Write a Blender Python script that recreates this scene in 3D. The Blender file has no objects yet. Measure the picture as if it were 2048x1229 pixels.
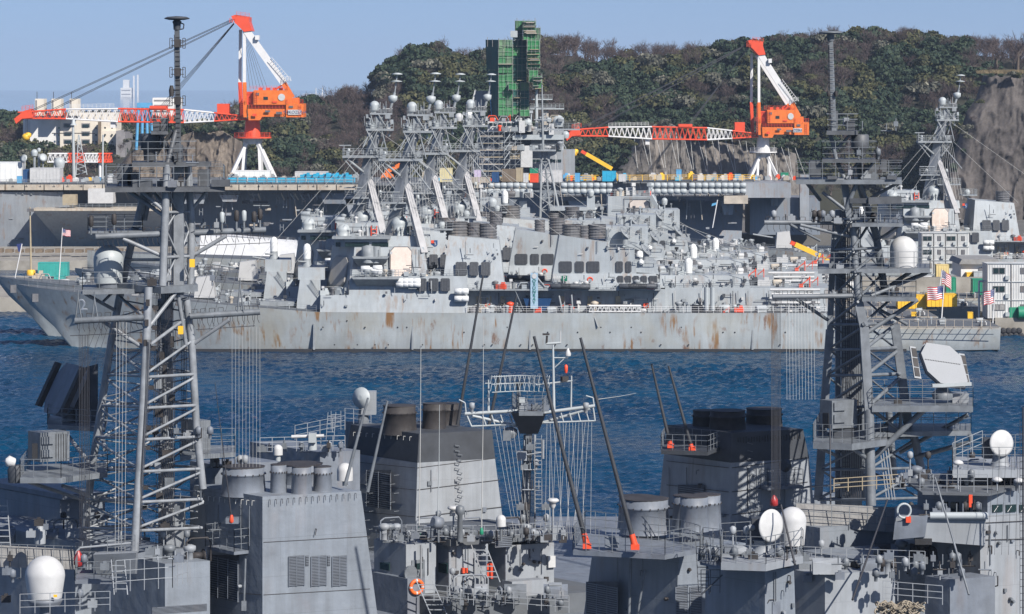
import bpy, math, random
import numpy as np
from mathutils import Vector, Matrix, noise as mnoise

# ---------------------------------------------------------------- camera, light
F, H, HY, CX = 6400.0, 43.0, 163.0, 1024.0      # focal length in photo pixels, eye height, horizon row
sc = bpy.context.scene
cam = bpy.data.objects.new('camera', bpy.data.cameras.new('camera'))
sc.collection.objects.link(cam); sc.camera = cam
cam.location = (0, 0, H); cam.rotation_euler = (math.pi/2, 0, 0)
cam.data.sensor_width = 36; cam.data.lens = F/2048*36
cam.data.shift_y = -(614.5-HY)/2048
cam.data.clip_start = 5; cam.data.clip_end = 20000
SUN_AZ, SUN_EL = math.radians(37), math.radians(38)   # sun to the right of straight behind the eye
w = bpy.data.worlds.new('World'); sc.world = w; w.use_nodes = True
nt = w.node_tree; nt.nodes.clear()
out = nt.nodes.new('ShaderNodeOutputWorld'); bg = nt.nodes.new('ShaderNodeBackground')
sky = nt.nodes.new('ShaderNodeTexSky'); sky.sky_type = 'NISHITA'; sky.sun_disc = False
sky.sun_elevation = SUN_EL; sky.sun_rotation = math.pi - SUN_AZ
sky.altitude = 0; sky.air_density = 1.0; sky.dust_density = 0.3; sky.ozone_density = 3.0
tc = nt.nodes.new('ShaderNodeTexCoord')
# the clear winter sky stays blue down to the horizon: look a little higher into the sky model everywhere
ad = nt.nodes.new('ShaderNodeVectorMath'); ad.operation = 'ADD'; ad.inputs[1].default_value = (0, 0, 0.13)
nm = nt.nodes.new('ShaderNodeVectorMath'); nm.operation = 'NORMALIZE'
hs = nt.nodes.new('ShaderNodeHueSaturation'); hs.inputs['Saturation'].default_value = 1.05; hs.inputs['Hue'].default_value = 0.512; hs.inputs['Value'].default_value = 1.0
nt.links.new(tc.outputs['Generated'], ad.inputs[0]); nt.links.new(ad.outputs[0], nm.inputs[0])
nt.links.new(nm.outputs[0], sky.inputs['Vector']); nt.links.new(sky.outputs[0], hs.inputs['Color'])
nt.links.new(hs.outputs[0], bg.inputs['Color']); bg.inputs['Strength'].default_value = 0.062
nt.links.new(bg.outputs[0], out.inputs['Surface'])
sl = bpy.data.lights.new('sun', 'SUN'); sl.energy = 3.9; sl.angle = math.radians(0.5); sl.color = (1.0, 0.95, 0.89)
so = bpy.data.objects.new('sun', sl); sc.collection.objects.link(so)
sdir = Vector((math.sin(SUN_AZ)*math.cos(SUN_EL), -math.cos(SUN_AZ)*math.cos(SUN_EL), math.sin(SUN_EL)))
so.rotation_euler = sdir.to_track_quat('Z', 'Y').to_euler(); so.location = (60, -60, 120)
sc.view_settings.view_transform = 'Standard'; sc.view_settings.look = 'None'
sc.view_settings.exposure = 0.76; sc.view_settings.gamma = 1.0; sc.view_settings.use_curve_mapping = False
sc.render.engine = 'CYCLES'
sc.cycles.max_bounces = 5; sc.cycles.diffuse_bounces = 1; sc.cycles.glossy_bounces = 2
sc.cycles.transparent_max_bounces = 6; sc.cycles.volume_bounces = 0; sc.cycles.use_denoising = True

R = random.Random(7)
def P(x, y, D):
    """the point of the place that the photograph shows at pixel (x, y), D metres away"""
    return Vector(((x-CX)*D/F, D, H-(y-HY)*D/F))
def WX(x, D): return (x-CX)*D/F
def WZ(y, D): return H-(y-HY)*D/F

# ---------------------------------------------------------------- materials
def _n(nt, t, **k):
    n = nt.nodes.new(t)
    for a, b in k.items():
        if a in n.inputs: n.inputs[a].default_value = b
        else: setattr(n, a, b)
    return n
MATS = {}
def mat(name, col, rough=0.6, metal=0.0, var=0.12, nscale=0.6, rust=0.0, streak=0.0, bump=0.0, bscale=4.0,
        island=None, dirt=0.0, spec=0.5, panel=0.0):
    if name in MATS: return MATS[name]
    m = bpy.data.materials.new(name); m.use_nodes = True; t = m.node_tree; L = t.links
    b = t.nodes['Principled BSDF']; b.inputs['Roughness'].default_value = rough; b.inputs['Metallic'].default_value = metal
    b.inputs['Specular IOR Level'].default_value = spec
    geo = _n(t, 'ShaderNodeNewGeometry')
    pos = geo.outputs['Position']
    rgb = _n(t, 'ShaderNodeRGB'); rgb.outputs[0].default_value = (*col, 1); cur = rgb.outputs[0]
    if island:
        cr = _n(t, 'ShaderNodeValToRGB'); e = cr.color_ramp.elements
        while len(e) < len(island): e.new(0.5)
        for i, c in enumerate(island):
            e[i].position = i/(len(island)-1); e[i].color = (*c, 1)
        L.new(geo.outputs['Random Per Island'], cr.inputs[0]); cur = cr.outputs[0]
    def mapped(scale):
        mp = _n(t, 'ShaderNodeMapping'); mp.inputs['Scale'].default_value = scale
        L.new(pos, mp.inputs['Vector']); return mp.outputs[0]
    def mix(a, bcol, fac, mode='MIX'):
        mx = _n(t, 'ShaderNodeMix', data_type='RGBA', blend_type=mode)
        L.new(a, mx.inputs['A'])
        if isinstance(bcol, tuple): mx.inputs['B'].default_value = (*bcol, 1)
        else: L.new(bcol, mx.inputs['B'])
        if isinstance(fac, float): mx.inputs['Factor'].default_value = fac
        else: L.new(fac, mx.inputs['Factor'])
        return mx.outputs['Result']
    def nz(scale, vec, detail=4.0, lo=0.4, hi=0.6, a=0.0, c=1.0):
        n = _n(t, 'ShaderNodeTexNoise', Scale=scale, Detail=detail, Roughness=0.6); L.new(vec, n.inputs['Vector'])
        r = _n(t, 'ShaderNodeMapRange'); L.new(n.outputs['Fac'], r.inputs['Value'])
        for k, v in zip(('From Min', 'From Max', 'To Min', 'To Max'), (lo, hi, a, c)): r.inputs[k].default_value = v
        return r.outputs['Result']
    if var > 0:
        v = nz(nscale, pos, 5.0, 0.3, 0.7, 1-var, 1+var)
        cb = _n(t, 'ShaderNodeCombineColor'); [L.new(v, cb.inputs[i]) for i in range(3)]
        cur = mix(cur, cb.outputs[0], 1.0, 'MULTIPLY')
    if streak > 0:   # weather runs down the plating
        s = nz(1.0, mapped((1.6, 1.6, 0.12)), 5.0, 0.42, 0.75, 0.0, streak)
        cur = mix(cur, (col[0]*0.55, col[1]*0.53, col[2]*0.5), s)
    if dirt > 0:
        s = nz(0.25, pos, 6.0, 0.45, 0.7, 0.0, dirt); cur = mix(cur, (0.10, 0.085, 0.065), s)
    if rust > 0:
        s1 = nz(1.0, mapped((1.1, 1.1, 0.10)), 6.0, 0.52, 0.62, 0.0, 1.0)
        s2 = nz(0.16, pos, 3.0, 0.48, 0.62, 0.0, rust)
        mu = _n(t, 'ShaderNodeMath', operation='MULTIPLY'); L.new(s1, mu.inputs[0]); L.new(s2, mu.inputs[1])
        cur = mix(cur, (0.235, 0.13, 0.055), mu.outputs[0])
        s5 = nz(0.12, mapped((1, 1, 0.7)), 5.0, 0.52, 0.70, 0.0, rust*0.35); cur = mix(cur, (0.36, 0.30, 0.18), s5)
        s3 = nz(0.45, mapped((1, 1, 0.5)), 7.0, 0.62, 0.69, 0.0, rust*0.8); cur = mix(cur, (0.16, 0.07, 0.03), s3)
    if panel > 0:    # faint weld seams of the plating
        br = _n(t, 'ShaderNodeTexBrick', Scale=1.0); br.offset = 0.5
        br.inputs['Color1'].default_value = br.inputs['Color2'].default_value = (1, 1, 1, 1)
        br.inputs['Mortar'].default_value = (0.72, 0.72, 0.72, 1)
        br.inputs['Mortar Size'].default_value = 0.012; br.inputs['Brick Width'].default_value = 6.0; br.inputs['Row Height'].default_value = 2.4
        sx = _n(t, 'ShaderNodeSeparateXYZ'); L.new(pos, sx.inputs[0])
        su = _n(t, 'ShaderNodeMath', operation='ADD'); L.new(sx.outputs[0], su.inputs[0]); L.new(sx.outputs[1], su.inputs[1])
        cx = _n(t, 'ShaderNodeCombineXYZ'); L.new(su.outputs[0], cx.inputs[0]); L.new(sx.outputs[2], cx.inputs[1])
        L.new(cx.outputs[0], br.inputs['Vector']); cur = mix(cur, br.outputs['Color'], panel, 'MULTIPLY')
    L.new(cur, b.inputs['Base Color'])
    if bump > 0:
        n = _n(t, 'ShaderNodeTexNoise', Scale=bscale, Detail=4.0); L.new(pos, n.inputs['Vector'])
        bp = _n(t, 'ShaderNodeBump', Strength=bump, Distance=0.2); L.new(n.outputs['Fac'], bp.inputs['Height'])
        L.new(bp.outputs[0], b.inputs['Normal'])
    MATS[name] = m; return m

M_NEAR  = mat('grey_paint_near', (0.155, 0.175, 0.205), 0.55, var=0.16, nscale=0.9, streak=0.5, bump=0.25, bscale=0.9, rust=0.12, panel=0.3)
M_NEARP = mat('grey_plating_near', (0.195, 0.22, 0.25), 0.5, var=0.14, nscale=0.5, streak=0.5, bump=0.35, bscale=0.8, panel=0.9, rust=0.12)
M_PALE  = mat('pale_grey_plating', (0.27, 0.29, 0.31), 0.55, var=0.14, nscale=0.5, streak=0.45, rust=0.15, bump=0.12, bscale=0.6, panel=0.7)
M_MAST  = mat('mast_grey_paint', (0.15, 0.165, 0.18), 0.5, var=0.25, nscale=1.5, streak=0.4)  # kept dark so the right mast's square legs carry their shaded left sides
M_TUBE  = mat('mast_tube_paint', (0.235, 0.25, 0.265), 0.45, var=0.25, nscale=1.5, streak=0.35)  # paler mast grey: bright light on the left mast's lower tubes, put into colour
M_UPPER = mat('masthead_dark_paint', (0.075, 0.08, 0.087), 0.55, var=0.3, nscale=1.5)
M_SOOT  = mat('soot_black_paint', (0.045, 0.05, 0.058), 0.65, var=0.25, nscale=0.8)
M_CAP   = mat('scorched_steel', (0.034, 0.03, 0.029), 0.7, var=0.4, nscale=1.5)
M_DECK  = mat('deck_grey', (0.10, 0.11, 0.12), 0.75, var=0.18, nscale=0.7, dirt=0.3)
M_WHITE = mat('white_paint', (0.50, 0.50, 0.49), 0.5, var=0.10, nscale=1.2, streak=0.12)
M_DOME  = mat('radome_white', (0.72, 0.73, 0.71), 0.42, var=0.05, nscale=0.8)
M_DOMEG = mat('radome_grey', (0.38, 0.41, 0.415), 0.5, var=0.07, nscale=0.8, streak=0.2)
M_HULL  = mat('destroyer_hull_paint', (0.36, 0.39, 0.395), 0.5, var=0.16, nscale=0.2, rust=1.0, streak=0.35, bump=0.1, bscale=0.5, panel=0.5)
M_HOUSE = mat('destroyer_house_paint', (0.33, 0.36, 0.375), 0.55, var=0.12, nscale=0.3, rust=0.45, streak=0.35, bump=0.12, bscale=0.5, panel=0.35)
M_HOUSE2= mat('destroyer_fitting_paint', (0.25, 0.27, 0.28), 0.55, var=0.2, nscale=0.8, streak=0.3)
M_PANEL = mat('radar_face_buff', (0.50, 0.44, 0.39), 0.6, var=0.08, nscale=0.8)
M_BOOM  = mat('boom_dark', (0.04, 0.042, 0.046), 0.5, var=0.2, nscale=1.5)
M_LOUV  = mat('louvre_dark', (0.055, 0.06, 0.068), 0.6, var=0.25, nscale=3)
M_RING  = mat('exhaust_dark', (0.115, 0.115, 0.12), 0.55, var=0.25, nscale=1.2, rust=0.3)
M_CARR  = mat('carrier_hull_paint', (0.17, 0.195, 0.225), 0.6, var=0.14, nscale=0.08, rust=0.4, streak=0.4, panel=0.35)
M_CARR2 = mat('carrier_side_pale', (0.26, 0.28, 0.30), 0.6, var=0.14, nscale=0.12, rust=0.5, streak=0.4, panel=0.3)
M_EDGE  = mat('deck_edge_buff', (0.42, 0.37, 0.30), 0.7, var=0.25, nscale=0.4, rust=0.5)
M_ORANGE= mat('crane_orange', (0.72, 0.16, 0.02), 0.5, var=0.14, nscale=0.5, streak=0.3, panel=0.5)
M_RED   = mat('red_orange_paint', (0.70, 0.075, 0.025), 0.45, var=0.08)
M_CRWH  = mat('crane_white', (0.66, 0.655, 0.64), 0.45, var=0.05)
M_GLASS = mat('window_glass_dark', (0.015, 0.03, 0.03), 0.12, var=0.0)
M_BLACK = mat('black_rubber', (0.02, 0.02, 0.022), 0.7, var=0.2)
M_CABLE = mat('dark_cable', (0.035, 0.035, 0.04), 0.6, var=0.0)
M_WIRE  = mat('pale_wire', (0.42, 0.42, 0.40), 0.5, var=0.0)
M_BLUE  = mat('blue_tarpaulin', (0.02, 0.33, 0.52), 0.5, var=0.15, nscale=0.7, bump=0.4, bscale=1.5)
M_YEL   = mat('yellow_paint', (0.78, 0.46, 0.03), 0.5, var=0.1)
M_GREEN = mat('green_paint', (0.015, 0.22, 0.12), 0.5, var=0.12)
M_TEAL  = mat('teal_container_paint', (0.04, 0.34, 0.30), 0.5, var=0.12, rust=0.2)
M_TAN   = mat('tan_paint', (0.36, 0.30, 0.20), 0.6, var=0.15)
M_BROWN = mat('brown_canvas', (0.17, 0.13, 0.09), 0.8, var=0.2)
M_CANVAS= mat('canvas_grey', (0.24, 0.235, 0.225), 0.8, var=0.15, nscale=1.2, bump=0.5, bscale=1.5)
M_CONC  = mat('concrete', (0.30, 0.28, 0.24), 0.85, var=0.2, nscale=0.3, dirt=0.5)
M_ASPH  = mat('quay_asphalt', (0.12, 0.115, 0.105), 0.9, var=0.2, nscale=0.1, dirt=0.4)
M_LBLUE = mat('light_blue_paint', (0.10, 0.33, 0.55), 0.5, var=0.1)
M_NAVY  = mat('navy_blue_paint', (0.015, 0.06, 0.16), 0.5, var=0.1)

# ---------------------------------------------------------------- mesh building
COL = sc.collection
WO = {}                                            # world origin of each object
class MB:
    def __init__(s): s.v = []; s.f = []; s.sm = []
    def add(s, vs, fs, smooth=False):
        o = len(s.v); s.v += [tuple(v) for v in vs]; s.f += [tuple(i+o for i in f) for f in fs]; s.sm += [smooth]*len(fs); return s
    def hexa(s, b, t):                              # bottom quad and top quad, same winding
        n = len(b)
        return s.add(list(b)+list(t), [tuple(range(n))[::-1], tuple(range(n, 2*n))] + [(i, (i+1) % n, n+(i+1) % n, n+i) for i in range(n)])
    def box(s, c, d, rz=0.0, tap=1.0):
        hx, hy, hz = d[0]/2, d[1]/2, d[2]/2; ca, sa = math.cos(rz), math.sin(rz)
        def q(x, y, z): return (c[0]+x*ca-y*sa, c[1]+x*sa+y*ca, c[2]+z)
        return s.hexa([q(-hx, -hy, -hz), q(hx, -hy, -hz), q(hx, hy, -hz), q(-hx, hy, -hz)],
                      [q(-hx*tap, -hy*tap, hz), q(hx*tap, -hy*tap, hz), q(hx*tap, hy*tap, hz), q(-hx*tap, hy*tap, hz)])
    def bx(s, x0, y0, x1, y1, D, dep, rise=0.0):    # box seen at pixels, front face at D, dep metres deep
        a, b = P(x0, y1, D), P(x1, y0, D)
        return s.box(((a.x+b.x)/2, D+dep/2, (a.z+b.z)/2), (b.x-a.x, dep, b.z-a.z))
    def bar(s, p, q, r, n=6, r2=None, cap=True):
        p, q = Vector(p), Vector(q); r2 = r if r2 is None else r2
        a = (q-p)
        if a.length < 1e-6: return s
        a.normalize(); u = a.orthogonal().normalized(); v = a.cross(u)
        ring = lambda c, rr: [c+(u*math.cos(k*2*math.pi/n)+v*math.sin(k*2*math.pi/n))*rr for k in range(n)]
        vs = ring(p, r)+ring(q, r2)
        s.add(vs, [(i, (i+1) % n, n+(i+1) % n, n+i) for i in range(n)], n > 4)
        if cap: s.add(vs, [tuple(range(n))[::-1], tuple(range(n, 2*n))])
        return s
    def sq(s, p, q, w, h=None):                     # rectangular member
        p, q = Vector(p), Vector(q); h = h or w; a = (q-p).normalized()
        up = Vector((0, 0, 1)) if abs(a.z) < 0.95 else Vector((0, 1, 0))
        u = a.cross(up).normalized()*w/2; v = u.cross(a).normalized()*h/2
        c = lambda o: [o-u-v, o+u-v, o+u+v, o-u+v]
        return s.hexa(c(p), c(q))
    def path(s, pts, r, n=5):
        for a, b in zip(pts, pts[1:]): s.bar(a, b, r, n)
        return s
    def lathe(s, c, prof, n=16, ax=(0, 0, 1), smooth=True, cap=True):
        c = Vector(c); a = Vector(ax).normalized(); u = a.orthogonal().normalized(); v = a.cross(u)
        vs = []; 
        for r, z in prof:
            for k in range(n):
                t = k*2*math.pi/n; vs.append(c+a*z+(u*math.cos(t)+v*math.sin(t))*max(r, 1e-3))
        m = len(prof)
        s.add(vs, [(j*n+i, j*n+(i+1) % n, (j+1)*n+(i+1) % n, (j+1)*n+i) for j in range(m-1) for i in range(n)], smooth)
        if cap: s.add(vs, [tuple(range(n))[::-1], tuple(range((m-1)*n, m*n))])
        return s
    def sil(s, pts, D, dep, D2=None):               # silhouette polygon (photo pixels) extruded dep metres deep
        b = [P(x, y, D) for x, y in pts]
        n = len(b); t = [v+Vector((0, dep, 0)) for v in b]
        return s.add(b+t, [tuple(range(n)), tuple(range(n, 2*n))[::-1]]+[(i, n+i, n+(i+1) % n, (i+1) % n) for i in range(n)])
    def rail(s, pts, h=1.1, step=1.5, r=0.03, rows=3):
        for a, b in zip(pts, pts[1:]):
            a, b = Vector(a), Vector(b); n = max(1, round((b-a).length/step))
            for i in range(n+1):
                p = a.lerp(b, i/n); s.bar(p, p+Vector((0, 0, h)), r, 4, cap=False)
            for k in range(rows):
                z = Vector((0, 0, h*(k+1)/rows)); s.bar(a+z, b+z, r*0.8, 4, cap=False)
        return s
    def ladder(s, p, q, w=0.45, step=0.35, r=0.025, side=(1, 0, 0)):
        p, q = Vector(p), Vector(q); sd = Vector(side).normalized()*w/2; n = max(2, int((q-p).length/step))
        s.bar(p-sd, q-sd, r, 4); s.bar(p+sd, q+sd, r, 4)
        for i in range(1, n): c = p.lerp(q, i/n); s.bar(c-sd, c+sd, r, 4, cap=False)
        return s
    def truss(s, p0, q0, p1, q1, n, r, rc=None, wide=None):
        """planar lattice between chord p0-q0 (bottom) and p1-q1 (top); wide gives a second plane behind"""
        rc = rc or r*1.6; w = Vector(wide) if wide else None
        p0, q0, p1, q1 = map(Vector, (p0, q0, p1, q1))
        for o in ([Vector((0, 0, 0))]+([w] if w else [])):
            s.bar(p0+o, q0+o, rc, 5); s.bar(p1+o, q1+o, rc, 5)
            for i in range(n):
                a, b = p0.lerp(q0, i/n), p1.lerp(q1, (i+0.5)/n); c = p0.lerp(q0, (i+1)/n)
                s.bar(a+o, b+o, r, 4, cap=False); s.bar(b+o, c+o, r, 4, cap=False)
        if w:
            for i in range(n+1):
                a, b = p0.lerp(q0, i/n), p1.lerp(q1, i/n)
                s.bar(a, a+w, r, 4, cap=False); s.bar(b, b+w, r, 4, cap=False)
        return s
    def mesh(s, name, m, origin=(0, 0, 0)):
        me = bpy.data.meshes.new(name); o = Vector(origin)
        me.from_pydata([(v[0]-o.x, v[1]-o.y, v[2]-o.z) for v in s.v], [], s.f)
        me.polygons.foreach_set('use_smooth', s.sm); me.materials.append(m); me.update(); return me
    def build(s, name, m, parent=None, label=None, kind=None, cat=None, group=None):
        o0 = WO.get(parent.name, Vector((0, 0, 0))) if parent else Vector((0, 0, 0))
        o = bpy.data.objects.new(name, s.mesh(name, m, o0)); COL.objects.link(o); o.parent = parent
        if label: o['label'] = label
        if kind: o['kind'] = kind
        if cat: o['category'] = cat
        if group: o['group'] = group
        WO[o.name] = o0.copy(); return o
def thing(name, label, cat, loc=(0, 0, 0), group=None):
    o = bpy.data.objects.new(name, None); COL.objects.link(o); o.location = loc; o.empty_display_size = 1
    o['label'] = label; o['category'] = cat
    if group: o['group'] = group
    WO[o.name] = Vector(loc); return o
def inst(name, me, parent, loc, rz=0.0, sc_=None):
    """another piece that shares mesh data; loc in world metres"""
    o = bpy.data.objects.new(name, me); COL.objects.link(o); o.parent = parent
    o.location = Vector(loc)-(WO.get(parent.name, Vector()) if parent else Vector()); o.rotation_euler = (0, 0, rz)
    if sc_: o.scale = sc_
    return o
def copy_tree(o, parent=None, label=None, group=None):
    c = o.copy(); COL.objects.link(c); c.parent = parent; c.matrix_parent_inverse = o.matrix_parent_inverse.copy()
    if label: c['label'] = label
    if group: c['group'] = group
    WO[c.name] = WO.get(o.name, Vector()).copy()
    for ch in list(o.children): copy_tree(ch, c)
    return c
def text(body, name, loc, size, m, parent=None, rot=(math.pi/2, 0, 0), depth=0.02, align='CENTER', vertical=False):
    cu = bpy.data.curves.new(name, 'FONT'); cu.body = '\n'.join(body) if vertical else body
    cu.size = size; cu.extrude = depth; cu.align_x = align; cu.align_y = 'CENTER'; cu.space_line = 0.8; cu.materials.append(m)
    o = bpy.data.objects.new(name, cu); COL.objects.link(o); o.rotation_euler = rot; o.parent = parent
    o.location = Vector(loc)-(WO.get(parent.name, Vector()) if parent else Vector())
    me = bpy.data.meshes.new_from_object(o); n = bpy.data.objects.new(name, me); COL.objects.link(n); n.parent = parent   # letters as a plain mesh
    n.location = o.location; n.rotation_euler = o.rotation_euler; bpy.data.objects.remove(o); return n
def bar_p(mb, a, b, r, n=6, r2=None): return mb.bar(P(*a), P(*b), r, n, r2)
def dome(c, r, h=None, m=None, n=18, neck=None, flare=0.0):
    """radome: hemisphere of radius r on a skirt of height h that tapers by flare towards its foot"""
    mb = MB(); h = r*1.0 if h is None else h; pr = [(r*(1-flare), -h), (r, 0)]
    if neck: pr = [(neck, -h*1.35), (neck, -h)]+pr
    for k in range(1, 8): a = k*math.pi/2/7; pr.append((r*math.cos(a), r*math.sin(a)))
    return mb.lathe(c, pr, n)
def oct_panel(c, w, h, normal, cut=0.3, t=0.12, grow=1.0):
    """flat eight-sided radar face standing proud of a wall"""
    n = Vector(normal).normalized(); u = Vector((0, 0, 1)).cross(n).normalized(); v = n.cross(u).normalized()
    W, Hh = w/2*grow, h/2*grow; cw, ch = W*cut*1.2, Hh*cut
    pts = [(-W, -Hh+ch), (-W+cw, -Hh), (W-cw, -Hh), (W, -Hh+ch), (W, Hh-ch), (W-cw, Hh), (-W+cw, Hh), (-W, Hh-ch)]
    c = Vector(c); b = [c+u*x+v*y for x, y in pts]
    return MB().hexa(b, [p+n*t for p in b])
# ================================================================ water, land, hills
wm = bpy.data.materials.new('harbour_water'); wm.use_nodes = True; t = wm.node_tree; b = t.nodes['Principled BSDF']
b.inputs['Base Color'].default_value = (0.002, 0.034, 0.076, 1); b.inputs['Roughness'].default_value = 0.10; b.inputs['IOR'].default_value = 1.33; b.inputs['Specular IOR Level'].default_value = 0.14
g = _n(t, 'ShaderNodeNewGeometry'); hsum = None
for scl, dist, wgt in ((0.5, 0, 0.55), (1.5, 0, 0.40), (4.0, 0, 0.16)):
    mp = _n(t, 'ShaderNodeMapping'); mp.inputs['Scale'].default_value = (scl*0.8, scl*1.25, 1); mp.inputs['Rotation'].default_value = (0, 0, 0.35*scl)
    n = _n(t, 'ShaderNodeTexNoise', Scale=1.0, Detail=2.5, Roughness=0.55)
    t.links.new(g.outputs['Position'], mp.inputs[0]); t.links.new(mp.outputs[0], n.inputs['Vector'])
    mu = _n(t, 'ShaderNodeMath', operation='MULTIPLY'); mu.inputs[1].default_value = wgt; t.links.new(n.outputs['Fac'], mu.inputs[0])
    if hsum is None: hsum = mu
    else:
        a = _n(t, 'ShaderNodeMath', operation='ADD'); t.links.new(hsum.outputs[0], a.inputs[0]); t.links.new(mu.outputs[0], a.inputs[1]); hsum = a
bp = _n(t, 'ShaderNodeBump', Strength=1.0, Distance=0.5); t.links.new(hsum.outputs[0], bp.inputs['Height']); t.links.new(bp.outputs[0], b.inputs['Normal'])
pn_ = _n(t, 'ShaderNodeTexNoise', Scale=0.022, Detail=4.0); pm_ = _n(t, 'ShaderNodeMapping'); pm_.inputs['Scale'].default_value = (0.7, 1.6, 1); t.links.new(g.outputs['Position'], pm_.inputs[0]); t.links.new(pm_.outputs[0], pn_.inputs['Vector'])
pr2 = _n(t, 'ShaderNodeMapRange'); t.links.new(pn_.outputs['Fac'], pr2.inputs['Value'])   # gusts roughen the surface in patches
for a_, v_ in zip(('From Min', 'From Max', 'To Min', 'To Max'), (.38, .62, .05, .20)): pr2.inputs[a_].default_value = v_
t.links.new(pr2.outputs[0], b.inputs['Roughness'])
cm_ = _n(t, 'ShaderNodeMix', data_type='RGBA'); cm_.inputs['A'].default_value = (0.001, 0.023, 0.062, 1); cm_.inputs['B'].default_value = (0.002, 0.045, 0.098, 1); t.links.new(pr2.outputs[0], cm_.inputs['Factor'])
pr3 = _n(t, 'ShaderNodeMapRange'); t.links.new(pn_.outputs['Fac'], pr3.inputs['Value']); pr3.inputs['From Min'].default_value = .35; pr3.inputs['From Max'].default_value = .65; t.links.new(pr3.outputs[0], cm_.inputs['Factor']); t.links.new(cm_.outputs['Result'], b.inputs['Base Color'])
# open water with real wavelets between the ships, flat sheets beyond
rw = np.random.RandomState(4); gx = np.arange(-112, 112.1, 0.36)
gy = [212.0]
while gy[-1] < 790: gy.append(gy[-1]+0.38*(gy[-1]/300))
gy = np.array(gy); GX, GY = np.meshgrid(gx, gy); Z_ = np.zeros_like(GX)
for k in range(46):
    lam = 0.85*1.085**(k % 27)*rw.uniform(0.9, 1.1); th = math.radians(75)+rw.normal()*0.8; kk = 2*math.pi/lam
    pw = kk*(GX*math.cos(th)+GY*math.sin(th))+rw.uniform(0, 6.28)+1.6*np.sin(GX*0.05*rw.uniform(.5, 1.5)+GY*0.07*rw.uniform(.5, 1.5)+k)
    Z_ += lam*(0.034 if lam < 2.2 else 0.013)*(np.exp(np.sin(pw)*0.9)-1.2)*0.5
Z_ *= 0.75+0.35*np.sin(GX*0.045+1)*np.sin(GY*0.03)+0.2*np.sin(GX*0.11+GY*0.09)
edge = np.minimum(1, np.minimum((112-np.abs(GX))/4, np.minimum((GY-212)/4, (790-GY)/6).clip(0, 1)).clip(0, 1)); Z_ = (Z_-Z_.mean())*edge-0.0
nyy, nxx = GX.shape; wme = bpy.data.meshes.new('water'); wme.vertices.add(nyy*nxx)
wme.vertices.foreach_set('co', np.stack([GX, GY, Z_], 2).astype(np.float32).ravel())
ii = (np.arange(nyy-1)[:, None]*nxx+np.arange(nxx-1)[None, :]).ravel(); q = np.stack([ii, ii+1, ii+nxx+1, ii+nxx], 1).astype(np.int32)
wme.loops.add(q.size); wme.loops.foreach_set('vertex_index', q.ravel()); wme.polygons.add(len(q)); wme.polygons.foreach_set('loop_start', np.arange(0, q.size, 4, dtype=np.int32))
wme.update(calc_edges=True); wme.polygons.foreach_set('use_smooth', np.ones(len(q), dtype=bool)); wme.materials.append(wm)
o = bpy.data.objects.new('water', wme); COL.objects.link(o); o['kind'] = 'structure'
ye = float(gy[-1]); mb = MB()
for a_, b_, c_, d_ in ((-3000, -300, -112, 1351), (112, -300, 3000, 1351), (-112, -300, 112, 212), (-112, ye, 112, 1351)):
    mb.add([(a_, b_, 0), (c_, b_, 0), (c_, d_, 0), (a_, d_, 0)], [(0, 1, 2, 3)])
mb.build('water', wm, kind='structure')

def slab(x0, y0, x1, y1, z, name, m, z0=-4):
    return MB().box(((x0+x1)/2, (y0+y1)/2, (z+z0)/2), (x1-x0, y1-y0, z-z0)).build(name, m, kind='structure')
slab(-1500, 838, 1500, 1350, 3.0, 'ground', M_ASPH)                          # the shore behind the carrier
slab(-88, 597, 57.9, 622, 2.6, 'pier_ground', M_CONC)                          # finger pier behind the four destroyers
slab(WX(1992, 540), 541, 160, 596.9, 3.0, 'quay_ground', M_CONC)
slab(58, 597.5, 160, 655, 3.05, 'quay_ground', M_ASPH)
slab(-108, 597.02, -88.02, 665, 2.6, 'pier_ground', M_CONC)
slab(-150, 728, -60, 790, 2.2, 'quay_ground', M_CONC)                         # low quay by the carrier's bow

fs_ = mat('far_sea', (0.02, 0.06, 0.11), 0.06, var=0.0)     # the bay beyond the headland mirrors the low sky
mb = MB(); mb.add([(-9000, 1350.5, 0), (9000, 1350.5, 0), (9000, 15000, 0), (-9000, 15000, 0)], [(0, 1, 2, 3)]); mb.build('sea', fs_, kind='structure')
# ---- hills: ridge row (photo pixels, bare ground under the trees)
RID = [(-900, 262), (0, 258), (150, 262), (230, 262), (300, 270), (420, 275), (470, 240), (540, 232), (640, 226), (700, 212), (745, 206),
       (768, 165), (790, 140), (830, 128), (870, 124), (930, 138), (1000, 128), (1085, 108), (1150, 112), (1210, 126), (1250, 136), (1330, 128),
       (1400, 124), (1480, 116), (1540, 106), (1600, 96), (1680, 94), (1750, 94), (1850, 96), (1920, 102), (1960, 112), (2048, 118), (2900, 100)]
def ridge_z(X):
    px = CX+X*F/1040
    for (a, ya), (c, yc) in zip(RID, RID[1:]):
        if px <= c: return WZ(ya+(yc-ya)*(px-a)/(c-a), 1040)
    return WZ(100, 1040)
def hill_z(X, Y):
    rz = ridge_z(X); u = (Y-958)/(1040-958); u = max(0.0, min(1.0, u)); s = u**0.75
    z = 3.2+(rz-3.2)*s + (mnoise.noise(Vector((X*0.03, Y*0.03, 2)))*5.0)*(u*(1-u)*3.0)
    if Y > 1040: z = rz-(Y-1040)*0.03
    return z
xs = np.arange(-330, 331, 5.0); ys = list(np.arange(955, 1050, 4.0))+[1070, 1120, 1250]
vs = [(x, y, hill_z(x, y)) for y in ys for x in xs]; nx = len(xs)
mb = MB(); mb.add(vs, [(j*nx+i, j*nx+i+1, (j+1)*nx+i+1, (j+1)*nx+i) for j in range(len(ys)-1) for i in range(nx-1)], True)
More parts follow.
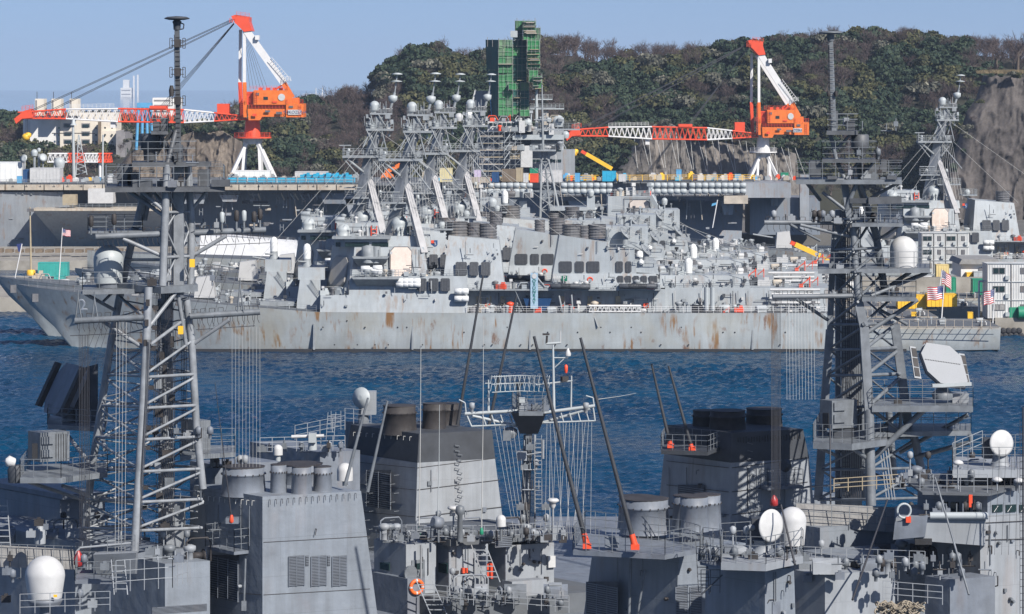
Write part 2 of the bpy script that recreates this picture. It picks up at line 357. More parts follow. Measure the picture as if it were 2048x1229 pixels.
M_SOIL = mat('hillside_undergrowth', (0.028, 0.028, 0.018), 0.95, var=0.4, nscale=0.15)
mb.build('hillside', M_SOIL, kind='structure')

# ---- rock faces
def rock_mat(name, c1, c2, net=False):
    m = mat(name, c1, 0.9, var=0.45, nscale=0.5, streak=0.7, bump=1.0, bscale=0.9)
    t = m.node_tree; bsdf = t.nodes['Principled BSDF']; src = bsdf.inputs['Base Color'].links[0].from_socket
    n = _n(t, 'ShaderNodeTexNoise', Scale=0.09, Detail=8.0, Roughness=0.7); mp = _n(t, 'ShaderNodeMapping'); mp.inputs['Scale'].default_value = (1.2, 1, 0.35)
    gg = _n(t, 'ShaderNodeNewGeometry'); t.links.new(gg.outputs['Position'], mp.inputs[0]); t.links.new(mp.outputs[0], n.inputs['Vector'])
    r = _n(t, 'ShaderNodeMapRange'); r.inputs['From Min'].default_value = 0.45; r.inputs['From Max'].default_value = 0.62; t.links.new(n.outputs['Fac'], r.inputs['Value'])
    mx = _n(t, 'ShaderNodeMix', data_type='RGBA'); t.links.new(r.outputs['Result'], mx.inputs['Factor']); t.links.new(src, mx.inputs['A']); mx.inputs['B'].default_value = (*c2, 1)
    t.links.new(mx.outputs['Result'], bsdf.inputs['Base Color']); return m
M_ROCK1 = rock_mat('bare_rock_pale', (0.17, 0.14, 0.11), (0.075, 0.06, 0.05))
M_ROCK2 = rock_mat('bare_rock_grey', (0.125, 0.115, 0.105), (0.20, 0.175, 0.15))
M_ROCK3 = rock_mat('shotcrete_dark', (0.062, 0.054, 0.05), (0.125, 0.11, 0.10))
def rock(name, left, top, right, ybot, D, m, lean=8, amp=1.6, seed=0, nu=150, nv=60):
    """left/right edges as [(x, y)..] bottom to top are merged with a top line; lean = how far the top leans back"""
    tx = [p[0] for p in top]; ty = [p[1] for p in top]
    def edge(e, y): 
        yy = [p[1] for p in e]; xx = [p[0] for p in e]; return float(np.interp(-y, [-q for q in yy], xx))
    vs = []
    for j in range(nv+4):
        v = min(1.0, j/(nv-1))
        for i in range(nu):
            u = i/(nu-1); xt = tx[0]+(tx[-1]-tx[0])*u; yt = float(np.interp(xt, tx, ty))
            y = ybot+(yt-ybot)*v; x = edge(left, y)*(1-u)+edge(right, y)*u
            if v >= 1: x = xt
            p = P(x, y, D); rg_ = lambda a, b_, c: 1-abs(mnoise.noise(Vector((p.x*a, p.z*b_, seed+c))))*2; n = mnoise.noise(Vector((p.x*0.07, p.z*0.05, seed)))*amp*1.5-rg_(.22, .09, 5)**3*amp*.9-rg_(.55, .35, 9)**3*amp*.35+mnoise.noise(Vector((p.x*1.1, p.z*.9, seed+3)))*amp*.22+(math.floor(p.z/3.5+p.x*.04)*.0 if seed != 17 else 0)
            back = v*lean+n+(abs(u-0.5)*2)**16*5+(max(0, j-nv+1))*6
            q = P(x, y, D); vs.append((q.x, q.y+back, q.z-max(0, j-nv+1)*0.4))
    MB().add(vs, [(j*nu+i, j*nu+i+1, (j+1)*nu+i+1, (j+1)*nu+i) for j in range(nv+3) for i in range(nu-1)], True).build(name, m, kind='structure')
rock('rock_face', [(150, 434), (205, 360), (262, 300), (262, 262)], [(262, 268), (330, 266), (360, 272), (400, 258), (440, 262), (478, 285)], [(490, 434), (478, 285)], 434, 940, M_ROCK1, 5, 2.0, 3)
rock('rock_face', [(1150, 434), (1215, 372), (1262, 310), (1275, 280)], [(1275, 276), (1310, 250), (1345, 248), (1380, 268), (1420, 282), (1480, 292), (1560, 298), (1600, 310)], [(1610, 434), (1600, 310)], 434, 940, M_ROCK2, 9, 1.6, 11)
rock('cliff', [(1868, 440), (1893, 370), (1905, 330), (1920, 300), (1942, 225), (1962, 200), (1980, 150)], [(1980, 150), (2010, 152), (2048, 155), (2200, 160)], [(2200, 440), (2200, 160)], 440, 925, M_ROCK3, 9, 1.8, 17)
# rockfall netting ropes hung over the middle rock face
mb = MB(); 
for i in range(24):
    x = 1268+i*14; yt = 262+abs(x-1330)*0.13
    mb.path([P(x+k*6*(1 if i % 2 else 0.4), yt+(362-yt)*k/4, 938.2+9*(1-k/4)-1.0) for k in range(5)], 0.07, 4)
o = mb.build('rockfall_netting', M_WIRE); o['kind'] = 'stuff'; o['label'] = 'pale rockfall ropes hanging over the grey rock face behind the right crane'; o['category'] = 'netting'

# ---- trees
def leafcrown(seed, n=750, rad=4.2, hgt=5.0, leaf=0.42, lobes=6):
    r = np.random.RandomState(seed); lc = r.uniform(-1, 1, (lobes, 3))*np.array([rad*0.55, rad*0.55, hgt*0.35]); lr = r.uniform(0.45, 0.7, lobes)
    k = r.randint(0, lobes, n); d = r.normal(size=(n, 3)); d /= np.linalg.norm(d, axis=1)[:, None]; d[:, 2] = np.abs(d[:, 2])*0.9-0.15
    c = lc[k]+d*(lr[k]*r.uniform(0.72, 1.05, n))[:, None]*np.array([rad, rad, hgt*0.8]); c[:, 2] += hgt*0.42
    nrm = d+r.normal(size=(n, 3))*0.55; nrm /= np.linalg.norm(nrm, axis=1)[:, None]
    a = np.cross(nrm, r.normal(size=(n, 3))); a /= np.linalg.norm(a, axis=1)[:, None]; bb = np.cross(nrm, a)
    s = (leaf*r.uniform(0.5, 1.3, n))[:, None]
    return np.stack([c-a*s-bb*s*0.6, c+a*s-bb*s*0.4+nrm*s*0.2, c+a*s*0.7+bb*s*0.8, c-a*s*0.8+bb*s*0.6-nrm*s*0.2], 1).reshape(-1, 3)
def npmesh(name, verts, m, k=4):
    me = bpy.data.meshes.new(name); n = len(verts)//k
    me.vertices.add(len(verts)); me.vertices.foreach_set('co', np.asarray(verts, dtype=np.float32).ravel())
    me.loops.add(n*k); me.loops.foreach_set('vertex_index', np.arange(n*k, dtype=np.int32))
    me.polygons.add(n); me.polygons.foreach_set('loop_start', np.arange(0, n*k, k, dtype=np.int32))
    me.update(calc_edges=True); me.materials.append(m); return me
def twigs(seed, n=420, rad=3.6, hgt=8.0):
    """bare winter crown: forking branches ending in fine twigs, as thin triangles"""
    r = random.Random(seed); tri = []
    def seg(p, d, ln, wd, lev):
        q = p+d*ln; s = d.cross(Vector((r.uniform(-1, 1), r.uniform(-1, 1), r.uniform(-1, 1)))).normalized()*wd
        tri.extend([p-s, p+s, q]); 
        if lev >= 5: return
        for _ in range(4 if lev < 4 else 4):
            nd = (d+Vector((r.gauss(0, .5), r.gauss(0, .5), r.gauss(0.12, .35)))).normalized()
            seg(p.lerp(q, r.uniform(0.5, 1)), nd, ln*r.uniform(0.6, 0.85), wd*0.62, lev+1)
    for _ in range(3): seg(Vector((r.uniform(-.4, .4), r.uniform(-.4, .4), 0.2)), Vector((r.gauss(0, .35), r.gauss(0, .35), 1)).normalized(), hgt*0.33, 0.16, 1)
    return np.array([tuple(v) for v in tri])
TK = [ # name, leaf material colours, label words
 ('evergreen_tree', [(0.010, 0.022, 0.014), (0.018, 0.036, 0.020), (0.045, 0.060, 0.030), (0.024, 0.044, 0.024)], 'dark rounded evergreen'),
 ('evergreen_tree', [(0.028, 0.036, 0.015), (0.055, 0.058, 0.022), (0.095, 0.09, 0.038), (0.022, 0.03, 0.015)], 'olive green leafy tree'),
 ('evergreen_tree', [(0.03, 0.036, 0.028), (0.11, 0.108, 0.08), (0.055, 0.058, 0.042), (0.20, 0.19, 0.145)], 'silvery pale leaved tree'),
 ('bare_tree', [(0.085, 0.062, 0.056), (0.14, 0.105, 0.095), (0.055, 0.04, 0.037), (0.11, 0.085, 0.075)], 'leafless brown tree')]
protoc = []
for k, (nm_, isl, lab) in enumerate(TK):
    mm = mat('crown_%d_leaf' % k, isl[0], 0.75, var=0.25, nscale=0.5, island=isl, spec=0.3); ms = []
    for q in range(4):
        ms.append(npmesh('crown', leafcrown(10*k+q, 1250, 3.6+0.35*q, 4.0+0.4*(q % 2)), mm) if k < 3 else npmesh('crown', twigs(40+q), mm, 3))
    protoc.append(ms)
M_BARK = mat('bark', (0.11, 0.085, 0.065), 0.9, var=0.3, nscale=2)
trunkm = MB().bar((0, 0, -1.5), (0.15, 0, 3.2), 0.26, 6, 0.14).bar((0.1, 0, 2), (1.2, 0.3, 4.4), 0.1, 5, 0.04).bar((0.1, 0, 2.2), (-1.1, -0.2, 4.6), 0.1, 5, 0.04).mesh('trunk', M_BARK)
def clear(px, py):     # rock faces and quay stay bare
    if 250 < px < 478 and py > 272: return False
    if 205 < px <= 250 and py > 300: return False
    if 1275 < px < 1600 and py > 282 and not (1500 < px < 1600 and py < 296): return False
    if px > 1975 and py > 146 or px > 1940 and py > 235 or px > 1905 and py > 330: return False
    return True
cand = []; tr = random.Random(5)
Y = 958.0
while Y < 1062:
    X = -230+tr.uniform(0, 4)
    while X < 230:
        x, y = X+tr.uniform(-2, 2), Y+tr.uniform(-1.5, 1.5); z = hill_z(x, y); px, py = CX+x*F/y, HY+(H-z)*F/y
        if -60 < px < 2110 and clear(px, py-8) and py < 395: cand.append((x, y, z, px, py))
        X += 5.3
    Y += 4.4
def nk(x, z):
    q = mnoise.noise(Vector((x*0.035, z*0.09, 9)))+tr.gauss(0, .22)
    return 3 if q > 0.24 else 2 if q > 0.17 else 1 if q > -0.02 else 0
# the trees that show largest: ridge line first, then the front of each clump
cand.sort(key=lambda c: (0 if hill_z(c[0], c[1]+6) <= c[2]+1.2 else 1, tr.random()))
places = ['on the hill crest behind the red crane jib', 'on the slope below the crest', 'low on the hillside above the quay']
LMK = [(230, 'left of the pale rock face'), (480, 'above the pale rock face'), (560, 'below the left crane cab'), (640, 'just right of the left crane cab'), (700, 'midway between left crane and destroyer masts'), (765, 'where the ridge drops to the left'),
       (840, 'behind the first destroyer masts'), (905, 'behind the third destroyer mast'), (972, 'left of the green netted tower'), (1090, 'behind the green netted tower'), (1150, 'right of the green netted tower'), (1230, 'above the right jib tip'),
       (1330, 'above the middle of the right jib'), (1430, 'above the inner right jib'), (1500, 'left of the right crane posts'), (1570, 'behind the right crane stay'), (1640, 'between right crane and lattice mast'), (1710, 'behind the right lattice mast'),
       (1780, 'right of the right lattice mast'), (1860, 'left of the far right destroyer mast'), (1930, 'behind the far right destroyer mast'), (3000, 'by the dark cliff')]
def where(px, py, z, s):
    rd = (z-3)/(max(ridge_z((px-CX)*1040/F), 8)-3)
    b_ = 'on the crest' if rd > .93 else 'just under the crest' if rd > .78 else 'on the mid slope' if rd > .4 else 'at the foot of the slope'
    return ('small' if s < .98 else 'middling' if s < 1.15 else 'large'), b_+' '+next(t for x, t in LMK if px < x)
def where_old(px, py):
    a = 'left of the orange crane' if px < 480 else 'right of the left crane cab' if px < 760 else 'behind the destroyer masts' if px < 960 else \
        'behind the green netted tower' if px < 1240 else 'behind the right crane jib' if px < 1500 else 'behind the right lattice mast' if px < 1800 else 'beside the dark cliff'
    b_ = 'on the hill crest' if hill_z((px-CX)*1040/F, 1041) < WZ(py, 1040)+5 else 'on the hillside'
    return b_+' '+a
rest = []; seen_big = []
for i, (x, y, z, px, py) in enumerate(cand):
    k = nk(x, z)
    if 600 < px < 740 and tr.random() < .6: k = 3
    if py < 150 and tr.random() < 0.2: k = 3
    if px > 1930 and py < 150: k = 3
    q = tr.randrange(4); s = tr.uniform(0.9, 1.4)*(0.85 if k == 3 else 1.0); rz = tr.uniform(0, 6.28)
    if i < 300:
        nm_, isl, lab = TK[k]
        sw_, wl = where(px, py, z, s); e = thing(nm_, sw_+' '+lab+' '+wl, 'tree', (x, y, z), sw_+' '+lab+'s '+wl)
        e.rotation_euler = (0, 0, rz); e.scale = (s, s, s*tr.uniform(0.85, 1.2))
        for nn, me in (('crown', protoc[k][q]), ('trunk', trunkm)):
            o = bpy.data.objects.new(nn, me); COL.objects.link(o); o.parent = e
    else: rest.append((x, y, z, k, q, s, rz))
for k in range(4):
    vs = []; st = 4 if k < 3 else 3
    for (x, y, z, kk, q, s, rz) in rest:
        if kk != k: continue
        me = protoc[k][q]; co = np.empty(len(me.vertices)*3, dtype=np.float32); me.vertices.foreach_get('co', co); co = co.reshape(-1, st, 3)
        co = co[np.random.RandomState(q).permutation(len(co))[:(820 if k < 3 else 1100)]]
        c_, s_ = math.cos(rz), math.sin(rz); co = co.reshape(-1, 3)@np.array([[c_, s_, 0], [-s_, c_, 0], [0, 0, 1]])*s; vs.append(co+np.array([x, y, z]))
    if vs:
        o = bpy.data.objects.new('woodland', npmesh('woodland', np.concatenate(vs), protoc[k][0].materials[0], st)); COL.objects.link(o)
        o['kind'] = 'stuff'; o['label'] = ['dark evergreen woodland covering the hill', 'olive green woodland covering the hill', 'silvery leaved woodland on the hill', 'leafless brown woodland on the hill'][k]; o['category'] = 'woodland'
# dry grass above the cliff and low scrub
r = np.random.RandomState(3); n = 5000; X_ = r.uniform(138, 172, n); Y_ = r.uniform(936, 952, n); zt = np.array([WZ(148, 936)+0.1]*n)
c = np.stack([X_, Y_, zt], 1); hh = r.uniform(0.3, 1.3, n); 
vs = np.stack([c+[-0.15, 0, 0]*np.ones((n, 1)), c+[0.15, 0, 0]*np.ones((n, 1)), c+np.stack([r.normal(0, .3, n), r.normal(0, .3, n), hh], 1)], 1).reshape(-1, 3)
o = bpy.data.objects.new('dry_grass', npmesh('dry_grass', vs, mat('dry_grass', (0.25, 0.19, 0.10), 0.9, island=[(0.17, 0.13, 0.07), (0.09, 0.075, 0.04), (0.24, 0.18, 0.10)]), 3)); COL.objects.link(o)
o['kind'] = 'stuff'; o['label'] = 'dry straw-coloured grass along the top of the dark cliff'; o['category'] = 'grass'
bush = random.Random(77)
EDG = [(1886+i*6.5, 415-i*19, 921) for i in range(14)]+[(1978+i*9, 149+i*.4, 930) for i in range(9)]+[(262+i*10, 266-(4 if i > 12 else 0), 943) for i in range(21)]+[(215+i*6, 345-i*10, 939) for i in range(8)]+[(1272+i*11, 272-26*math.exp(-((i-5)/4)**2)+i*.8, 947) for i in range(30)]+[(1225+i*6, 360-i*10, 938) for i in range(8)]
for px, py, D in EDG:
    if bush.random() < .2: continue
    k = bush.choice((0, 0, 1, 3, 2)); p = P(px+bush.uniform(-5, 5), py+bush.uniform(0, 6), D); s_ = bush.uniform(.25, .5)
    e = thing('bush', ('dark', 'olive', 'silvery', 'bare brown')[k]+' bush at the edge of the '+('dark cliff' if px > 1800 else 'grey rock face' if px > 1000 else 'pale rock face'), 'bush', tuple(p), 'bushes along the rock edges')
    e.scale = (s_, s_, s_*bush.uniform(.7, 1.3)); o = bpy.data.objects.new('foliage', protoc[k][bush.randrange(4)]); COL.objects.link(o); o.parent = e
# two large bare trees standing on top of the cliff
for px, s in ((1992, 1.5), (2035, 1.9)):
    p = P(px, 142, 952); e = thing('bare_tree', 'large leafless tree on top of the cliff, '+('smaller of the pair' if s < 1.8 else 'larger of the pair, at the edge'), 'tree', tuple(p))
    e.scale = (s*1.1, s*1.1, s*0.95)
    for nn, me in (('crown', npmesh('crown', twigs(int(px)), protoc[3][0].materials[0], 3)), ('trunk', trunkm)):
        o = bpy.data.objects.new(nn, me); COL.objects.link(o); o.parent = e

# ================================================================ buildings behind
M_CREAM = mat('cream_wall', (0.66, 0.60, 0.50), 0.8, var=0.08, nscale=0.2, streak=0.2)
M_CREAM2 = mat('white_wall', (0.70, 0.69, 0.66), 0.8, var=0.08, nscale=0.2, streak=0.15)
M_BAND = mat('window_recess_shade', (0.22, 0.21, 0.21), 0.8, var=0.2)  # dark grey for windows and end wall, and for shade painted into recesses
bl = thing('apartment_block', 'long cream apartment block with three stair towers on its roof behind the left crane jib', 'building', tuple(P(150, 340, 1010)))
MB().bx(120, 226, 232, 350, 1010, 14).bx(200, 262, 234, 350, 1008.5, 12).build('wall', M_CREAM, bl)
MB().bx(60, 226, 120, 350, 1012, 16).build('wall', M_CREAM2, bl)
MB().bx(46, 232, 72, 350, 1014, 12).build('wall', M_CREAM2, bl)
for x0, x1 in ((70, 88), (103, 122), (139, 156)):
    a = MB().bx(x0, 198, x1, 232, 1005, 6).build('stair_tower', M_CREAM, bl)
    MB().bx(x0+1, 201, x0+4, 226, 1004.9, 0.3).build('shaft_recess', M_BAND, a)
    MB().bar(P(x0+4, 198, 1007), P(x0+4, 184, 1007), 0.12, 4).build('antenna', M_CABLE, a)
MB().bx(196, 244, 201, 320, 1007, 2).build('service_duct', M_BROWN, bl)
fr = MB().bx(0, 0, 17, 8, 1009.9, 0.25).mesh('window', M_BAND, P(0, 8, 1009.9)); gl = MB().bx(2, 2, 15, 8, 1009.7, 0.12).mesh('pane', M_GLASS, P(0, 8, 1009.9))
for xx in (127, 163):
    for yy in (247, 263, 279, 295, 311):
        f = inst('window', fr, bl, P(xx, yy+8, 1009.9)); f2 = bpy.data.objects.new('pane', gl); COL.objects.link(f2); f2.parent = f
for xx in (116, 190, 208, 222):
    for yy in (250, 264, 278, 292): inst('window', gl, bl, P(xx, yy+8, 1008.2 if xx > 199 else 1009.9), sc_=(0.25, 1, 0.6))
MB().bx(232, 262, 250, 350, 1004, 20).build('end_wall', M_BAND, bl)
b2 = thing('low_building', 'small white building behind the trees at the far left edge', 'building', tuple(P(20, 250, 1150)))
MB().bx(-20, 238, 48, 262, 1150, 14).build('wall', M_CREAM2, b2); MB().bx(5, 234, 40, 239, 1152, 8).build('roof_house', M_WHITE, b2)
for k in range(7): MB().bx(-12+k*8, 242, -8+k*8, 247, 1149.9, 0.3).build('window', M_BAND, b2)
b3 = thing('rooftop_building', 'pale flat roofed building with masts showing above the trees right of the left crane cab', 'building', tuple(P(630, 230, 1120)))
MB().bx(604, 196, 650, 240, 1120, 14).build('wall', M_CREAM2, b3)
for yy in (200, 206, 212): MB().bx(607, yy, 647, yy+2, 1119.9, 0.3).build('window_band', M_BAND, b3)
mm = MB().rail([P(606, 196, 1120), P(650, 196, 1120)], 1.4, 1.2, 0.05)
for xx in (632, 645): mm.bar(P(xx, 196, 1125), P(xx, 176, 1125), 0.18, 5, 0.08)
mm.build('roof_railing', M_CRWH, b3)
b4 = thing('rooftop_building', 'cream flat roofed building half hidden behind the left lattice mast', 'building', tuple(P(330, 240, 1090)))
MB().bx(305, 196, 356, 262, 1090, 14).build('wall', M_CREAM2, b4)
for yy in (200, 210, 222): MB().bx(308, yy, 340, yy+3, 1089.9, 0.3).build('window_band', M_BAND, b4)
for cx_, wd, y0, lab, twin in ((254, 24, 176, 'pale high-rise tower with a stepped top, lost in haze on the horizon', 0), (272, 9, 152, 'pair of slender masts beside the hazy high-rise tower', 1)):
    D = 9000; tw = thing('distant_tower', lab, 'tower', tuple(P(cx_, 245, D)))
    if not twin:
        MB().bx(cx_-13, y0, cx_+9, 250, D, 60).build('tower_shaft', M_CREAM2, tw); MB().bx(cx_-8, y0-16, cx_+4, y0, D+4, 20).build('tower_top', M_CREAM2, tw)
        for k in range(8): MB().bx(cx_-11, y0+4+k*8, cx_+7, y0+6+k*8, D-0.5, 0.6).build('window_band', M_BAND, tw)
    else:
        for dx in (-4, 4): MB().bx(cx_+dx-2, y0-(dx+4)//3, cx_+dx+1, 250, D, 8).build('mast', M_CREAM2, tw)
# ================================================================ destroyers across the water
# the nearest one is built in place (side towards us 508 m away), its sisters behind are copies
def px_station(px, D=518): return WX(px, D)
def hull_loft(st, name, m, parent, yc, zw=-1.6):
    """st: (x, deck z, deck half beam, waterline half beam, lowest z)"""
    vs = []; n = 11
    for x, zd, bd, bw, zl in st:
        zk = zl+(zd-zl)*0.45; bk = bw+(bd-bw)*0.42
        prof = [(-bd, zd), (-bk, zk), (-bw, max(zl, 0.02)+0.001), (-bw*0.96, zl if zl > 0 else -0.9), (-bw*0.7, zl if zl > 0 else zw)]
        ring = prof+[(0, zl if zl > 0 else zw)]+[(-a, b) for a, b in prof[::-1]]
        vs += [(x, yc+a, b) for a, b in ring]
    fs = [(j*n+i, j*n+i+1, (j+1)*n+i+1, (j+1)*n+i) for j in range(len(st)-1) for i in range(n-1)]
    fs += [tuple(range(n))[::-1], tuple(range((len(st)-1)*n, len(st)*n))]
    hull = MB().add(vs, fs[:-2], True).add([vs[i] for i in fs[-1]], [tuple(range(n))]).build(name, m, parent)
    dk = MB(); 
    dv = [(x, yc+s*(bd-0.02), zd) for x, zd, bd, bw, zl in st for s in (-1, 1)]
    dk.add(dv, [(2*j, 2*j+1, 2*j+3, 2*j+2) for j in range(len(st)-1)]); dk.build('deck', M_DECK, parent)
    return hull
D1, YC = 508.0, 518.0
dd = thing('destroyer', 'nearest rust streaked grey destroyer with a green sign P on its side', 'warship', (0, YC, 0), 'grey destroyers moored side by side')
ST = [(px_station(34), 10.2, 0.05, 0.02, 9.6), (px_station(60), 9.9, 1.6, 0.1, 6.9), (px_station(110), 9.5, 3.3, 0.12, 3.2), (px_station(156), 9.2, 4.7, 0.15, 0.0), (px_station(250), 8.75, 6.9, 2.6, -1),
      (px_station(390), 7.95, 8.6, 5.6, -1), (px_station(500), 7.2, 9.4, 7.3, -1), (px_station(640), 6.35, 9.85, 8.7, -1), (px_station(900), 6.2, 10, 9.5, -1), (px_station(1640), 6.2, 10, 9.5, -1),
      (px_station(1655), 4.1, 9.9, 9.3, -1), (px_station(1985), 3.9, 8.8, 7.6, 0.2)]
hull_loft(ST, 'hull', M_HULL, dd, YC)
mb = MB()                                                              # black boot topping at the waterline
mb.box((px_station(1020), YC-9.56, 0.2), (68*2-10, 0.1, 0.55)); mb.build('boot_topping', M_BLACK, dd)
fm = MB().bx(0, 0, 2.4, 60, D1, 0.25)
for x in (628, 825, 1060, 1505): MB().sil([(x-1.5, 648), (x+1.5, 648), (x+2, 700), (x-2, 700)], D1+0.2, 0.5).build('rubbing_strake', M_HOUSE2, dd)
ov = MB().lathe((0, 0, 0), [(0.12, 0), (0.12, 0.1)], 8, (0, -1, 0)).mesh('overboard_outlet', M_BLACK)
rr = random.Random(3); UPV = Vector((0, 0, 1))
for k in range(46): inst('overboard_outlet', ov, dd, P(650+k*21+rr.uniform(-8, 8), rr.choice((642, 655, 665, 690)), D1+0.1+0.15))
# anchor and hawse
mb = MB().box((0, 0, 0), (1.6, 0.8, 1.8)); 
MB().box(tuple(P(70, 596, 515.2)), (1.0, .5, 1.3), .4).build('anchor', M_RING, dd)
# --- deckhouse blocks -------------------------------------------------
def blk(parent, name, m, bot, top, zb, zt, label=None):
    """frustum from plan outlines: bot/top lists of (photo x, D)"""
    b = [(WX(x, D), D, zb) for x, D in bot]; t_ = [(WX(x, D), D, zt) for x, D in top]
    return MB().hexa(b, t_).build(name, m, parent, label)
zA = WZ(591, 508.6); zB = WZ(553, 509.2); zT = WZ(495, 511.5)
blk(dd, 'lower_deckhouse', M_HOUSE, [(640, 508.3), (935, 508.3), (935, 527.5), (640, 527.5)], [(641, 508.9), (935, 508.9), (935, 527), (641, 527)], 6.2, zA)
blk(dd, 'second_deckhouse', M_HOUSE, [(697, 508.95), (935, 508.95), (935, 526.9), (697, 526.9)], [(700, 509.5), (935, 509.5), (935, 526.4), (700, 526.4)], zA-0.3, zB)
bh = blk(dd, 'bridge_house', M_HOUSE, [(652, 519), (652, 522), (697, 527), (862, 527), (862, 509.9), (700, 509.9)][::-1], [(665, 519), (665, 522), (705, 525.5), (848, 525.5), (848, 511.6), (709, 511.6)][::-1], zA-0.2, zT)
# radar faces: one on the slanting front, one on the slanting quarter
oct_panel(P(679, 543, 514.2), 4.3, 4.6, (-0.78, -0.58, 0.25), t=0.25).build('radar_face', mat('radar_face_shaded', (0.33, 0.315, 0.29), 0.7, var=0.1), bh)  # darker face colour carries the shade of the left-facing side
oct_panel(P(679, 543, 514.6), 4.3, 4.6, (-0.78, -0.58, 0.25), t=0.25, grow=1.09).build('radar_face_frame', M_HOUSE2, bh)
oct_panel(P(802, 524, 510.6), 3.3, 4.6, (0.0, -0.98, 0.14), t=0.22).build('radar_face', mat('radar_face_sunlit', (0.66, 0.56, 0.48), 0.6, var=0.1, nscale=1.5, rust=0.3), bh)  # paler face colour carries the sunlight on this side
oct_panel(P(802, 524, 510.85), 3.3, 4.6, (0.0, -0.98, 0.14), t=0.25, grow=1.06).build('radar_face_frame', M_RING, bh)
# pilot house with a row of windows
zW = WZ(478, 512)
ph = blk(dd, 'pilot_house', M_HOUSE, [(669, 513.5), (690, 511.8), (776, 511.8), (776, 524), (669, 524)], [(669, 513.5), (690, 511.8), (776, 511.8), (776, 524), (669, 524)], zT, zW)
pane = MB().box((0, 0, 0), (0.78, 0.12, 0.68)).mesh('window', M_GLASS)
for k in range(11):
    if k == 6: continue
    inst('window', pane, ph, P(695+k*7.7, 489.4, 511.72))
for k in range(2): o = inst('window', pane, ph, P(676+k*9, 489.4, 512.6), rz=-0.55)
MB().bx(664, 474, 780, 478.6, 510.9, 14).build('roof_overhang', M_HOUSE2, ph)
up = blk(dd, 'signal_house', M_HOUSE, [(672, 514), (758, 514), (758, 523), (672, 523)], [(674, 514.4), (756, 514.4), (756, 523), (674, 523)], zW, WZ(447, 514))
MB().ladder(P(748, 474, 513.9), P(748, 452, 513.9), 0.9, 0.45, 0.09).build('ladder', M_RED, up)
mb = MB(); 
for k in range(7): mb.bar(P(683+k*11, 474, 514.2), P(683+k*11, 449, 514.5), 0.05, 4)
for k in range(3): mb.bar(P(676, 470-k*8, 514.25), P(756, 470-k*8, 514.25), 0.05, 4)
mb.build('pipe_grid', M_HOUSE2, up)
# bridge wing sponsons
def sponson(x0, x1, y, D, dep, yb, m=M_HOUSE2, name='sponson', par=dd, brace=True):
    o = MB().sil([(x0, y), (x1, y), (x1-3, y+4), (x0+3, y+4)], D-dep, dep+0.5).build(name, m, par)
    if brace: MB().hexa([P(x0+14, yb, D), P(x1-14, yb, D), P(x1-14, yb, D)+Vector((0, .3, 0)), P(x0+14, yb, D)+Vector((0, .3, 0))],
                        [P(x0+2, y+4, D-dep), P(x1-2, y+4, D-dep), P(x1-2, y+4, D), P(x0+2, y+4, D)]).build('bracket', m, o)
    return o
s1 = sponson(704, 778, 514, 511.2, 2.2, 536); MB().lathe(P(736, 511, 510.2), [(1.0, -1.2), (1.1, 0.2), (1.0, 1.4), (0.3, 1.6)], 10).build('signal_light', M_HOUSE2, s1)
MB().lathe(P(752, 511, 510.2), [(0.7, -1.2), (0.7, 1.4)], 8).build('locker', M_HOUSE2, s1)
s2 = sponson(703, 800, 555, 509.9, 2.6, 578)
mb = MB().rail([P(704, 554.5, 507.5), P(797, 554.5, 507.5)], 1.1, 1.1, 0.04); mb.build('railing', M_HOUSE2, s2)
lf = MB().lathe((0, 0, 0), [(0.2, -0.75), (0.48, -0.7), (0.5, 0), (0.48, 0.7), (0.2, 0.75)], 10, (1, 0, 0)).mesh('liferaft_canister', mat('canister_white', (0.62, 0.63, 0.62), 0.5, var=0.08))
def rafts(pts, D, par=dd):
    for x, y in pts:
        r_ = inst('liferaft_canister', lf, par, P(x, y, D)); c = MB().box((0, 0.5, -0.6), (1.1, 1.2, 0.1)).mesh('cradle', M_HOUSE2)
rafts([(731, 538), (731, 545), (744, 541), (755, 537), (755, 544)], 508.2)
rafts([(801, 563), (812, 563), (821, 563), (832, 563), (801, 569), (812, 569), (821, 569), (832, 569)], 508.3)
rafts([(918, 583), (928, 583), (918, 598), (928, 598)], 507.9)
MB().lathe(P(735, 551, 508.3), [(0.6, -.8), (0.5, 0.1), (0.9, 0.6), (0.9, 1.0), (0.2, 1.1)], 10).build('deck_gun', M_HOUSE2, s2)
# radomes
dome(P(687, 462, 514.5), 1.15, 1.0, neck=0.9, flare=0.25).build('radome', M_DOMEG, dd)
dome(P(799, 449, 517), 1.35, 1.5, flare=0.35, neck=1.0).build('radome', M_DOMEG, dd)
dome(P(884, 451, 516), 0.62, 0.9, flare=0.4, neck=0.3).build('radome', M_DOMEG, dd)
blk(dd, 'mast_house', M_HOUSE, [(776, 514), (862, 514), (862, 523), (776, 523)], [(778, 514.5), (860, 514.5), (860, 522.6), (778, 522.6)], zT, WZ(473, 514.5))
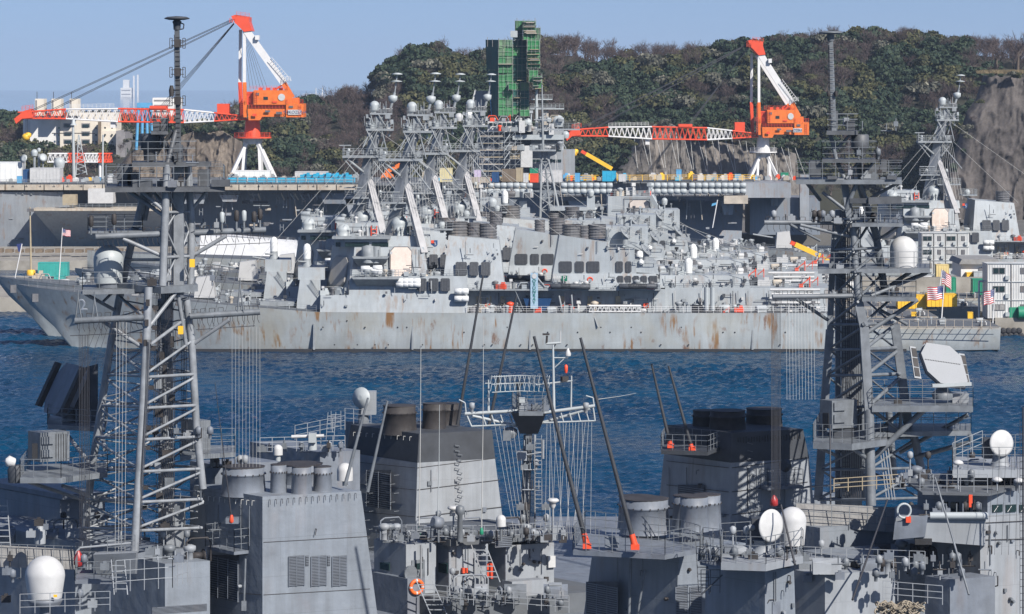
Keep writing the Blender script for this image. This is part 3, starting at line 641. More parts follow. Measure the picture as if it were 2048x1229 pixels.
# --- main mast --------------------------------------------------------
mast = MB()
def mastm(): return M_HOUSE2
g = [(778, 440), (803, 440), (812, 400), (833, 330), (842, 262), (822, 262), (800, 325), (786, 395), (768, 440)]
m1 = MB(); 
dia = lambda xl, xr, y, d: [P(xl, y, 518+d), P(xl*.35+xr*.65, y, 516.8), P(xr, y, 518), P(xl*.35+xr*.65, y, 519.4)]
m1.hexa(dia(768, 803, 476, 0), dia(800, 825, 326, 0)).hexa(dia(800, 825, 326, 0), dia(822, 842, 248, 0)); mo = m1.build('mast', mat('mast_us_grey', (0.25, 0.265, 0.28), 0.55, var=0.25, nscale=.6, streak=.4), dd)
mb = MB(); 
mb.sq(P(811, 362, 518.3), P(848, 508, 511.6), 1.15, 0.8); mb.sq(P(811, 362, 518.3), P(848, 500, 524), 1.0, 0.8)
mb.build('mast_leg', mat('mast_leg_pale', (0.36, 0.355, 0.355), 0.55, var=0.15, streak=.3), mo)
for a_, b_, r_ in (((760, 319, 516.5), (800, 352, 517.6), .22), ((804, 357, 517.5), (836, 318, 516.8), .3), ((806, 350, 518.8), (842, 308, 518.8), .28), ((815, 300, 518), (833, 262, 517.4), .16),
                   ((846, 262, 518), (824, 300, 518.2), .14), ((790, 400, 518), (840, 330, 517.6), .2), ((852, 255, 518.4), (838, 300, 518.2), .12), ((800, 300, 516.5), (818, 262, 516.8), .14), ((806, 250, 517), (820, 285, 517.2), .18)):
    MB().bar(P(*a_), P(*b_), r_, 6).build('strut', M_HOUSE2, mo)
def plat(x0, x1, y, D, dep, par, t_=0.28, h=1.15, step=0.9, name='platform'):
    o = MB().box(((WX(x0, D)+WX(x1, D))/2, D+dep/2, WZ(y, D)-t_/2), (WX(x1, D)-WX(x0, D), dep, t_)).build(name, M_HOUSE2, par)
    a_, b_ = P(x0, y, D+0.08), P(x1, y, D+0.08); c_, d_ = b_+Vector((0, dep-0.16, 0)), a_+Vector((0, dep-0.16, 0))
    MB().rail([a_, b_, c_, d_, a_], h, step, 0.04).build('railing', M_HOUSE2, o); return o
py = plat(757, 845, 318, 516.2, 3.2, mo, 0.4, name='yard_platform')
pm = plat(806, 863, 262, 516.3, 3.2, mo, 0.35); pt = plat(814, 860, 229, 516.8, 2.4, mo, 0.3, 0.6)
MB().bx(826, 236, 842, 262, 517.2, 1.4).build('mast_trunk', M_HOUSE2, mo)
for x, y, w_, h_ in ((806, 232, 6, 8), (846, 232, 11, 9), (812, 246, 7, 9), (849, 250, 8, 8), (835, 246, 8, 8), (858, 243, 5, 9), (825, 307, 8, 10), (815, 306, 6, 9), (834, 303, 8, 12), (797, 307, 5, 8)):
    MB().bx(x, y, x+w_, y+h_, 516.2+rr.uniform(0, 1), 0.8).build('electronics_box', M_HOUSE2 if rr.random() < .7 else M_HOUSE, mo)
dome(P(824, 214, 518), 0.83, 0.75, flare=0.12).build('radome', M_DOMEG, mo)
pl = MB().bar(P(856, 224, 518), P(866, 186, 518), 0.24, 7).bar(P(866, 186, 518), P(871, 150, 518), 0.12, 6).build('mast_pole', M_HOUSE2, mo)
MB().lathe(P(862, 199, 518), [(0.25, -0.7), (0.75, -0.3), (0.8, 0.4), (0.25, 0.6)], 12).build('beacon_antenna', M_DOMEG, pl)
MB().lathe(P(870, 164, 518), [(0.3, -0.06), (0.95, 0), (0.95, 0.1), (0.2, 0.25)], 12).build('disc_antenna', M_DOMEG, pl)
MB().lathe(P(871, 149, 518), [(0.9, 0), (0.95, 0.12), (0.3, 0.3)], 12).build('disc_antenna', M_DOMEG, pl)
for x, y, h_ in ((836, 206, 22), (842, 210, 18), (848, 204, 24), (803, 236, 20), (856, 235, 16)): MB().bar(P(x, y+h_, 517), P(x, y, 517), 0.07, 4).build('whip_antenna', M_HOUSE2, mo)
MB().bar(P(760, 316, 517), P(760, 297, 517), 0.1, 5).bar(P(750, 297, 517), P(775, 297, 517), 0.12, 5).build('bar_antenna', M_HOUSE2, mo)
for k in range(46):   # lamps, boxes and whips crowding the platforms of the mast
    x, y, D = rr.choice(((rr.uniform(758, 844), 318, rr.uniform(516.4, 519)), (rr.uniform(807, 862), 262, rr.uniform(516.5, 519)), (rr.uniform(815, 859), 229, rr.uniform(517, 519)), (rr.uniform(776, 850), rr.choice((405, 440, 470)), rr.uniform(515.5, 519))))
    p = P(x, y, D); q = rr.randrange(5); m = rr.choice((M_HOUSE2, M_HOUSE2, M_RING, M_DOMEG, M_WHITE)); mb = MB()
    if q == 0: mb.bar(p, p+UPV*rr.uniform(.8, 2), .07, 5).box(tuple(p+UPV*.8), (.35, .3, .35))
    elif q == 1: mb.lathe(p, [(.1, 0), (.12, .5), (.28, .55), (.25, 1.1), (.05, 1.25)], 8)
    elif q == 2: mb.box(tuple(p+UPV*.4), (rr.uniform(.4, .9), .5, .8))
    elif q == 3: mb.bar(p-Vector((.6, 0, -.7)), p+Vector((.6, 0, .7)), .06, 5).bar(p, p+UPV*.8, .06, 5)
    else: mb.bar(p, p-UPV*rr.uniform(.8, 1.6), .05, 4).box(tuple(p-UPV*1.1), (.4, .3, .4))
    mb.build(('signal_lamp', 'small_antenna', 'electronics_box', 'cross_antenna', 'hanging_lamp')[q], m, mo)
for a_, b_ in (((806, 262, 516.4), (832, 318, 516.4)), ((832, 262, 516.4), (806, 318, 516.4)), ((838, 262, 516.4), (852, 318, 517)), ((757, 322, 516.6), (790, 360, 517.5)), ((838, 322, 516.6), (818, 350, 517.5)), ((815, 229, 517), (823, 262, 517)), ((858, 229, 517), (845, 262, 517)), ((830, 229, 516.9), (850, 262, 516.9)), ((800, 400, 513), (770, 440, 514)), ((822, 330, 516.5), (868, 390, 515)), ((760, 385, 516), (800, 385, 516)), ((762, 420, 516), (805, 418, 516))): MB().bar(P(*a_), P(*b_), .11, 5).build('strut', M_HOUSE2, mo)
plat(762, 812, 405, 515.4, 3.0, mo, .25); plat(806, 866, 430, 515.2, 3.5, mo, .25); plat(868, 906, 458, 514, 5, dd, .25, name='stack_platform')
# halyards
mb = MB(); 
for k in range(7): mb.bar(P(845-k*4, 320, 516.5), P(868-k*8, 470, 514), 0.03, 4, cap=False)
mb.build('halyards', M_WIRE, mo)
# --- stacks -------------------------------------------------------------
lv = {}
def louvre(parent, x0, y0, x1, y1, D, slant=0.0):
    wd, ht = WX(x1, D)-WX(x0, D), WZ(y0, D)-WZ(y1, D); key = (round(wd, 1), round(ht, 1))
    if key not in lv:
        mb = MB(); c = 0.18; a_, b_ = wd/2, ht/2
        mb.hexa([(-a_+c, 0, -b_), (a_-c, 0, -b_), (a_, 0, -b_+c), (a_, 0, b_-c), (a_-c, 0, b_), (-a_+c, 0, b_), (-a_, 0, b_-c), (-a_, 0, -b_+c)],
                [(x*0.98, -0.12, z*0.98) for x, z in ((-a_+c, -b_), (a_-c, -b_), (a_, -b_+c), (a_, b_-c), (a_-c, b_), (-a_+c, b_), (-a_, b_-c), (-a_, -b_+c))])
        n = int(wd/0.22)
        for i in range(1, n): mb.box((-a_+wd*i/n, -0.15, 0), (0.05, 0.07, ht*0.9))
        lv[key] = mb.mesh('louvre', M_LOUV)
    o = inst('louvre', lv[key], parent, P((x0+x1)/2, (y0+y1)/2, D)); o.rotation_euler = (slant, 0, 0); return o
def drum(par, x0, x1, y0, y1, D, name='exhaust_drum'):
    c = P((x0+x1)/2, y1, D); r_ = (WX(x1, D)-WX(x0, D))/2; h_ = WZ(y0, D)-WZ(y1, D); pr = [(r_*0.95, 0)]
    n = max(3, int(h_/0.42))
    for i in range(n): z = h_*(i+0.25)/n; pr += [(r_*0.95, z), (r_*1.03, z+h_/n*0.2), (r_*1.03, z+h_/n*0.5), (r_*0.95, z+h_/n*0.65)]
    pr += [(r_*1.02, h_), (r_*0.9, h_), (r_*0.88, h_*0.8)]
    return MB().lathe(c, pr, 18, smooth=False).build(name, M_RING, par)
st1 = MB().hexa([P(884, 582, 509.6), P(1010, 582, 509.6), P(1010, 582, 509.6)+Vector((0, 16, 0)), P(884, 582, 509.6)+Vector((0, 16, 0))],
                [P(897, 472, 512.2), P(998, 480, 512.2), P(998, 480, 512.2)+Vector((0, 11.5, 0)), P(897, 472, 512.2)+Vector((0, 11.5, 0))]).build('forward_stack', M_HOUSE, dd)
for x0, x1 in ((911, 934), (939, 957), (962, 981)): louvre(st1, x0, 524, x1, 552, 510.15, -0.22)
for x0, x1, y0 in ((892, 936, 444), (934, 962, 446), (958, 994, 448)): drum(st1, x0, x1, y0, y0+36, 516)
zC = WZ(581, 509.8)
for x0, x1 in ((834, 853), (857, 877), (881, 900)): louvre(dd, x0, 557, x1, 583, 508.75, -0.08)
# main-deck level amidships: recessed bulkheads and the boat deck above
blk(dd, 'midship_house', M_HOUSE, [(935, 511.5), (1330, 511.5), (1330, 525), (935, 525)], [(935, 511.6), (1330, 511.6), (1330, 525), (935, 525)], 6.15, zC)
blk(dd, 'boat_deck', M_HOUSE2, [(936, 508.9), (1322, 508.9), (1322, 527), (936, 527)], [(936, 508.9), (1322, 508.9), (1322, 527), (936, 527)], zC, zC+0.22)
st2 = MB().hexa([P(1103, 582, 509.6), P(1316, 582, 509.6), P(1316, 582, 509.6)+Vector((0, 16, 0)), P(1103, 582, 509.6)+Vector((0, 16, 0))],
                [P(1106, 548, 510.4), P(1312, 548, 510.4), P(1312, 548, 510.4)+Vector((0, 14.5, 0)), P(1106, 548, 510.4)+Vector((0, 14.5, 0))]).build('aft_deckhouse', M_HOUSE, dd)
st3 = MB().sil([(1106, 548), (1119, 472), (1216, 486), (1216, 497), (1268, 497), (1273, 548)], 510.9, 12.5).build('aft_stack', M_HOUSE, dd)
for x0, x1 in ((1118, 1144), (1150, 1168), (1173, 1199), (1231, 1246), (1251, 1263)): louvre(st3, x0, 523, x1, 545.5, 510.85)
for x0, x1 in ((1234, 1247), (1250, 1262), (1266, 1278), (1281, 1294), (1297, 1315)): louvre(st2, x0, 552, x1, 572, 510.1)
for x0, x1, y0 in ((1124, 1162, 449), (1158, 1180, 452), (1176, 1212, 449)): drum(st3, x0, x1, y0, y0+28, 515)
drum(st3, 1098, 1130, 436, 470, 520)
MB().bx(1212, 453, 1296, 500, 514.5, 8).build('director_house', M_HOUSE, st3)
MB().sil([(1268, 545), (1268, 520), (1313, 524), (1316, 548)], 511.2, 11).build('director_house', M_HOUSE, st2)
def director(x, y, D, par, r=1.15):
    pd = MB().bar(P(x, y+20, D), P(x, y, D), 0.55, 9, 0.45).build('director_pedestal', M_HOUSE2, par)
    c = P(x, y-2, D); ax = Vector((0.62, -0.25, 0.55)).normalized()
    MB().lathe(c, [(0.25, -0.5), (r, -0.05), (r*1.02, 0.05), (r*0.6, -0.02), (0.1, -0.12)], 16, ax).build('director_dish', M_HOUSE2, pd)
    MB().bar(c+ax*0.1, c+ax*1.25, 0.05, 4).bar(c+Vector((0, 0, 1)), c+ax*1.25, 0.04, 4).box(tuple(c+ax*1.25), (0.25, 0.25, 0.25)).build('feed_arm', M_HOUSE2, pd); return pd
director(1250, 468, 513, st3); director(1292, 502, 512.5, st2)
mb = MB()
for x0, x1, y in ((1215, 1270, 489), (1268, 1313, 521)): mb.rail([P(x0, y, 510.6), P(x1, y, 510.6)], -0.55, 1.6, 0.05, 1); mb.bar(P(x0, y, 510), P(x1, y, 510), .05, 4)
mb.build('catwalk_net', M_HOUSE2, st3)
dome(P(1282, 524, 511), 0.42, 0.4).build('radome', M_DOME, st2)
def ciws(x, y, D, par):
    b_ = MB().lathe(P(x, y, D), [(0.9, -2.2), (1.0, -1.2), (0.7, -0.6), (0.62, 0.2)], 12).build('gun_mount', M_HOUSE2, par)
    MB().lathe(P(x, y, D), [(0.62, 0.2), (0.66, 1.6), (0.6, 2.1), (0.4, 2.5), (0.05, 2.65)], 12).build('gun_radome', M_DOME, b_)
    MB().bar(P(x-2, y+4, D-0.6), P(x-18, y+3, D-1.2), 0.14, 6).build('gun_barrel', M_HOUSE2, b_)
# after deckhouse (hangar) and its clutter
blk(dd, 'after_deckhouse', M_HOUSE, [(1330, 512.5), (1660, 512.5), (1660, 524), (1330, 524)], [(1330, 512.7), (1655, 512.7), (1655, 524), (1330, 524)], 6.15, WZ(576, 512.7))
blk(dd, 'hangar', M_HOUSE, [(1318, 513), (1500, 513), (1500, 524), (1318, 524)], [(1320, 513.4), (1495, 513.4), (1495, 524), (1320, 524)], WZ(576, 513), WZ(551, 513.4))
ciws(1377, 549, 516, dd)
ram = sponson(612, 640, 0, 510, 1, 10, brace=False) if False else None
# forward gun, missile cells and close-in weapon before the bridge
gm = MB().hexa([P(388, 596, 516.2), P(430, 596, 516.2), P(430, 596, 516.2)+Vector((0, 3.6, 0)), P(388, 596, 516.2)+Vector((0, 3.6, 0))],
               [P(392, 556, 516.6), P(424, 552, 516.6), P(424, 552, 516.6)+Vector((0, 2.6, 0)), P(392, 556, 516.6)+Vector((0, 2.6, 0))]).build('gun_turret', mat('turret_grey', (0.42, 0.42, 0.41), 0.5, var=0.06), dd)
MB().bar(P(392, 570, 518), P(332, 560, 518), 0.18, 8).build('gun_barrel', M_HOUSE2, gm)
ciws(614, 520, 518, dd)
blk(dd, 'forward_platform', M_HOUSE, [(592, 513), (641, 513), (641, 523), (592, 523)], [(600, 513.6), (641, 513.6), (641, 522.4), (600, 522.4)], 6.4, WZ(560, 513.6))
blk(dd, 'forward_platform', M_HOUSE, [(596, 514), (650, 514), (650, 522), (596, 522)], [(596, 514.2), (650, 514.2), (650, 522), (596, 522)], WZ(560, 514), WZ(536, 514.2))
# life rings, lockers, ventilators, winches: crowds of small fittings on every deck
FIT_M = [M_HOUSE2]*6+[M_HOUSE]*3*2+[M_WHITE, M_WHITE, M_RING, M_RING, M_RED, M_EDGE, M_BLACK, M_LOUV, M_DOMEG]
fits = []
for k in range(14):
    mb = MB(); q = k % 7
    if q == 0: mb.box((0, 0, .45), (1.0, .7, .9))
    elif q == 1: mb.lathe((0, 0, 0), [(.32, 0), (.32, .8), (.5, 1.0), (.5, 1.2), (.1, 1.35)], 9)
    elif q == 2: mb.bar((0, 0, 0), (0, 0, 1.4), .12, 6).box((0, 0, 1.4), (.5, .4, .4))
    elif q == 3: mb.lathe((0, 0, .5), [(.3, -.7), (.38, -.6), (.38, .6), (.3, .7)], 9, (1, 0, 0)).box((0, 0, .12), (1.2, .7, .24))
    elif q == 4: mb.box((0, 0, .35), (1.5, .9, .7)).box((.3, 0, .85), (.5, .5, .4))
    elif q == 5: mb.bar((-.7, 0, .1), (.6, 0, 1.1), .07, 5).bar((.6, 0, 0), (.6, 0, 1.3), .08, 5).box((-.5, 0, .2), (.5, .5, .4))
    else: mb.path([(-.9, 0, .2), (-.5, 0, .9), (.5, 0, .9), (.9, 0, .2)], .08, 5).box((0, 0, .3), (.7, .5, .6))
    fits.append(mb)
fitme = {}
def fit(par, loc, s, rg):
    k = rg.randrange(14); m = rg.choice(FIT_M); key = (k % 7, m.name)
    if key not in fitme: fitme[key] = fits[k].mesh('deck_fitting', m)
    nm_ = ('locker', 'ventilator', 'instrument_post', 'hose_reel', 'winch', 'davit', 'bollard')[k % 7]
    return inst(nm_, fitme[key], par, loc, rg.uniform(-.5, .5), (s, s, s))
for n, x0, x1, Da, Db, z, s0 in ((22, 200, 380, 513, 523, None, .8), (26, 400, 600, 511, 522, None, .8), (8, 644, 694, 509.3, 511, zA, .9), (10, 700, 860, 509.3, 509.9, zB, .8), (7, 776, 862, 514.6, 518, WZ(473, 514.5), .9), (8, 674, 776, 512, 513.6, zW+.3, .7),
        (30, 940, 1095, 509.1, 511.2, 6.2, .9), (26, 1100, 1325, 509.0, 511.2, 6.2, .9), (22, 940, 1100, 509.2, 511, zC+.22, .8), (16, 1105, 1322, 509.1, 509.5, zC+.22, .8), (30, 1332, 1650, 509, 512.3, 6.2, .9),
        (30, 1332, 1650, 512.8, 520, WZ(576, 512.7), .9), (20, 1322, 1495, 513.5, 523, WZ(551, 513.4), .8), (24, 1662, 1975, 509.5, 522, 4.05, .6), (8, 674, 756, 514.5, 520, WZ(447, 514), .8), (9, 862, 884, 511, 520, zB, .9), (6, 1214, 1294, 515, 520, WZ(453, 514.5), .7)):
    for k in range(n):
        D = rr.uniform(Da, Db); x = rr.uniform(x0, x1)
        zz = z if z is not None else float(np.interp(WX(x, D), [q[0] for q in ST], [q[1] for q in ST]))
        fit(dd, (WX(x, D), D, zz), s0*rr.uniform(.7, 1.5), rr)
# bulkhead doors, fire stations, ladders on the recessed walls
door = MB().box((0, 0, 0), (.8, .12, 1.8)).mesh('door', M_TAN)
for x in (958, 978, 1006, 1125, 1180, 1236): inst('door', door, dd, P(x, 604, 511.3))
reel = MB().lathe((0, 0, 0), [(.45, 0), (.5, .12), (.3, .14), (.3, .04)], 12, (0, -1, 0)).mesh('life_ring', M_RED)
for x, y, D in ((975, 613, 511.3), (1292, 612, 511.3), (1180, 560, 510.2)): inst('life_ring', reel, dd, P(x, y, D))
for a_, b_ in (((1030, 580, 509), (1048, 622, 509)), ((640, 590, 513), (622, 560, 513)), ((936, 582, 510), (936, 554, 511))):
    MB().ladder(P(*a_), P(*b_), 0.8, 0.3, 0.05, (0, 1, 0)).build('ladder', M_HOUSE2, dd)
# long pipes and booms along the boat deck
cyl = MB().lathe((0, 0, 0), [(.3, -1.6), (.42, -1.5), (.42, 1.5), (.3, 1.6)], 10, (1, 0, 0))
for x, y in ((1122, 573), (1140, 573), (1160, 574), (1258, 573), (1275, 573), (1293, 573)):
    c = MB(); c.v = [(v[0]+WX(x, 508.6), v[1]+508.6, v[2]+WZ(y, 508.6)) for v in cyl.v]; c.f = cyl.f; c.sm = cyl.sm; c.build('fuel_bladder', M_LOUV, dd)
for y in (580, 589, 597, 606, 616): MB().bar(P(1530+(y*7) % 30, y, 510+(y % 3)), P(1640, y, 510+(y % 3)), .22, 7).build('torpedo_tube', M_WHITE, dd)
for x in (1413, 1425): MB().bar(P(x, 622, 509), P(x, 575, 509), .38, 8).build('standpipe', M_DOMEG, dd)
mb = MB(); mb.truss(P(1178, 624, 508.2), P(1282, 624, 508.2), P(1178, 612, 508.2), P(1282, 612, 508.2), 12, .07, .11, (0, .8, 0)); mb.build('gangway', M_CRWH, dd)
bt = MB().hexa([P(1055, 622, 509.5), P(1096, 622, 509.5), P(1096, 622, 509.5)+Vector((0, 1.6, 0)), P(1055, 622, 509.5)+Vector((0, 1.6, 0))],
               [P(1047, 598, 509), P(1103, 598, 509), P(1103, 598, 509)+Vector((0, 2.6, 0)), P(1047, 598, 509)+Vector((0, 2.6, 0))]).build('inflatable_boat', M_NAVY, dd)
for a_, b_, r_ in (((1126, 630, 508.4), (1118, 592, 509), .16), ((1146, 628, 508.4), (1143, 590, 509), .14), ((1196, 655, 507.9), (1180, 612, 508.4), .12), ((1090, 575, 509), (1066, 545, 508.8), .14)): MB().bar(P(*a_), P(*b_), r_, 6).build('davit_arm', M_HOUSE2, dd)
# pipes, boxes and brackets on the outer walls; dark pieces also stand in for shaded gaps
for x0, x1, y0, y1, D, n in ((645, 930, 562, 620, 508.4, 16), (712, 860, 500, 548, 509.7, 16), (905, 1000, 484, 520, 510.6, 8), (1122, 1262, 480, 518, 510.7, 8), (1108, 1230, 552, 578, 509.7, 14), (940, 1320, 586, 622, 511.3, 60), (1335, 1650, 582, 622, 512.3, 50), (1325, 1490, 553, 574, 512.9, 22), (676, 756, 450, 474, 514.1, 10), (1216, 1294, 456, 484, 514.3, 9)):
    for k in range(n):
        x, y = rr.uniform(x0, x1), rr.uniform(y0, y1); q = rr.randrange(5); m = rr.choice((M_RING, M_HOUSE2, M_LOUV, M_WHITE, M_HOUSE2)); w_ = rr.uniform(2, 6); h_ = rr.uniform(3, 8)
        if q < 2: MB().bx(x, y, x+w_, min(y+h_, y1+2), D-.25, .4).build('wall_box', m, dd)
        elif q == 2: MB().bar(P(x, y0, D-.12), P(x, min(y1, y0+rr.uniform(14, 40)), D-.12), .07, 5).build('wall_pipe', m, dd)
        elif q == 3: MB().bar(P(x, y, D-.12), P(min(x+rr.uniform(8, 26), x1), y, D-.12), .06, 5).build('wall_pipe', m, dd)
        else: MB().path([P(x, y, D), P(x, y, D)-Vector((0, .5, 0)), P(x, y, D)+Vector((0, -.5, .7))], .06, 5).build('wall_bracket', m, dd)
mb = MB()
for a_, b_ in (((645, 575), (900, 555)), ((826, 262), (560, 560)), ((826, 262), (1120, 470)), ((842, 320), (1010, 478)), ((1130, 440), (1290, 470)), ((830, 262), (690, 450)), ((820, 318), (720, 470)), ((1212, 455), (1500, 560)), ((1250, 455), (1420, 552))): mb.bar(P(*a_, 513), P(*b_, 513), .035, 4, cap=False)
mb.build('stays', M_WIRE, dd)
# guard rails
def hz(px): return float(np.interp(px_station(px), [q[0] for q in ST], [q[1] for q in ST])), float(np.interp(px_station(px), [q[0] for q in ST], [q[2] for q in ST]))
def rim(x0, x1, st, off=.1):
    pts = []
    n = int((x1-x0)/st)+1
    for i in range(n+1):
        x = x0+(x1-x0)*i/n; z, bb = hz(x); pts.append(Vector((px_station(x), YC-bb+off, z)))
    return pts
MB().rail(rim(60, 640, 40), 1.05, 1.5, .03).build('guard_rail', M_HOUSE2, dd); MB().rail(rim(935, 1640, 60), 1.05, 1.3, .035).build('guard_rail', M_CRWH, dd)
MB().rail([P(937, 581, 509), P(1320, 581, 509)], 1.05, 1.2, .03).rail([P(701, 553, 509.7), P(935, 553, 509.7)], 1.05, 1.4, .03).rail([P(1332, 576, 512.8), P(1655, 576, 512.8)], 1.0, 1.5, .03).rail([P(1320, 551, 513.5), P(1495, 551, 513.5)], 1, 1.4, .03).build('guard_rail', M_HOUSE2, dd)
# flight deck nets folded out along the edge
net = MB()
for p, q in zip(rim(1662, 1982, 18, 0), rim(1662, 1982, 18, 0)[1:]):
    o1 = Vector((0, -1.5, -.2)); net.bar(p, p+o1, .06, 4); net.bar(p+o1, q+o1, .05, 4); net.bar(p+o1*.5, q+o1*.5, .03, 4); net.bar(p, q, .05, 4); net.bar(p, p+Vector((0, 0, 1.1)), .05, 4); net.bar(p+Vector((0, 0, 1.1)), q+Vector((0, 0, 1.1)), .03, 4)
net.build('deck_edge_net', M_EDGE, dd)
MB().lathe(P(1590, 600, 516), [(1.1, 0), (1.15, .4), (1.1, .5), (1.15, .9), (1.1, 1.0), (1.15, 1.5), (1, 1.6)], 14).build('exhaust_drum', M_RING, dd)
# missile cells: low hatched block on the foredeck
MB().bx(520, 604, 590, 613, 514, 8).build('missile_cell_block', M_HOUSE2, dd)
flagpole = MB().bar(P(1982, 652, 518), P(1984, 604, 518), .09, 6)

# sisters: copies shifted astern/ahead and outboard
SIS = [(-7.0, 22.2, 'second grey destroyer of the moored row, its bow furthest left'), (3.3, 44.6, 'third grey destroyer of the moored row, its mast third from the left'),
       (8.6, 66.8, 'fourth grey destroyer, lying directly against the concrete pier')]
for dx, dy, lab in SIS:
    c = copy_tree(dd, None, lab); c.location = (dx, YC+dy, 0)
# marks only the nearest ship carries
sg = MB().bx(1123, 552, 1134.5, 563, 509.55, .12).build('parking_sign', mat('sign_green', (0.0, 0.13, 0.07), .5, var=.05), dd)
text('P', 'sign_letter', P(1128.7, 557.5, 509.5), 1.0, M_WHITE, sg)
for k in range(4): MB().bx(1107.5+k*3.6, 552, 1109.2+k*3.6, 564, 509.6, .08).build('painted_bar', M_WHITE, dd)
bn = MB().bx(1061, 546, 1076, 618, 508.7, .15).build('banner', mat('banner_blue', (0.30, 0.42, 0.52), .7, var=.1, bump=.4), dd)
text('OSUNRAY', 'banner_letters', P(1068.5, 584, 508.6), 0.72, mat('banner_ink', (0.02, 0.2, 0.16), .6, var=0), bn, vertical=True)
MB().lathe(P(1068.5, 553, 508.65), [(.4, 0), (.38, .05)], 14, (0, -1, 0)).build('banner_emblem', M_WHITE, bn)
em = MB().sil([(862, 481), (875, 481), (875, 490), (872, 494), (868, 494), (862, 489)], 511.4, .1).build('emblem', M_NAVY, dd); MB().sil([(862, 481), (868, 481), (868, 487), (862, 487)], 511.3, .08).build('emblem_corner', M_RED, em)
text('5', 'emblem_number', P(870.5, 488, 511.2), .75, M_WHITE, em)
ht = mat('hull_number_grey', (0.66, 0.68, 0.69), .6, var=.1)
text('2', 'hull_number', P(166, 611, 513.3), 2.9, ht, dd, rot=(math.radians(116), 0, math.radians(-17)))
# ================================================================ cruiser, sixth ship, carrier, cranes
c = copy_tree(dd, None, 'grey destroyer with its raked mast in front of the dark cliff at the far right'); c.location = (106.6, 672, 0)
for ch in list(c.children):      # the marks belong to the nearest ship only
    if ch.name.split('.')[0] in ('parking_sign', 'painted_bar', 'banner', 'hull_number'):
        for g in list(ch.children): bpy.data.objects.remove(g)
        bpy.data.objects.remove(ch)
cr = thing('cruiser', 'tall sided grey cruiser with a buff eight-sided radar face and lattice masts behind the destroyers', 'warship', (0, 633, 0))
sw = lambda x, zd, b, w_, zl=-1: (x, zd, b, w_, zl)
hull_loft([sw(-84, 9.6, .1, .05, 6), sw(-76, 9.2, 3, .2, 0.2), sw(-60, 8.4, 6, 3), sw(-30, 7.4, 8, 7), sw(30, 6.4, 8.2, 7.6), sw(37, 6.4, 7.5, 6.5)], 'hull', M_HULL, cr, 633)
def cb(x0, y0, x1, y1, D, dep, name, m=M_HOUSE): return MB().bx(x0, y0, x1, y1, D, dep).build(name, m, cr)
ah = MB().sil([(1214, 500), (1216, 393), (1312, 393), (1334, 500)], 628, 9).build('after_house', M_HOUSE, cr)
oct_panel(P(1279, 420, 627.8), 3.8, 3.7, (0, -1, 0.06), t=.25).build('radar_face', M_PANEL, ah); oct_panel(P(1279, 420, 627.9), 3.8, 3.7, (0, -1, 0.06), t=.22, grow=1.06).build('radar_face_frame', M_RING, ah)
mb = MB()
for a_, b_ in (((1249, 396), (1249, 448)), ((1302, 396), (1302, 448)), ((1249, 396), (1302, 396)), ((1247, 420), (1225, 420)), ((1247, 420), (1247, 448)), ((1307, 420), (1325, 420))): mb.bar(P(*a_, 627.7), P(*b_, 627.7), .06, 4)
mb.build('weld_trim', M_RING, ah)
MB().sq(P(1302, 392, 626.6), P(1326, 434, 625.5), .8).build('mast_leg', M_DOMEG, ah)
MB().lathe(P(1236, 393, 631), [(1.35, -.1), (1.35, .9), (1.1, 1.3)], 14).build('capstan_house', M_EDGE, ah); MB().bx(1252, 376, 1271, 391, 630, 2).build('equipment_locker', M_WHITE, ah)
dome(P(1329, 402, 630), .6, .8, flare=.2).build('radome', M_DOMEG, ah); dome(P(1182, 386, 629), .65, .7, flare=.3).build('radome', M_DOMEG, cr); cb(1174, 392, 1190, 420, 629, 1.5, 'sensor_mount')
mb = MB().rail([P(1217, 393, 628.3), P(1312, 393, 628.3)], 1.1, 1.2, .04); mb.build('railing', M_HOUSE2, ah)
cb(1095, 440, 1215, 520, 626, 12, 'midship_house'); cb(960, 396, 1010, 470, 629, 7, 'forward_house'); cb(880, 405, 960, 470, 630, 7, 'forward_house'); cb(1010, 418, 1060, 520, 628, 9, 'stack_house'); cb(1100, 415, 1175, 422, 627, 8, 'awning')
for x0, x1, y0 in ((952, 990, 424), (1038, 1076, 440), (1096, 1118, 426), (1124, 1160, 428)): drum(cr, x0, x1, y0, y0+26, 627)
dome(P(918, 428, 626), 1.5, 1.3, flare=.2).build('radome', M_DOMEG, cr); dome(P(985, 405, 628), .9, .8, flare=.1).build('radome', M_DOMEG, cr); dome(P(1017, 448, 625), .95, .9, flare=.2).build('radome', M_DOMEG, cr)
ciws(1010, 408, 629, cr)
# lattice mast
lm = MB()
for a_, b_ in (((1080, 470, 631), (1083, 300, 633)), ((1128, 470, 631), (1093, 300, 633)), ((1104, 470, 637), (1088, 300, 635))): lm.bar(P(*a_), P(*b_), .28, 6, .2)
for k in range(7):
    y0, y1 = 300+k*24, 324+k*24; l0, r0, l1, r1 = 1083-k*.4, 1093+k*5, 1083-k*.4-.4, 1098+k*5
    lm.bar(P(l0, y0, 632.6), P(r1, y1, 632.4), .12, 4); lm.bar(P(r0, y0, 632.6), P(l1, y1, 632.4), .12, 4); lm.bar(P(l0, y0, 632.6), P(r0, y0, 632.6), .12, 4)
lmo = lm.build('lattice_mast', M_HOUSE2, cr)
def platc(x0, x1, y, D, dep, par, m=M_HOUSE2, t_=.3, h=1.1):
    o = MB().bx(x0, y, x1, y+t_*F/D, D, dep).build('platform', m, par); a_, b_ = P(x0, y, D+.05), P(x1, y, D+.05); c_, d_ = b_+Vector((0, dep-.1, 0)), a_+Vector((0, dep-.1, 0))
    MB().rail([d_, a_, b_, c_], h, 1.1, .05).build('railing', m, o); return o
platc(1064, 1112, 300, 631, 4, lmo); platc(1070, 1160, 258, 633, 3, lmo)
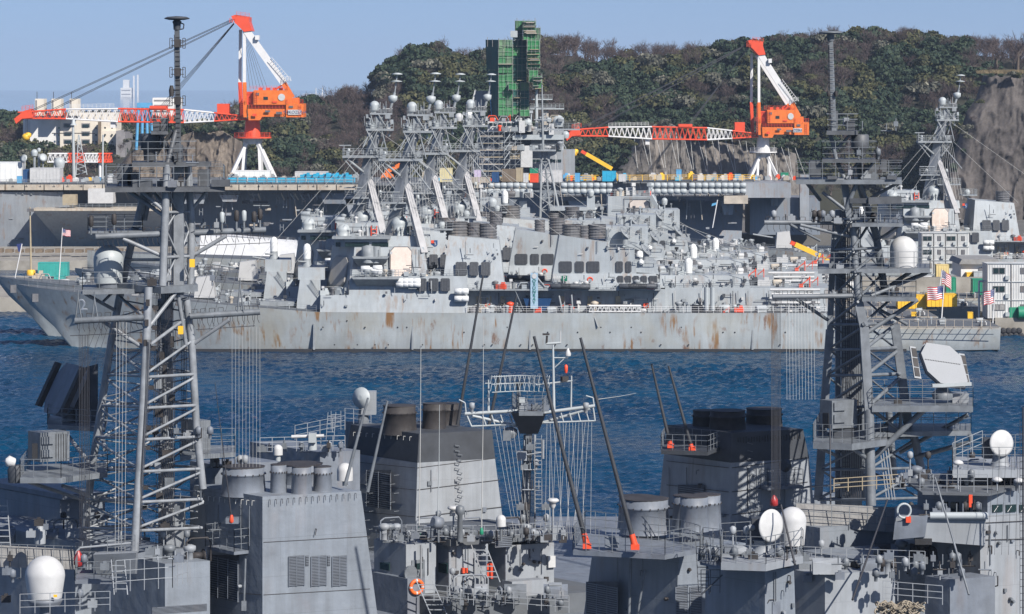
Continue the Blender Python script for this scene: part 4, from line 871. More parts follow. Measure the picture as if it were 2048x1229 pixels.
MB().bar(P(1086, 300, 633), P(1084, 170, 633), .28, 7, .12).build('topmast', M_HOUSE2, lmo); MB().bar(P(1060, 215, 633), P(1110, 215, 633), .12, 5).bar(P(1068, 240, 633), P(1104, 240, 633), .12, 5).build('yard', M_HOUSE2, lmo)
for x0, x1 in ((1075, 1200), (1110, 1195)): MB().bar(P(1090+x0*.02, 310, 630), P(x0+30, 520, 626), .05, 4).build('stay', M_WIRE, lmo)
rc = random.Random(8)
for k in range(60):
    z = rc.choice((WZ(440, 626), WZ(418, 628), WZ(396, 629), WZ(393, 629))); x = rc.uniform(1100, 1210) if z < 17 else rc.uniform(1220, 1310) if z > 20.2 else rc.uniform(890, 1055)
    D = 629+rc.uniform(0, 5); fit(cr, (WX(x, D), D, z), rc.uniform(.9, 1.7), rc)

# the sisters differ in what stands behind their stacks
for i, root in enumerate([o for o in COL.objects if o.parent is None and o.name.startswith('destroyer.')]):
    for ch in list(root.children_recursive):
        if ch.name.startswith('exhaust_drum') and (hash_i := (int(ch.name.split('.')[-1]) if '.' in ch.name else 0)) % 3 != i % 3: bpy.data.objects.remove(ch)
# ---------------------------------------------------------------- aircraft carrier
ca = thing('aircraft_carrier', 'huge grey aircraft carrier under refit behind the destroyers, deck crowded with sheds and crates', 'warship', (0, 815, 0))
ZD = 17.6
dv = [(-150, 797), (-32, 797), (-10, 812), (62, 818), (62, 848), (-150, 848)]
MB().hexa([(x, y, ZD-.6) for x, y in dv], [(x, y, ZD) for x, y in dv]).build('flight_deck', M_DECK, ca)
# hull side with flare towards the waterline
MB().hexa([(-140, 803, -2), (58, 812, -2), (58, 846, -2), (-140, 846, -2)], [(-148, 801, ZD-.6), (59.5, 820, ZD-.6), (59.5, 846, ZD-.6), (-148, 846, ZD-.6)]).build('hull', M_CARR, ca)
MB().hexa([(-145, 799.5, -2), (-106, 801.4, -2), (-106, 804, -2), (-145, 804, -2)], [(-148, 796.5, ZD-2.2), (-112, 798, ZD-2.2), (-112, 804, ZD-2.2), (-148, 804, ZD-2.2)]).build('bow_plating', M_CARR2, ca)
sp = MB().hexa([(-111, 799.4, .6), (-88, 800.5, .6), (-88, 804, .6), (-111, 804, .6)], [(-118, 789, 11.0), (-84, 789, 11.4), (-84, 804, 11.4), (-118, 804, 11.0)]).build('sponson', M_CARR2, ca)
MB().box((-101, 796.4, 11.35), (34.5, 15, .6)).build('sponson_deck', M_EDGE, sp)
MB().rail([(-118, 789.1, 11.6), (-84, 789.1, 11.7)], 1.1, 1.6, .06).build('railing', M_HOUSE2, sp)
MB().bx(176, 378, 226, 407, 793, 6).build('white_shed', M_WHITE, sp); MB().bx(125, 390, 151, 411, 791, 4).build('tan_shed', M_TAN, sp)
# deck edge: panelled walkway band
pn = MB().box((0, 0, 0), (4.6, .5, 1.35)).mesh('edge_panel', M_EDGE)
for k in range(33):
    x = -148+k*4.85
    if x > -34 and x < -10: continue
    y = 796.7 if x < -30 else 812+(x+10)*.084-1
    inst('edge_panel', pn, ca, (x, y, ZD-1.0))
mb = MB()
for k in range(60):
    x = -148+k*3.4; y = 796 if x < -30 else 811
    if x > 58: break
    mb.bar((x, y, ZD-.4), (x+1.2, y+3.5, ZD-4.2), .09, 4)
mb.build('catwalk_braces', M_RING, ca)['kind'] = 'stuff'
mb = MB(); mb.rail([(-148, 796.5, ZD), (-33, 796.5, ZD)], 1.0, 2.2, .06); mb.build('deck_railing', M_HOUSE2, ca)
MB().rail([(14, 813.2, ZD), (62, 817.5, ZD)], 1.5, 3.2, .09).build('deck_railing', M_YEL, ca)
# galleries and openings in the side
for x0, y0, x1, y1 in ((450, 402, 458, 406), (484, 402, 498, 408), (506, 403, 536, 407), (770, 405, 800, 414), (600, 420, 612, 424), (1155, 372, 1185, 382), (1358, 398, 1372, 404), (1010, 430, 1030, 434), (560, 440, 574, 444)):
    MB().bx(x0, y0, x1, y1, 800.2 if x0 < 700 else 806, 1.8).build('side_opening', M_BLACK, ca)
for x0, x1, y in ((600, 660, 388), (680, 760, 386), (1100, 1200, 394), (1290, 1500, 393)): 
    o = MB().bx(x0, y, x1, y+8, 801 if x0 < 800 else 806.5, 10).build('gallery', M_RING, ca); MB().rail([P(x0, y, 800.8 if x0 < 800 else 806.3), P(x1, y, 800.8 if x0 < 800 else 806.3)], 1.1, 1.6, .06).build('railing', M_HOUSE2, o)
can = MB().lathe((0, 0, 0), [(.45, -.78), (.66, -.62), (.7, 0), (.66, .62), (.45, .78)], 12, (1, 0, 0)).mesh('raft_canister', M_DOMEG)
for a_, b_ in ((968, 1064), (1128, 1228), (1302, 1368), (1384, 1452), (1460, 1494)):
    x = a_
    while x < b_:
        for y in (371, 383): inst('raft_canister', can, ca, P(x, y, 803.5))
        x += 13
# end of the hull towards the right: blunt stern block with pale face and the dark opening below
MB().bx(1490, 367, 1582, 396, 806, 26).build('stern_gallery', M_CARR2, ca)
MB().bx(1500, 396, 1640, 470, 818, 18).build('stern_wall', M_CARR, ca)
MB().bx(1448, 392, 1496, 408, 803, 5).build('stern_platform', M_EDGE, ca)
for x0, y0, x1, y1 in ((1542, 396, 1556, 412), (1600, 350, 1618, 460)): MB().bx(x0, y0, x1, y1, 815, 2).build('stern_pillar', M_CARR2, ca)
gd = random.Random(44)
for k in range(150):     # ducts, ladders, lights, net frames and stains of use on the ship's side below the deck
    x = gd.choice((gd.uniform(0, 80), gd.uniform(330, 760), gd.uniform(420, 760), gd.uniform(1100, 1490), gd.uniform(1100, 1490))); D = 799.4 if x < 90 else 800.9 if x < 800 else 809; y = gd.uniform(386, 455) if x > 80 else gd.uniform(390, 480); q = gd.randrange(5); m = gd.choice((M_CARR2, M_RING, M_HOUSE2, M_CARR2, M_EDGE))
    if q == 0: MB().bx(x, y, x+gd.uniform(4, 16), y+gd.uniform(3, 8), D, 1.5).build('side_box', m, ca)
    elif q == 1: MB().bar(P(x, 386, D), P(x+gd.uniform(-6, 6), gd.uniform(400, 450), D), .14, 5).build('side_pipe', m, ca)
    elif q == 2: MB().bx(x, y, x+gd.uniform(6, 22), y+1.6, D-1, 2.5).build('side_ledge', m, ca)
    elif q == 3: MB().ladder(P(x, y+14, D), P(x, y, D), .8, .8, .08).build('side_ladder', m, ca)
    else: MB().sq(P(x, 388, D-2), P(x+gd.uniform(4, 10), 400, D), .3).build('deck_bracket', m, ca)
for x0, y0, w_, h_ in ((352, 388, 60, 20), (438, 390, 40, 14), (640, 386, 70, 22), (690, 398, 60, 30), (1132, 394, 50, 18), (1216, 394, 44, 26), (1300, 394, 40, 14), (1440, 396, 30, 34)):
    D = 799 if x0 < 800 else 807; o = MB().sil([(x0, y0), (x0+w_, y0), (x0+w_-5, y0+h_), (x0+8, y0+h_)], D, 6).build('gallery_bulge', gd.choice((M_CARR, M_CARR2)), ca); MB().rail([P(x0, y0, D), P(x0+w_, y0, D)], 1.1, 1.3, .06).build('railing', M_HOUSE2, o)
# blue tarpaulin fence along the deck edge
tp = MB().box((0, 0, 0), (2.3, .1, 2.0)).mesh('tarpaulin', M_BLUE)
for k in range(13): o = inst('tarpaulin', tp, ca, P(466+k*19.6, 363.5, 797.4)); o.rotation_euler = (rr.uniform(-.06, .06), 0, rr.uniform(-.05, .05))
MB().rail([P(455, 372, 797.2), P(708, 372, 797.2)], 2.2, 2.4, .06).build('fence_frame', M_HOUSE2, ca)
for k in range(16): MB().bx(600+k*6.5, 350-(k % 3)*2, 606+k*6.5, 357, 799+k % 2, 1.2).build('tarpaulin_bundle', M_BLUE, ca)
# island
isl = MB().bx(1062, 262, 1128, 356, 822, 12).build('island', M_CARR2, ca)
for nm_, x0, y0, x1, y1, D, dep, m in (('island_lower', 945, 300, 1062, 356, 826, 10, M_CARR2), ('bridge_wing', 975, 243, 1062, 264, 819, 14, M_WHITE), ('island_mid', 955, 262, 1062, 302, 828, 9, M_CARR), ('flag_bridge', 1025, 270, 1128, 280, 817, 12, M_DOMEG),
                                      ('shrink_wrap', 1042, 292, 1065, 335, 816.5, 3, M_WHITE), ('shrink_wrap', 1098, 248, 1108, 270, 816, 3, M_WHITE), ('shrink_wrap', 1038, 242, 1050, 266, 815.5, 3, M_WHITE), ('island_aft', 1128, 300, 1150, 356, 824, 8, M_CARR2), ('scaffold_boards', 1020, 300, 1042, 318, 817, 2, M_TAN)):
    MB().bx(x0, y0, x1, y1, D, dep).build(nm_, m, isl if nm_ not in ('x',) else ca)
pane2 = MB().box((0, 0, 0), (.9, .15, .7)).mesh('window', M_GLASS)
for k in range(9): inst('window', pane2, isl, P(982+k*9, 249, 818.9))
for k in range(14): inst('window', pane2, isl, P(1068+(k % 7)*8.5, 300+(k//7)*22, 821.9))
for x, y, r_, m in ((1116, 243, 1.62, M_DOMEG), (1131, 270, 1.0, M_DOMEG), (1055, 246, 1.2, M_DOMEG), (938, 230, 1.0, M_DOME), (918, 235, 1.1, M_WHITE)): dome(P(x, y, 818), r_, r_*.9, flare=.28, n=20).build('radome', m, isl)
# scaffolding around the island: tubes and stair flights
sc1 = MB()
for i in range(9):
    x = 955+i*10.8
    for D in (813, 816): sc1.bar(P(x, 356, D), P(x, 262, D), .06, 4, cap=False)
for j in range(9): y = 264+j*11; sc1.bar(P(953, y, 813), P(1044, y, 813), .06, 4, cap=False); sc1.bar(P(953, y, 816), P(1044, y, 816), .06, 4, cap=False)
for i in range(8):
    for j in range(4): x, y = 955+i*10.8, 264+j*22+(i % 2)*11; sc1.bar(P(x, y+11, 813), P(x+10.8, y, 813), .05, 4, cap=False)
sc1.build('scaffold_tubes', M_HOUSE2, isl)['kind'] = 'stuff'
for j in range(5): MB().sq(P(1008, 354-j*17, 812.4), P(1020, 337-j*17, 812.4), .9, .2).build('stair_flight', M_DOMEG, isl)
for j in range(6): MB().bx(958, 272+j*14, 1006, 273.6+j*14, 813, 3).build('scaffold_deck', M_TAN if j % 2 else M_EDGE, isl)
platc(1060, 1128, 217, 820, 4, isl, M_DOMEG); platc(1062, 1105, 198, 820, 4, isl, M_DOMEG)
MB().bar(P(1073, 262, 820), P(1073, 180, 820), .5, 8, .3).build('mast_pole', M_DOMEG, isl)
MB().bx(1088, 222, 1097, 262, 821, 2).build('mast_column', M_EDGE, isl)
rl = random.Random(12)
for k in range(70):
    z = rl.choice((WZ(262, 820), WZ(243, 820), WZ(300, 820), WZ(300, 820))); x = rl.uniform(958, 1125); D = 815+rl.uniform(0, 3)
    fit(isl.parent, (WX(x, D), D, z), rl.uniform(.8, 1.8), rl)
# tower wrapped in green safety netting
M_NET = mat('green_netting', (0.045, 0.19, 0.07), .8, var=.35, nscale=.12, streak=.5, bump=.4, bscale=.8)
M_NET2 = mat('shaded_netting', (0.012, 0.085, 0.075), .8, var=.3, nscale=.15, streak=.4)  # darker copy of the green: shade of left and set-back faces put into colour
M_NET3 = mat('bright_netting', (0.035, 0.21, 0.07), .8, var=.25, nscale=.2)
gt = thing('netted_tower', 'mast tower wrapped in green scaffold netting, rising above the carrier and the hill', 'scaffold tower', tuple(P(1030, 232, 822)))
gr = random.Random(5); NETS = [M_NET, mat('faded_netting', (.13, .22, .12), .85, var=.3, nscale=.3), mat('worn_netting', (.09, .17, .10), .85, var=.35, nscale=.3), M_NET, M_NET3]
def net_box(x0, y0, x1, y1, D, dep, m, name='netting', par=gt, off=0):
    o = MB().bx(x0+.6, y0+.6, x1-.6, y1-.6, D, dep).build(name, m, par)
    gx_, gy_ = max(1, round((x1-x0)/13)), max(1, round((y1-y0)/17))
    for i in range(gx_):
        for j in range(gy_):
            if gr.random() < .1: continue
            xa, xb, ya, yb2 = x0+(x1-x0)*i/gx_, x0+(x1-x0)*(i+1)/gx_, y0+(y1-y0)*j/gy_, y0+(y1-y0)*(j+1)/gy_; c = P((xa+xb)/2, (ya+yb2)/2, D-.25)
            n_ = MB().hexa([P(xa+gr.uniform(-1, 2), yb2+gr.uniform(-2, 1), D-gr.uniform(.1, .5)), P(xb+gr.uniform(-2, 1), yb2+gr.uniform(-2, 1), D-gr.uniform(.1, .5)), P(xb, yb2, D), P(xa, yb2, D)], [P(xa, ya, D-gr.uniform(.05, .3)), P(xb, ya, D-gr.uniform(.05, .3)), P(xb, ya, D), P(xa, ya, D)]); n_.build('net_sheet', m if gr.random() < .55 else gr.choice(NETS), par)
    mb = MB(); nx_ = max(1, round((x1-x0)/9)); ny = max(1, round((y1-y0)/12))
    for i in range(nx_+1): x = x0+(x1-x0)*i/nx_; mb.bar(P(x, y1+2, D-.6), P(x, y0-3, D-.6), .045, 4, cap=False)
    for j in range(ny+1): y = y0+(y1-y0)*j/ny; mb.bar(P(x0-1, y, D-.6), P(x1+1, y, D-.6), .04, 4, cap=False)
    mb.build('scaffold_grid', M_CANVAS, o)['kind'] = 'stuff'; return o
# the sheets are hung on a frame: the left face's shade is painted in with darker netting, right faces turned to the sun
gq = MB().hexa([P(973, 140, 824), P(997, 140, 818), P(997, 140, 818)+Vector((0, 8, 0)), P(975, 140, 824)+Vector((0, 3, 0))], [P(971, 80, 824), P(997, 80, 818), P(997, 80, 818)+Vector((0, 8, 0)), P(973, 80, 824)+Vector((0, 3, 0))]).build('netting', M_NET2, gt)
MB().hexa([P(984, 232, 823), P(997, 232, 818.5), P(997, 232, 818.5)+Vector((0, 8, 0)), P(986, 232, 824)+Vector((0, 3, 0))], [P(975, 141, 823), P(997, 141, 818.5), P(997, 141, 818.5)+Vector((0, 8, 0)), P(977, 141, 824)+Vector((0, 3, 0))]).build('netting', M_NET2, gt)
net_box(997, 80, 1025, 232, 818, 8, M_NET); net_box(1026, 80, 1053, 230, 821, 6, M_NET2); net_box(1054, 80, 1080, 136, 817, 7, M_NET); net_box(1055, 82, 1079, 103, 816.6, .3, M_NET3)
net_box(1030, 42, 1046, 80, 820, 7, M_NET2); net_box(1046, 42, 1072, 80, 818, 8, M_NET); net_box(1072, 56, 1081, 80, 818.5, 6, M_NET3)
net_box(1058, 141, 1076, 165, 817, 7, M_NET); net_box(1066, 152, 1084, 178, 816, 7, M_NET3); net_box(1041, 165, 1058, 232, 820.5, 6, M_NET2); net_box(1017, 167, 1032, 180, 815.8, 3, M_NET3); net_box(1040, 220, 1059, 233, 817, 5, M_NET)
MB().bx(1021, 62, 1035, 75, 819, 3).build('antenna_housing', M_DOMEG, gt); MB().bar(P(1028, 75, 820), P(1028, 82, 820), .3, 6).build('antenna_post', M_DOMEG, gt)
for k in range(26):      # walkway boards and pole ends sticking out of the wrapping
    x0, x1, y, D = gr.choice(((996, 1027, gr.uniform(84, 230), 817.2), (1053, 1082, gr.uniform(84, 136), 816.2), (1045, 1073, gr.uniform(44, 78), 817.2), (1064, 1086, gr.uniform(150, 178), 815.2), (1029, 1054, gr.uniform(90, 228), 820.2)))
    MB().bx(x0+gr.uniform(-1, 8), y, x1-gr.uniform(-1, 8), y+1.1, D-.4, .9).build('walkway_board', gr.choice((M_TAN, M_CANVAS, M_EDGE)), gt)
for x, y0, D in ((998, 80, 818), (1010, 80, 818), (1022, 80, 818), (1036, 80, 821), (1048, 42, 818), (1058, 42, 818), (1070, 42, 818), (1034, 42, 820), (1078, 56, 818), (1082, 152, 816), (975, 80, 823), (985, 80, 820)): MB().bar(P(x, y0+14, D-.7), P(x, y0-gr.uniform(2, 6), D-.7), .07, 5).build('scaffold_pole', M_CANVAS, gt)
for x, y, h_ in ((983, 165, 66), (990, 150, 80)): MB().bar(P(x, y+h_, 822), P(x-4, y, 822), .12, 5).build('scaffold_brace', M_LBLUE, gt)
sb = thing('search_radar', 'blue-grey flat billboard radar left of the green netted tower', 'radar', tuple(P(965, 210, 826)))
MB().hexa([P(945, 214, 826), P(972, 214, 826), P(972, 214, 826)+Vector((0, .8, 0)), P(945, 214, 826)+Vector((0, .8, 0))], [P(952, 182, 826), P(976, 182, 826), P(976, 182, 826)+Vector((0, .8, 0)), P(952, 182, 826)+Vector((0, .8, 0))]).build('antenna', M_CARR, sb); MB().sq(P(943, 214, 825.5), P(951, 180, 825.5), .4).build('frame', M_WHITE, sb)
MB().bar(P(960, 214, 826.4), P(960, 300, 826.4), .4, 6).build('post', M_HOUSE2, sb)

# things standing on the carrier's deck
def crate(name, cat, lab, x0, y0, x1, y1, D, dep, m, ribs=0):
    t_ = thing(name, lab, cat, tuple(P((x0+x1)/2, y1, D+dep/2))); MB().bx(x0, y0, x1, y1, D, dep).build('body', m, t_)
    if ribs:
        mb = MB()
        for i in range(ribs+1): x = x0+(x1-x0)*i/ribs; mb.bx(x-.3, y0+.5, x+.3, y1-.5, D-.06, .08)
        mb.build('ribs', m, t_)
    MB().bx(x0-.4, y0-1.2, x1+.4, y0, D-.05, dep+.1).build('lid', m, t_); return t_
def dk_y(D): return HY+(H-ZD)*F/D
for i, (nm_, ct, lab, x0, y0, x1, D, dep, m, rb) in enumerate([
    ('shipping_container', 'container', 'brown shipping container below the carrier scaffolding', 1004, 340, 1032, 809, 2.6, M_BROWN, 8), ('shipping_container', 'container', 'cream end-on container right of the brown one', 1032, 338, 1046, 809, 4, M_TAN, 3),
    ('skip', 'skip', 'bright red skip on the carrier deck beside the lattice mast', 1060, 349, 1077, 803, 2.4, M_RED, 4), ('generator', 'generator', 'dark green generator cabinet above the red skip', 1060, 339, 1076, 812, 2.4, M_GREEN, 3),
    ('crate', 'crate', 'lilac covered crate left of the red awning', 949, 342, 962, 806, 2, mat('lilac_cover', (.5, .42, .56), .6), 2), ('crate', 'crate', 'dark blue stacked bins below the red awning', 984, 346, 998, 803, 2, M_NAVY, 3),
    ('timber_stack', 'timber stack', 'flat pale timber stack on the deck edge, left end', 940, 356, 957, 801, 2, M_EDGE, 3), ('timber_stack', 'timber stack', 'flat pale timber stack beside the dark blue bins', 959, 356, 981, 801, 2, M_EDGE, 3),
    ('shed', 'shed', 'pale yellow shed between the destroyer masts', 880, 338, 905, 806, 3, mat('pale_yellow', (.6, .52, .28), .6), 5), ('shed', 'shed', 'white wrapped shed right of the lattice mast', 1083, 342, 1125, 806, 3, M_WHITE, 6),
    ('tank', 'tank', 'blue tank cart near the white wrapped shed', 1150, 348, 1160, 808, 2, M_LBLUE, 2), ('crate', 'crate', 'light blue tarpaulin heap beside the yellow crane', 1205, 344, 1232, 812, 3, M_BLUE, 3), ('crate', 'crate', 'white cabinet right of the blue tarpaulin heap', 1238, 350, 1252, 810, 2, M_WHITE, 2),
    ('compressor', 'compressor', 'blue compressor on the deck left of the white crane legs', 1470, 350, 1482, 824, 2, M_LBLUE, 2), ('crate', 'crate', 'green bin on the deck right of the white crane legs', 1562, 347, 1577, 824, 2, M_GREEN, 2), ('crate', 'crate', 'small navy bin behind the yellow railing', 1386, 350, 1396, 824, 2, M_NAVY, 2),
    ('winch_house', 'winch', 'tall blue winch standing behind the yellow railing', 1353, 341, 1363, 821, 2, M_LBLUE, 2), ('shed', 'shed', 'large white sloping shed on the carrier bow', 60, 338, 120, 803, 6, M_WHITE, 9), ('shed', 'shed', 'dark blue end of the covered stores left of the white shed', 46, 341, 58, 804, 6, M_NAVY, 2),
    ('shed', 'shed', 'long white deckhouse at the left edge of the picture', -20, 326, 44, 812, 6, M_DOME, 6), ('crate', 'crate', 'small bright blue bin at the foot of the dark blue stores', 34, 354, 43, 798.5, 1.5, M_LBLUE, 2), ('shed', 'shed', 'white long roofed shelter above the blue tarpaulin fence', 590, 345, 655, 812, 5, M_WHITE, 8),
    ('shed', 'shed', 'low white shelter behind the left crane legs', 470, 343, 540, 814, 5, M_DOME, 7), ('crate', 'crate', 'olive crate below the silver destroyer mast', 845, 345, 862, 808, 2, M_TAN, 3), ('tank', 'tank', 'white drum tank between cream container and red skip', 1047, 348, 1057, 803, 1.5, M_WHITE, 2)]):
    crate(nm_, ct, lab, x0, y0, x1, dk_y(D), D, dep, m, rb)
rl = random.Random(21); SM = [M_WHITE, M_HOUSE2, M_HOUSE, M_RING, M_CARR2, M_DOMEG, M_EDGE, M_WHITE, M_LBLUE, M_YEL, M_RED, M_EDGE, M_HOUSE2, M_HOUSE2, M_DOMEG, M_TAN, M_RING, M_BLUE, M_HOUSE]
bins = {m.name: MB().box((0, 0, .5), (1.2, 1, 1.0)).box((.1, 0, 1.1), (.6, .5, .3)).mesh('deck_locker', m) for m in SM}
for k in range(330):
    x = rl.choice((rl.uniform(0, 240), rl.uniform(455, 730), rl.uniform(840, 1250), rl.uniform(840, 1250), rl.uniform(1250, 1600))); D = rl.uniform(801, 824) if x < 800 else rl.uniform(818, 830) if x > 1260 else rl.uniform(814, 828)
    m = rl.choice(SM); s = rl.uniform(.45, 1.3); inst('deck_locker', bins[m.name], ca, (WX(x, D), D, ZD), rl.uniform(-.3, .3), (s, s, s*rl.uniform(.6, 1.4)))
# radar masts and domes on the carrier's bow deck
for x, y, r_ in ((119, 326, 1.4), (69, 306, .9), (78, 300, .5)): 
    o = dome(P(x, y, 812), r_, r_*.9, flare=.2).build('radome', M_DOMEG, ca); MB().bar(P(x, y+8, 812), (WX(x, 812), 812, ZD), .35, 6).build('radome_post', M_HOUSE2, o)
for x, y in ((48, 318), (86, 316)): 
    o = MB().lathe(P(x, y, 811), [(.2, -.3), (1.1, .25), (.3, .0)], 14, (0.5 if x > 60 else -.4, -.8, .35)).build('dish_antenna', M_DOMEG, ca); MB().bar(P(x, y+3, 811.6), (WX(x, 811.6), 811.6, ZD), .2, 5).build('dish_post', M_HOUSE2, o)
sm_ = MB().bar(P(148, 358, 815), P(146, 244, 815), .5, 7, .3).build('signal_mast', M_DOMEG, ca)
MB().bar(P(104, 267, 815), P(190, 267, 815), .12, 5).build('yard', M_CABLE, sm_); MB().lathe(P(147, 247, 815), [(.9, -.5), (.5, 0), (.4, .8), (.1, 1.2)], 10).build('mast_top', M_DOMEG, sm_)
MB().truss(P(152, 350, 815), P(157, 270, 815), P(174, 350, 815), P(158, 270, 815), 7, .1, .14).build('mast_lattice', M_DOMEG, sm_)
MB().bar(P(205, 358, 806), P(206, 270, 806), .3, 6, .2).build('light_mast', M_DOMEG, ca)

# ---------------------------------------------------------------- harbour cranes
def build_crane(D=860):
    e = thing('harbour_crane', '', 'crane', tuple(P(505, 265, D))); q = lambda x, y, d=0: P(x, y, D+d)
    hs_ = MB().bx(507, 181, 575, 210, D-5.5, 11).build('machinery_house', M_ORANGE, e)
    MB().bx(527, 194, 536, 200, D-5.6, .3).build('window', M_GLASS, hs_); mb = MB()
    for x in (517, 532, 545, 558): mb.bx(x, 176, x+7, 181, D-3, 3)
    mb.build('roof_ventilators', M_RED, hs_); MB().rail([q(500, 181, -5.4), q(575, 181, -5.4), q(575, 181, 5.4)], 1.1, 1.4, .05).build('roof_railing', M_RED, hs_)
    MB().lathe(q(563, 195, -5.6), [(.95, 0), (.93, .08)], 20, (0, -1, 0)).build('emblem_disc', M_WHITE, hs_)
    MB().bx(492, 184, 508, 210, D-3.5, 8).build('front_house', M_RED, hs_); MB().bx(500, 210, 570, 218, D-4, 9).build('under_frame', mat('under_frame_red', (.16, .02, .015), .6), e)
    MB().sil([(495, 218), (572, 218), (572, 234), (524, 234), (520, 241), (497, 241)], D-5, 10).build('slewing_frame', M_ORANGE, e)
    MB().sil([(572, 208), (607, 208), (607, 235), (572, 235)], D-5.5, 11).build('counterweight', M_ORANGE, e); MB().bx(586, 196, 597, 208, D-3, 5).build('counterweight_cap', M_ORANGE, e)
    MB().sil([(574, 178), (580, 178), (588, 208), (574, 208)], D-4.5, 1).build('side_brace', M_ORANGE, e)
    for d in (-4, 3.2):
        MB().sq(q(489 if d < 0 else 480, 165, d), q(491 if d < 0 else 483, 235, d), 1.0).build('front_post_lower', M_ORANGE if d < 0 else M_RED, e); MB().sq(q(489 if d < 0 else 480, 165, d), q(489 if d < 0 else 481, 60, d), .8).build('front_post', M_CRWH, e)
        MB().sq(q(493, 62, d), q(568, 167, d), 1.0, 1.9).build('back_stay', M_CRWH, e); MB().sq(q(565, 163, d), q(585, 196, d), .9, 1.4).build('back_stay_foot', M_ORANGE, e)
        MB().bar(q(569, 167, d), q(548, 182, d), .25, 5).build('back_stay_prop', M_RED, e)
    MB().sil([(462, 33), (470, 30), (498, 34), (498, 44), (504, 62), (488, 64), (470, 46)], D-4.8, 9).build('apex_head', M_RED, e)
    MB().rail([q(473, 33, -4.9), q(499, 36, -4.9)], 1.2, 1.2, .06).rail([q(459, 46, -4.9), q(470, 48, -4.9)], 1.2, .9, .06).build('apex_railing', M_RED, e)
    MB().ladder(q(540, 118, -5), q(580, 165, -5), 1.2, .8, .08, (0.7, 0, .7)).build('stay_walkway', M_CRWH, e); MB().bx(510, 71, 518, 80, D-5.5, 3).build('stay_platform', M_CRWH, e); MB().rail([q(566, 163, -5.4), q(581, 163, -5.4)], 1.2, .8, .06).build('stay_platform_railing', M_CRWH, e)
    top = [(490, 233), (425, 226), (365, 220), (330, 214), (236, 218), (130, 219), (60, 222), (32, 226)]; bot = [(490, 239), (425, 243), (365, 246), (330, 246), (236, 244), (130, 238), (60, 233), (32, 238)]
    ty = lambda x, a: float(np.interp(-x, [-p[0] for p in a], [p[1] for p in a]))
    for x0, x1, n, m in ((490, 428, 6, M_RED), (428, 368, 6, M_CRWH), (368, 236, 10, M_RED), (236, 132, 8, M_CRWH), (132, 36, 7, M_RED)):
        mb = MB(); mb.truss(q(x0, ty(x0, bot), -2), q(x1, ty(x1, bot), -2), q(x0, ty(x0, top), -2), q(x1, ty(x1, top), -2), n, .13, .24, (0, 4, 0)); mb.build('jib_section', m, e)
    MB().rail([q(132, 217, -2), q(228, 215, -2)], 1.0, 1.2, .05).build('jib_walkway', M_CRWH, e)
    MB().sil([(28, 238), (48, 222), (62, 218), (66, 236), (44, 238), (32, 248)], D-2.4, 5).build('jib_head', M_RED, e); MB().rail([q(44, 222, -2.5), q(66, 219, -2.5)], 1.2, 1, .07).build('jib_head_railing', M_RED, e)
    MB().bx(299, 212, 332, 218, D-2.4, 5).build('jib_saddle', M_RED, e); MB().bx(434, 208, 458, 228, D-2, 4).build('operator_cab', M_RED, e)
    MB().bx(221, 244, 231, 256, D-1.5, 3).build('maintenance_cage', M_CRWH, e)
    mb = MB()
    for k, (xa, ya) in enumerate(((60, 222), (66, 222), (100, 221), (106, 221))): mb.bar(q(466, 38+k*2, -3+k*2), q(xa, ya, -2+k), .11, 4)
    for k in range(4): mb.bar(q(468, 46+k, -3+k*2), q(320+k*4, 214, -2+k), .08, 4)
    for k in range(6): mb.bar(q(485+k, 58, -3+k), q(500+k*7, 178, -3+k), .05, 4)
    mb.build('hoist_cables', M_CABLE, e)
    for x0, x1, y, d in ((478, 500, 206, -5.2), (572, 606, 208, -5.7), (497, 572, 218, -5.2)): MB().rail([q(x0, y, d), q(x1, y, d)], 1.1, .9, .05).build('handrail', M_RED, e)
    for x, y0, y1 in ((512, 208, 182), (600, 233, 209), (484, 232, 168)): MB().ladder(q(x, y0, -5.8), q(x, y1, -5.8), .6, .5, .05).build('access_ladder', M_RED, e)
    for x, y, w_, h_ in ((512, 186, 6, 5), (545, 203, 9, 3), (530, 221, 10, 4), (552, 224, 12, 5), (578, 212, 8, 4), (505, 228, 8, 5)): MB().bx(x, y, x+w_, y+h_, D-5.75, .2).build('service_hatch', M_RED if x % 2 else M_RING, e)
    hb = MB().lathe(q(52, 272), [(.2, -1.3), (1.0, -.9), (1.1, .1), (.5, .6)], 10).lathe(q(56, 270), [(.2, -1.0), (.9, -.5), (.9, .3), (.4, .6)], 10).build('hook_block', M_YEL, e); MB().bar(q(52, 268), q(52, 238), .06, 4).bar(q(55, 266), q(55, 238), .06, 4).build('hook_cable', M_CABLE, hb)
    return e
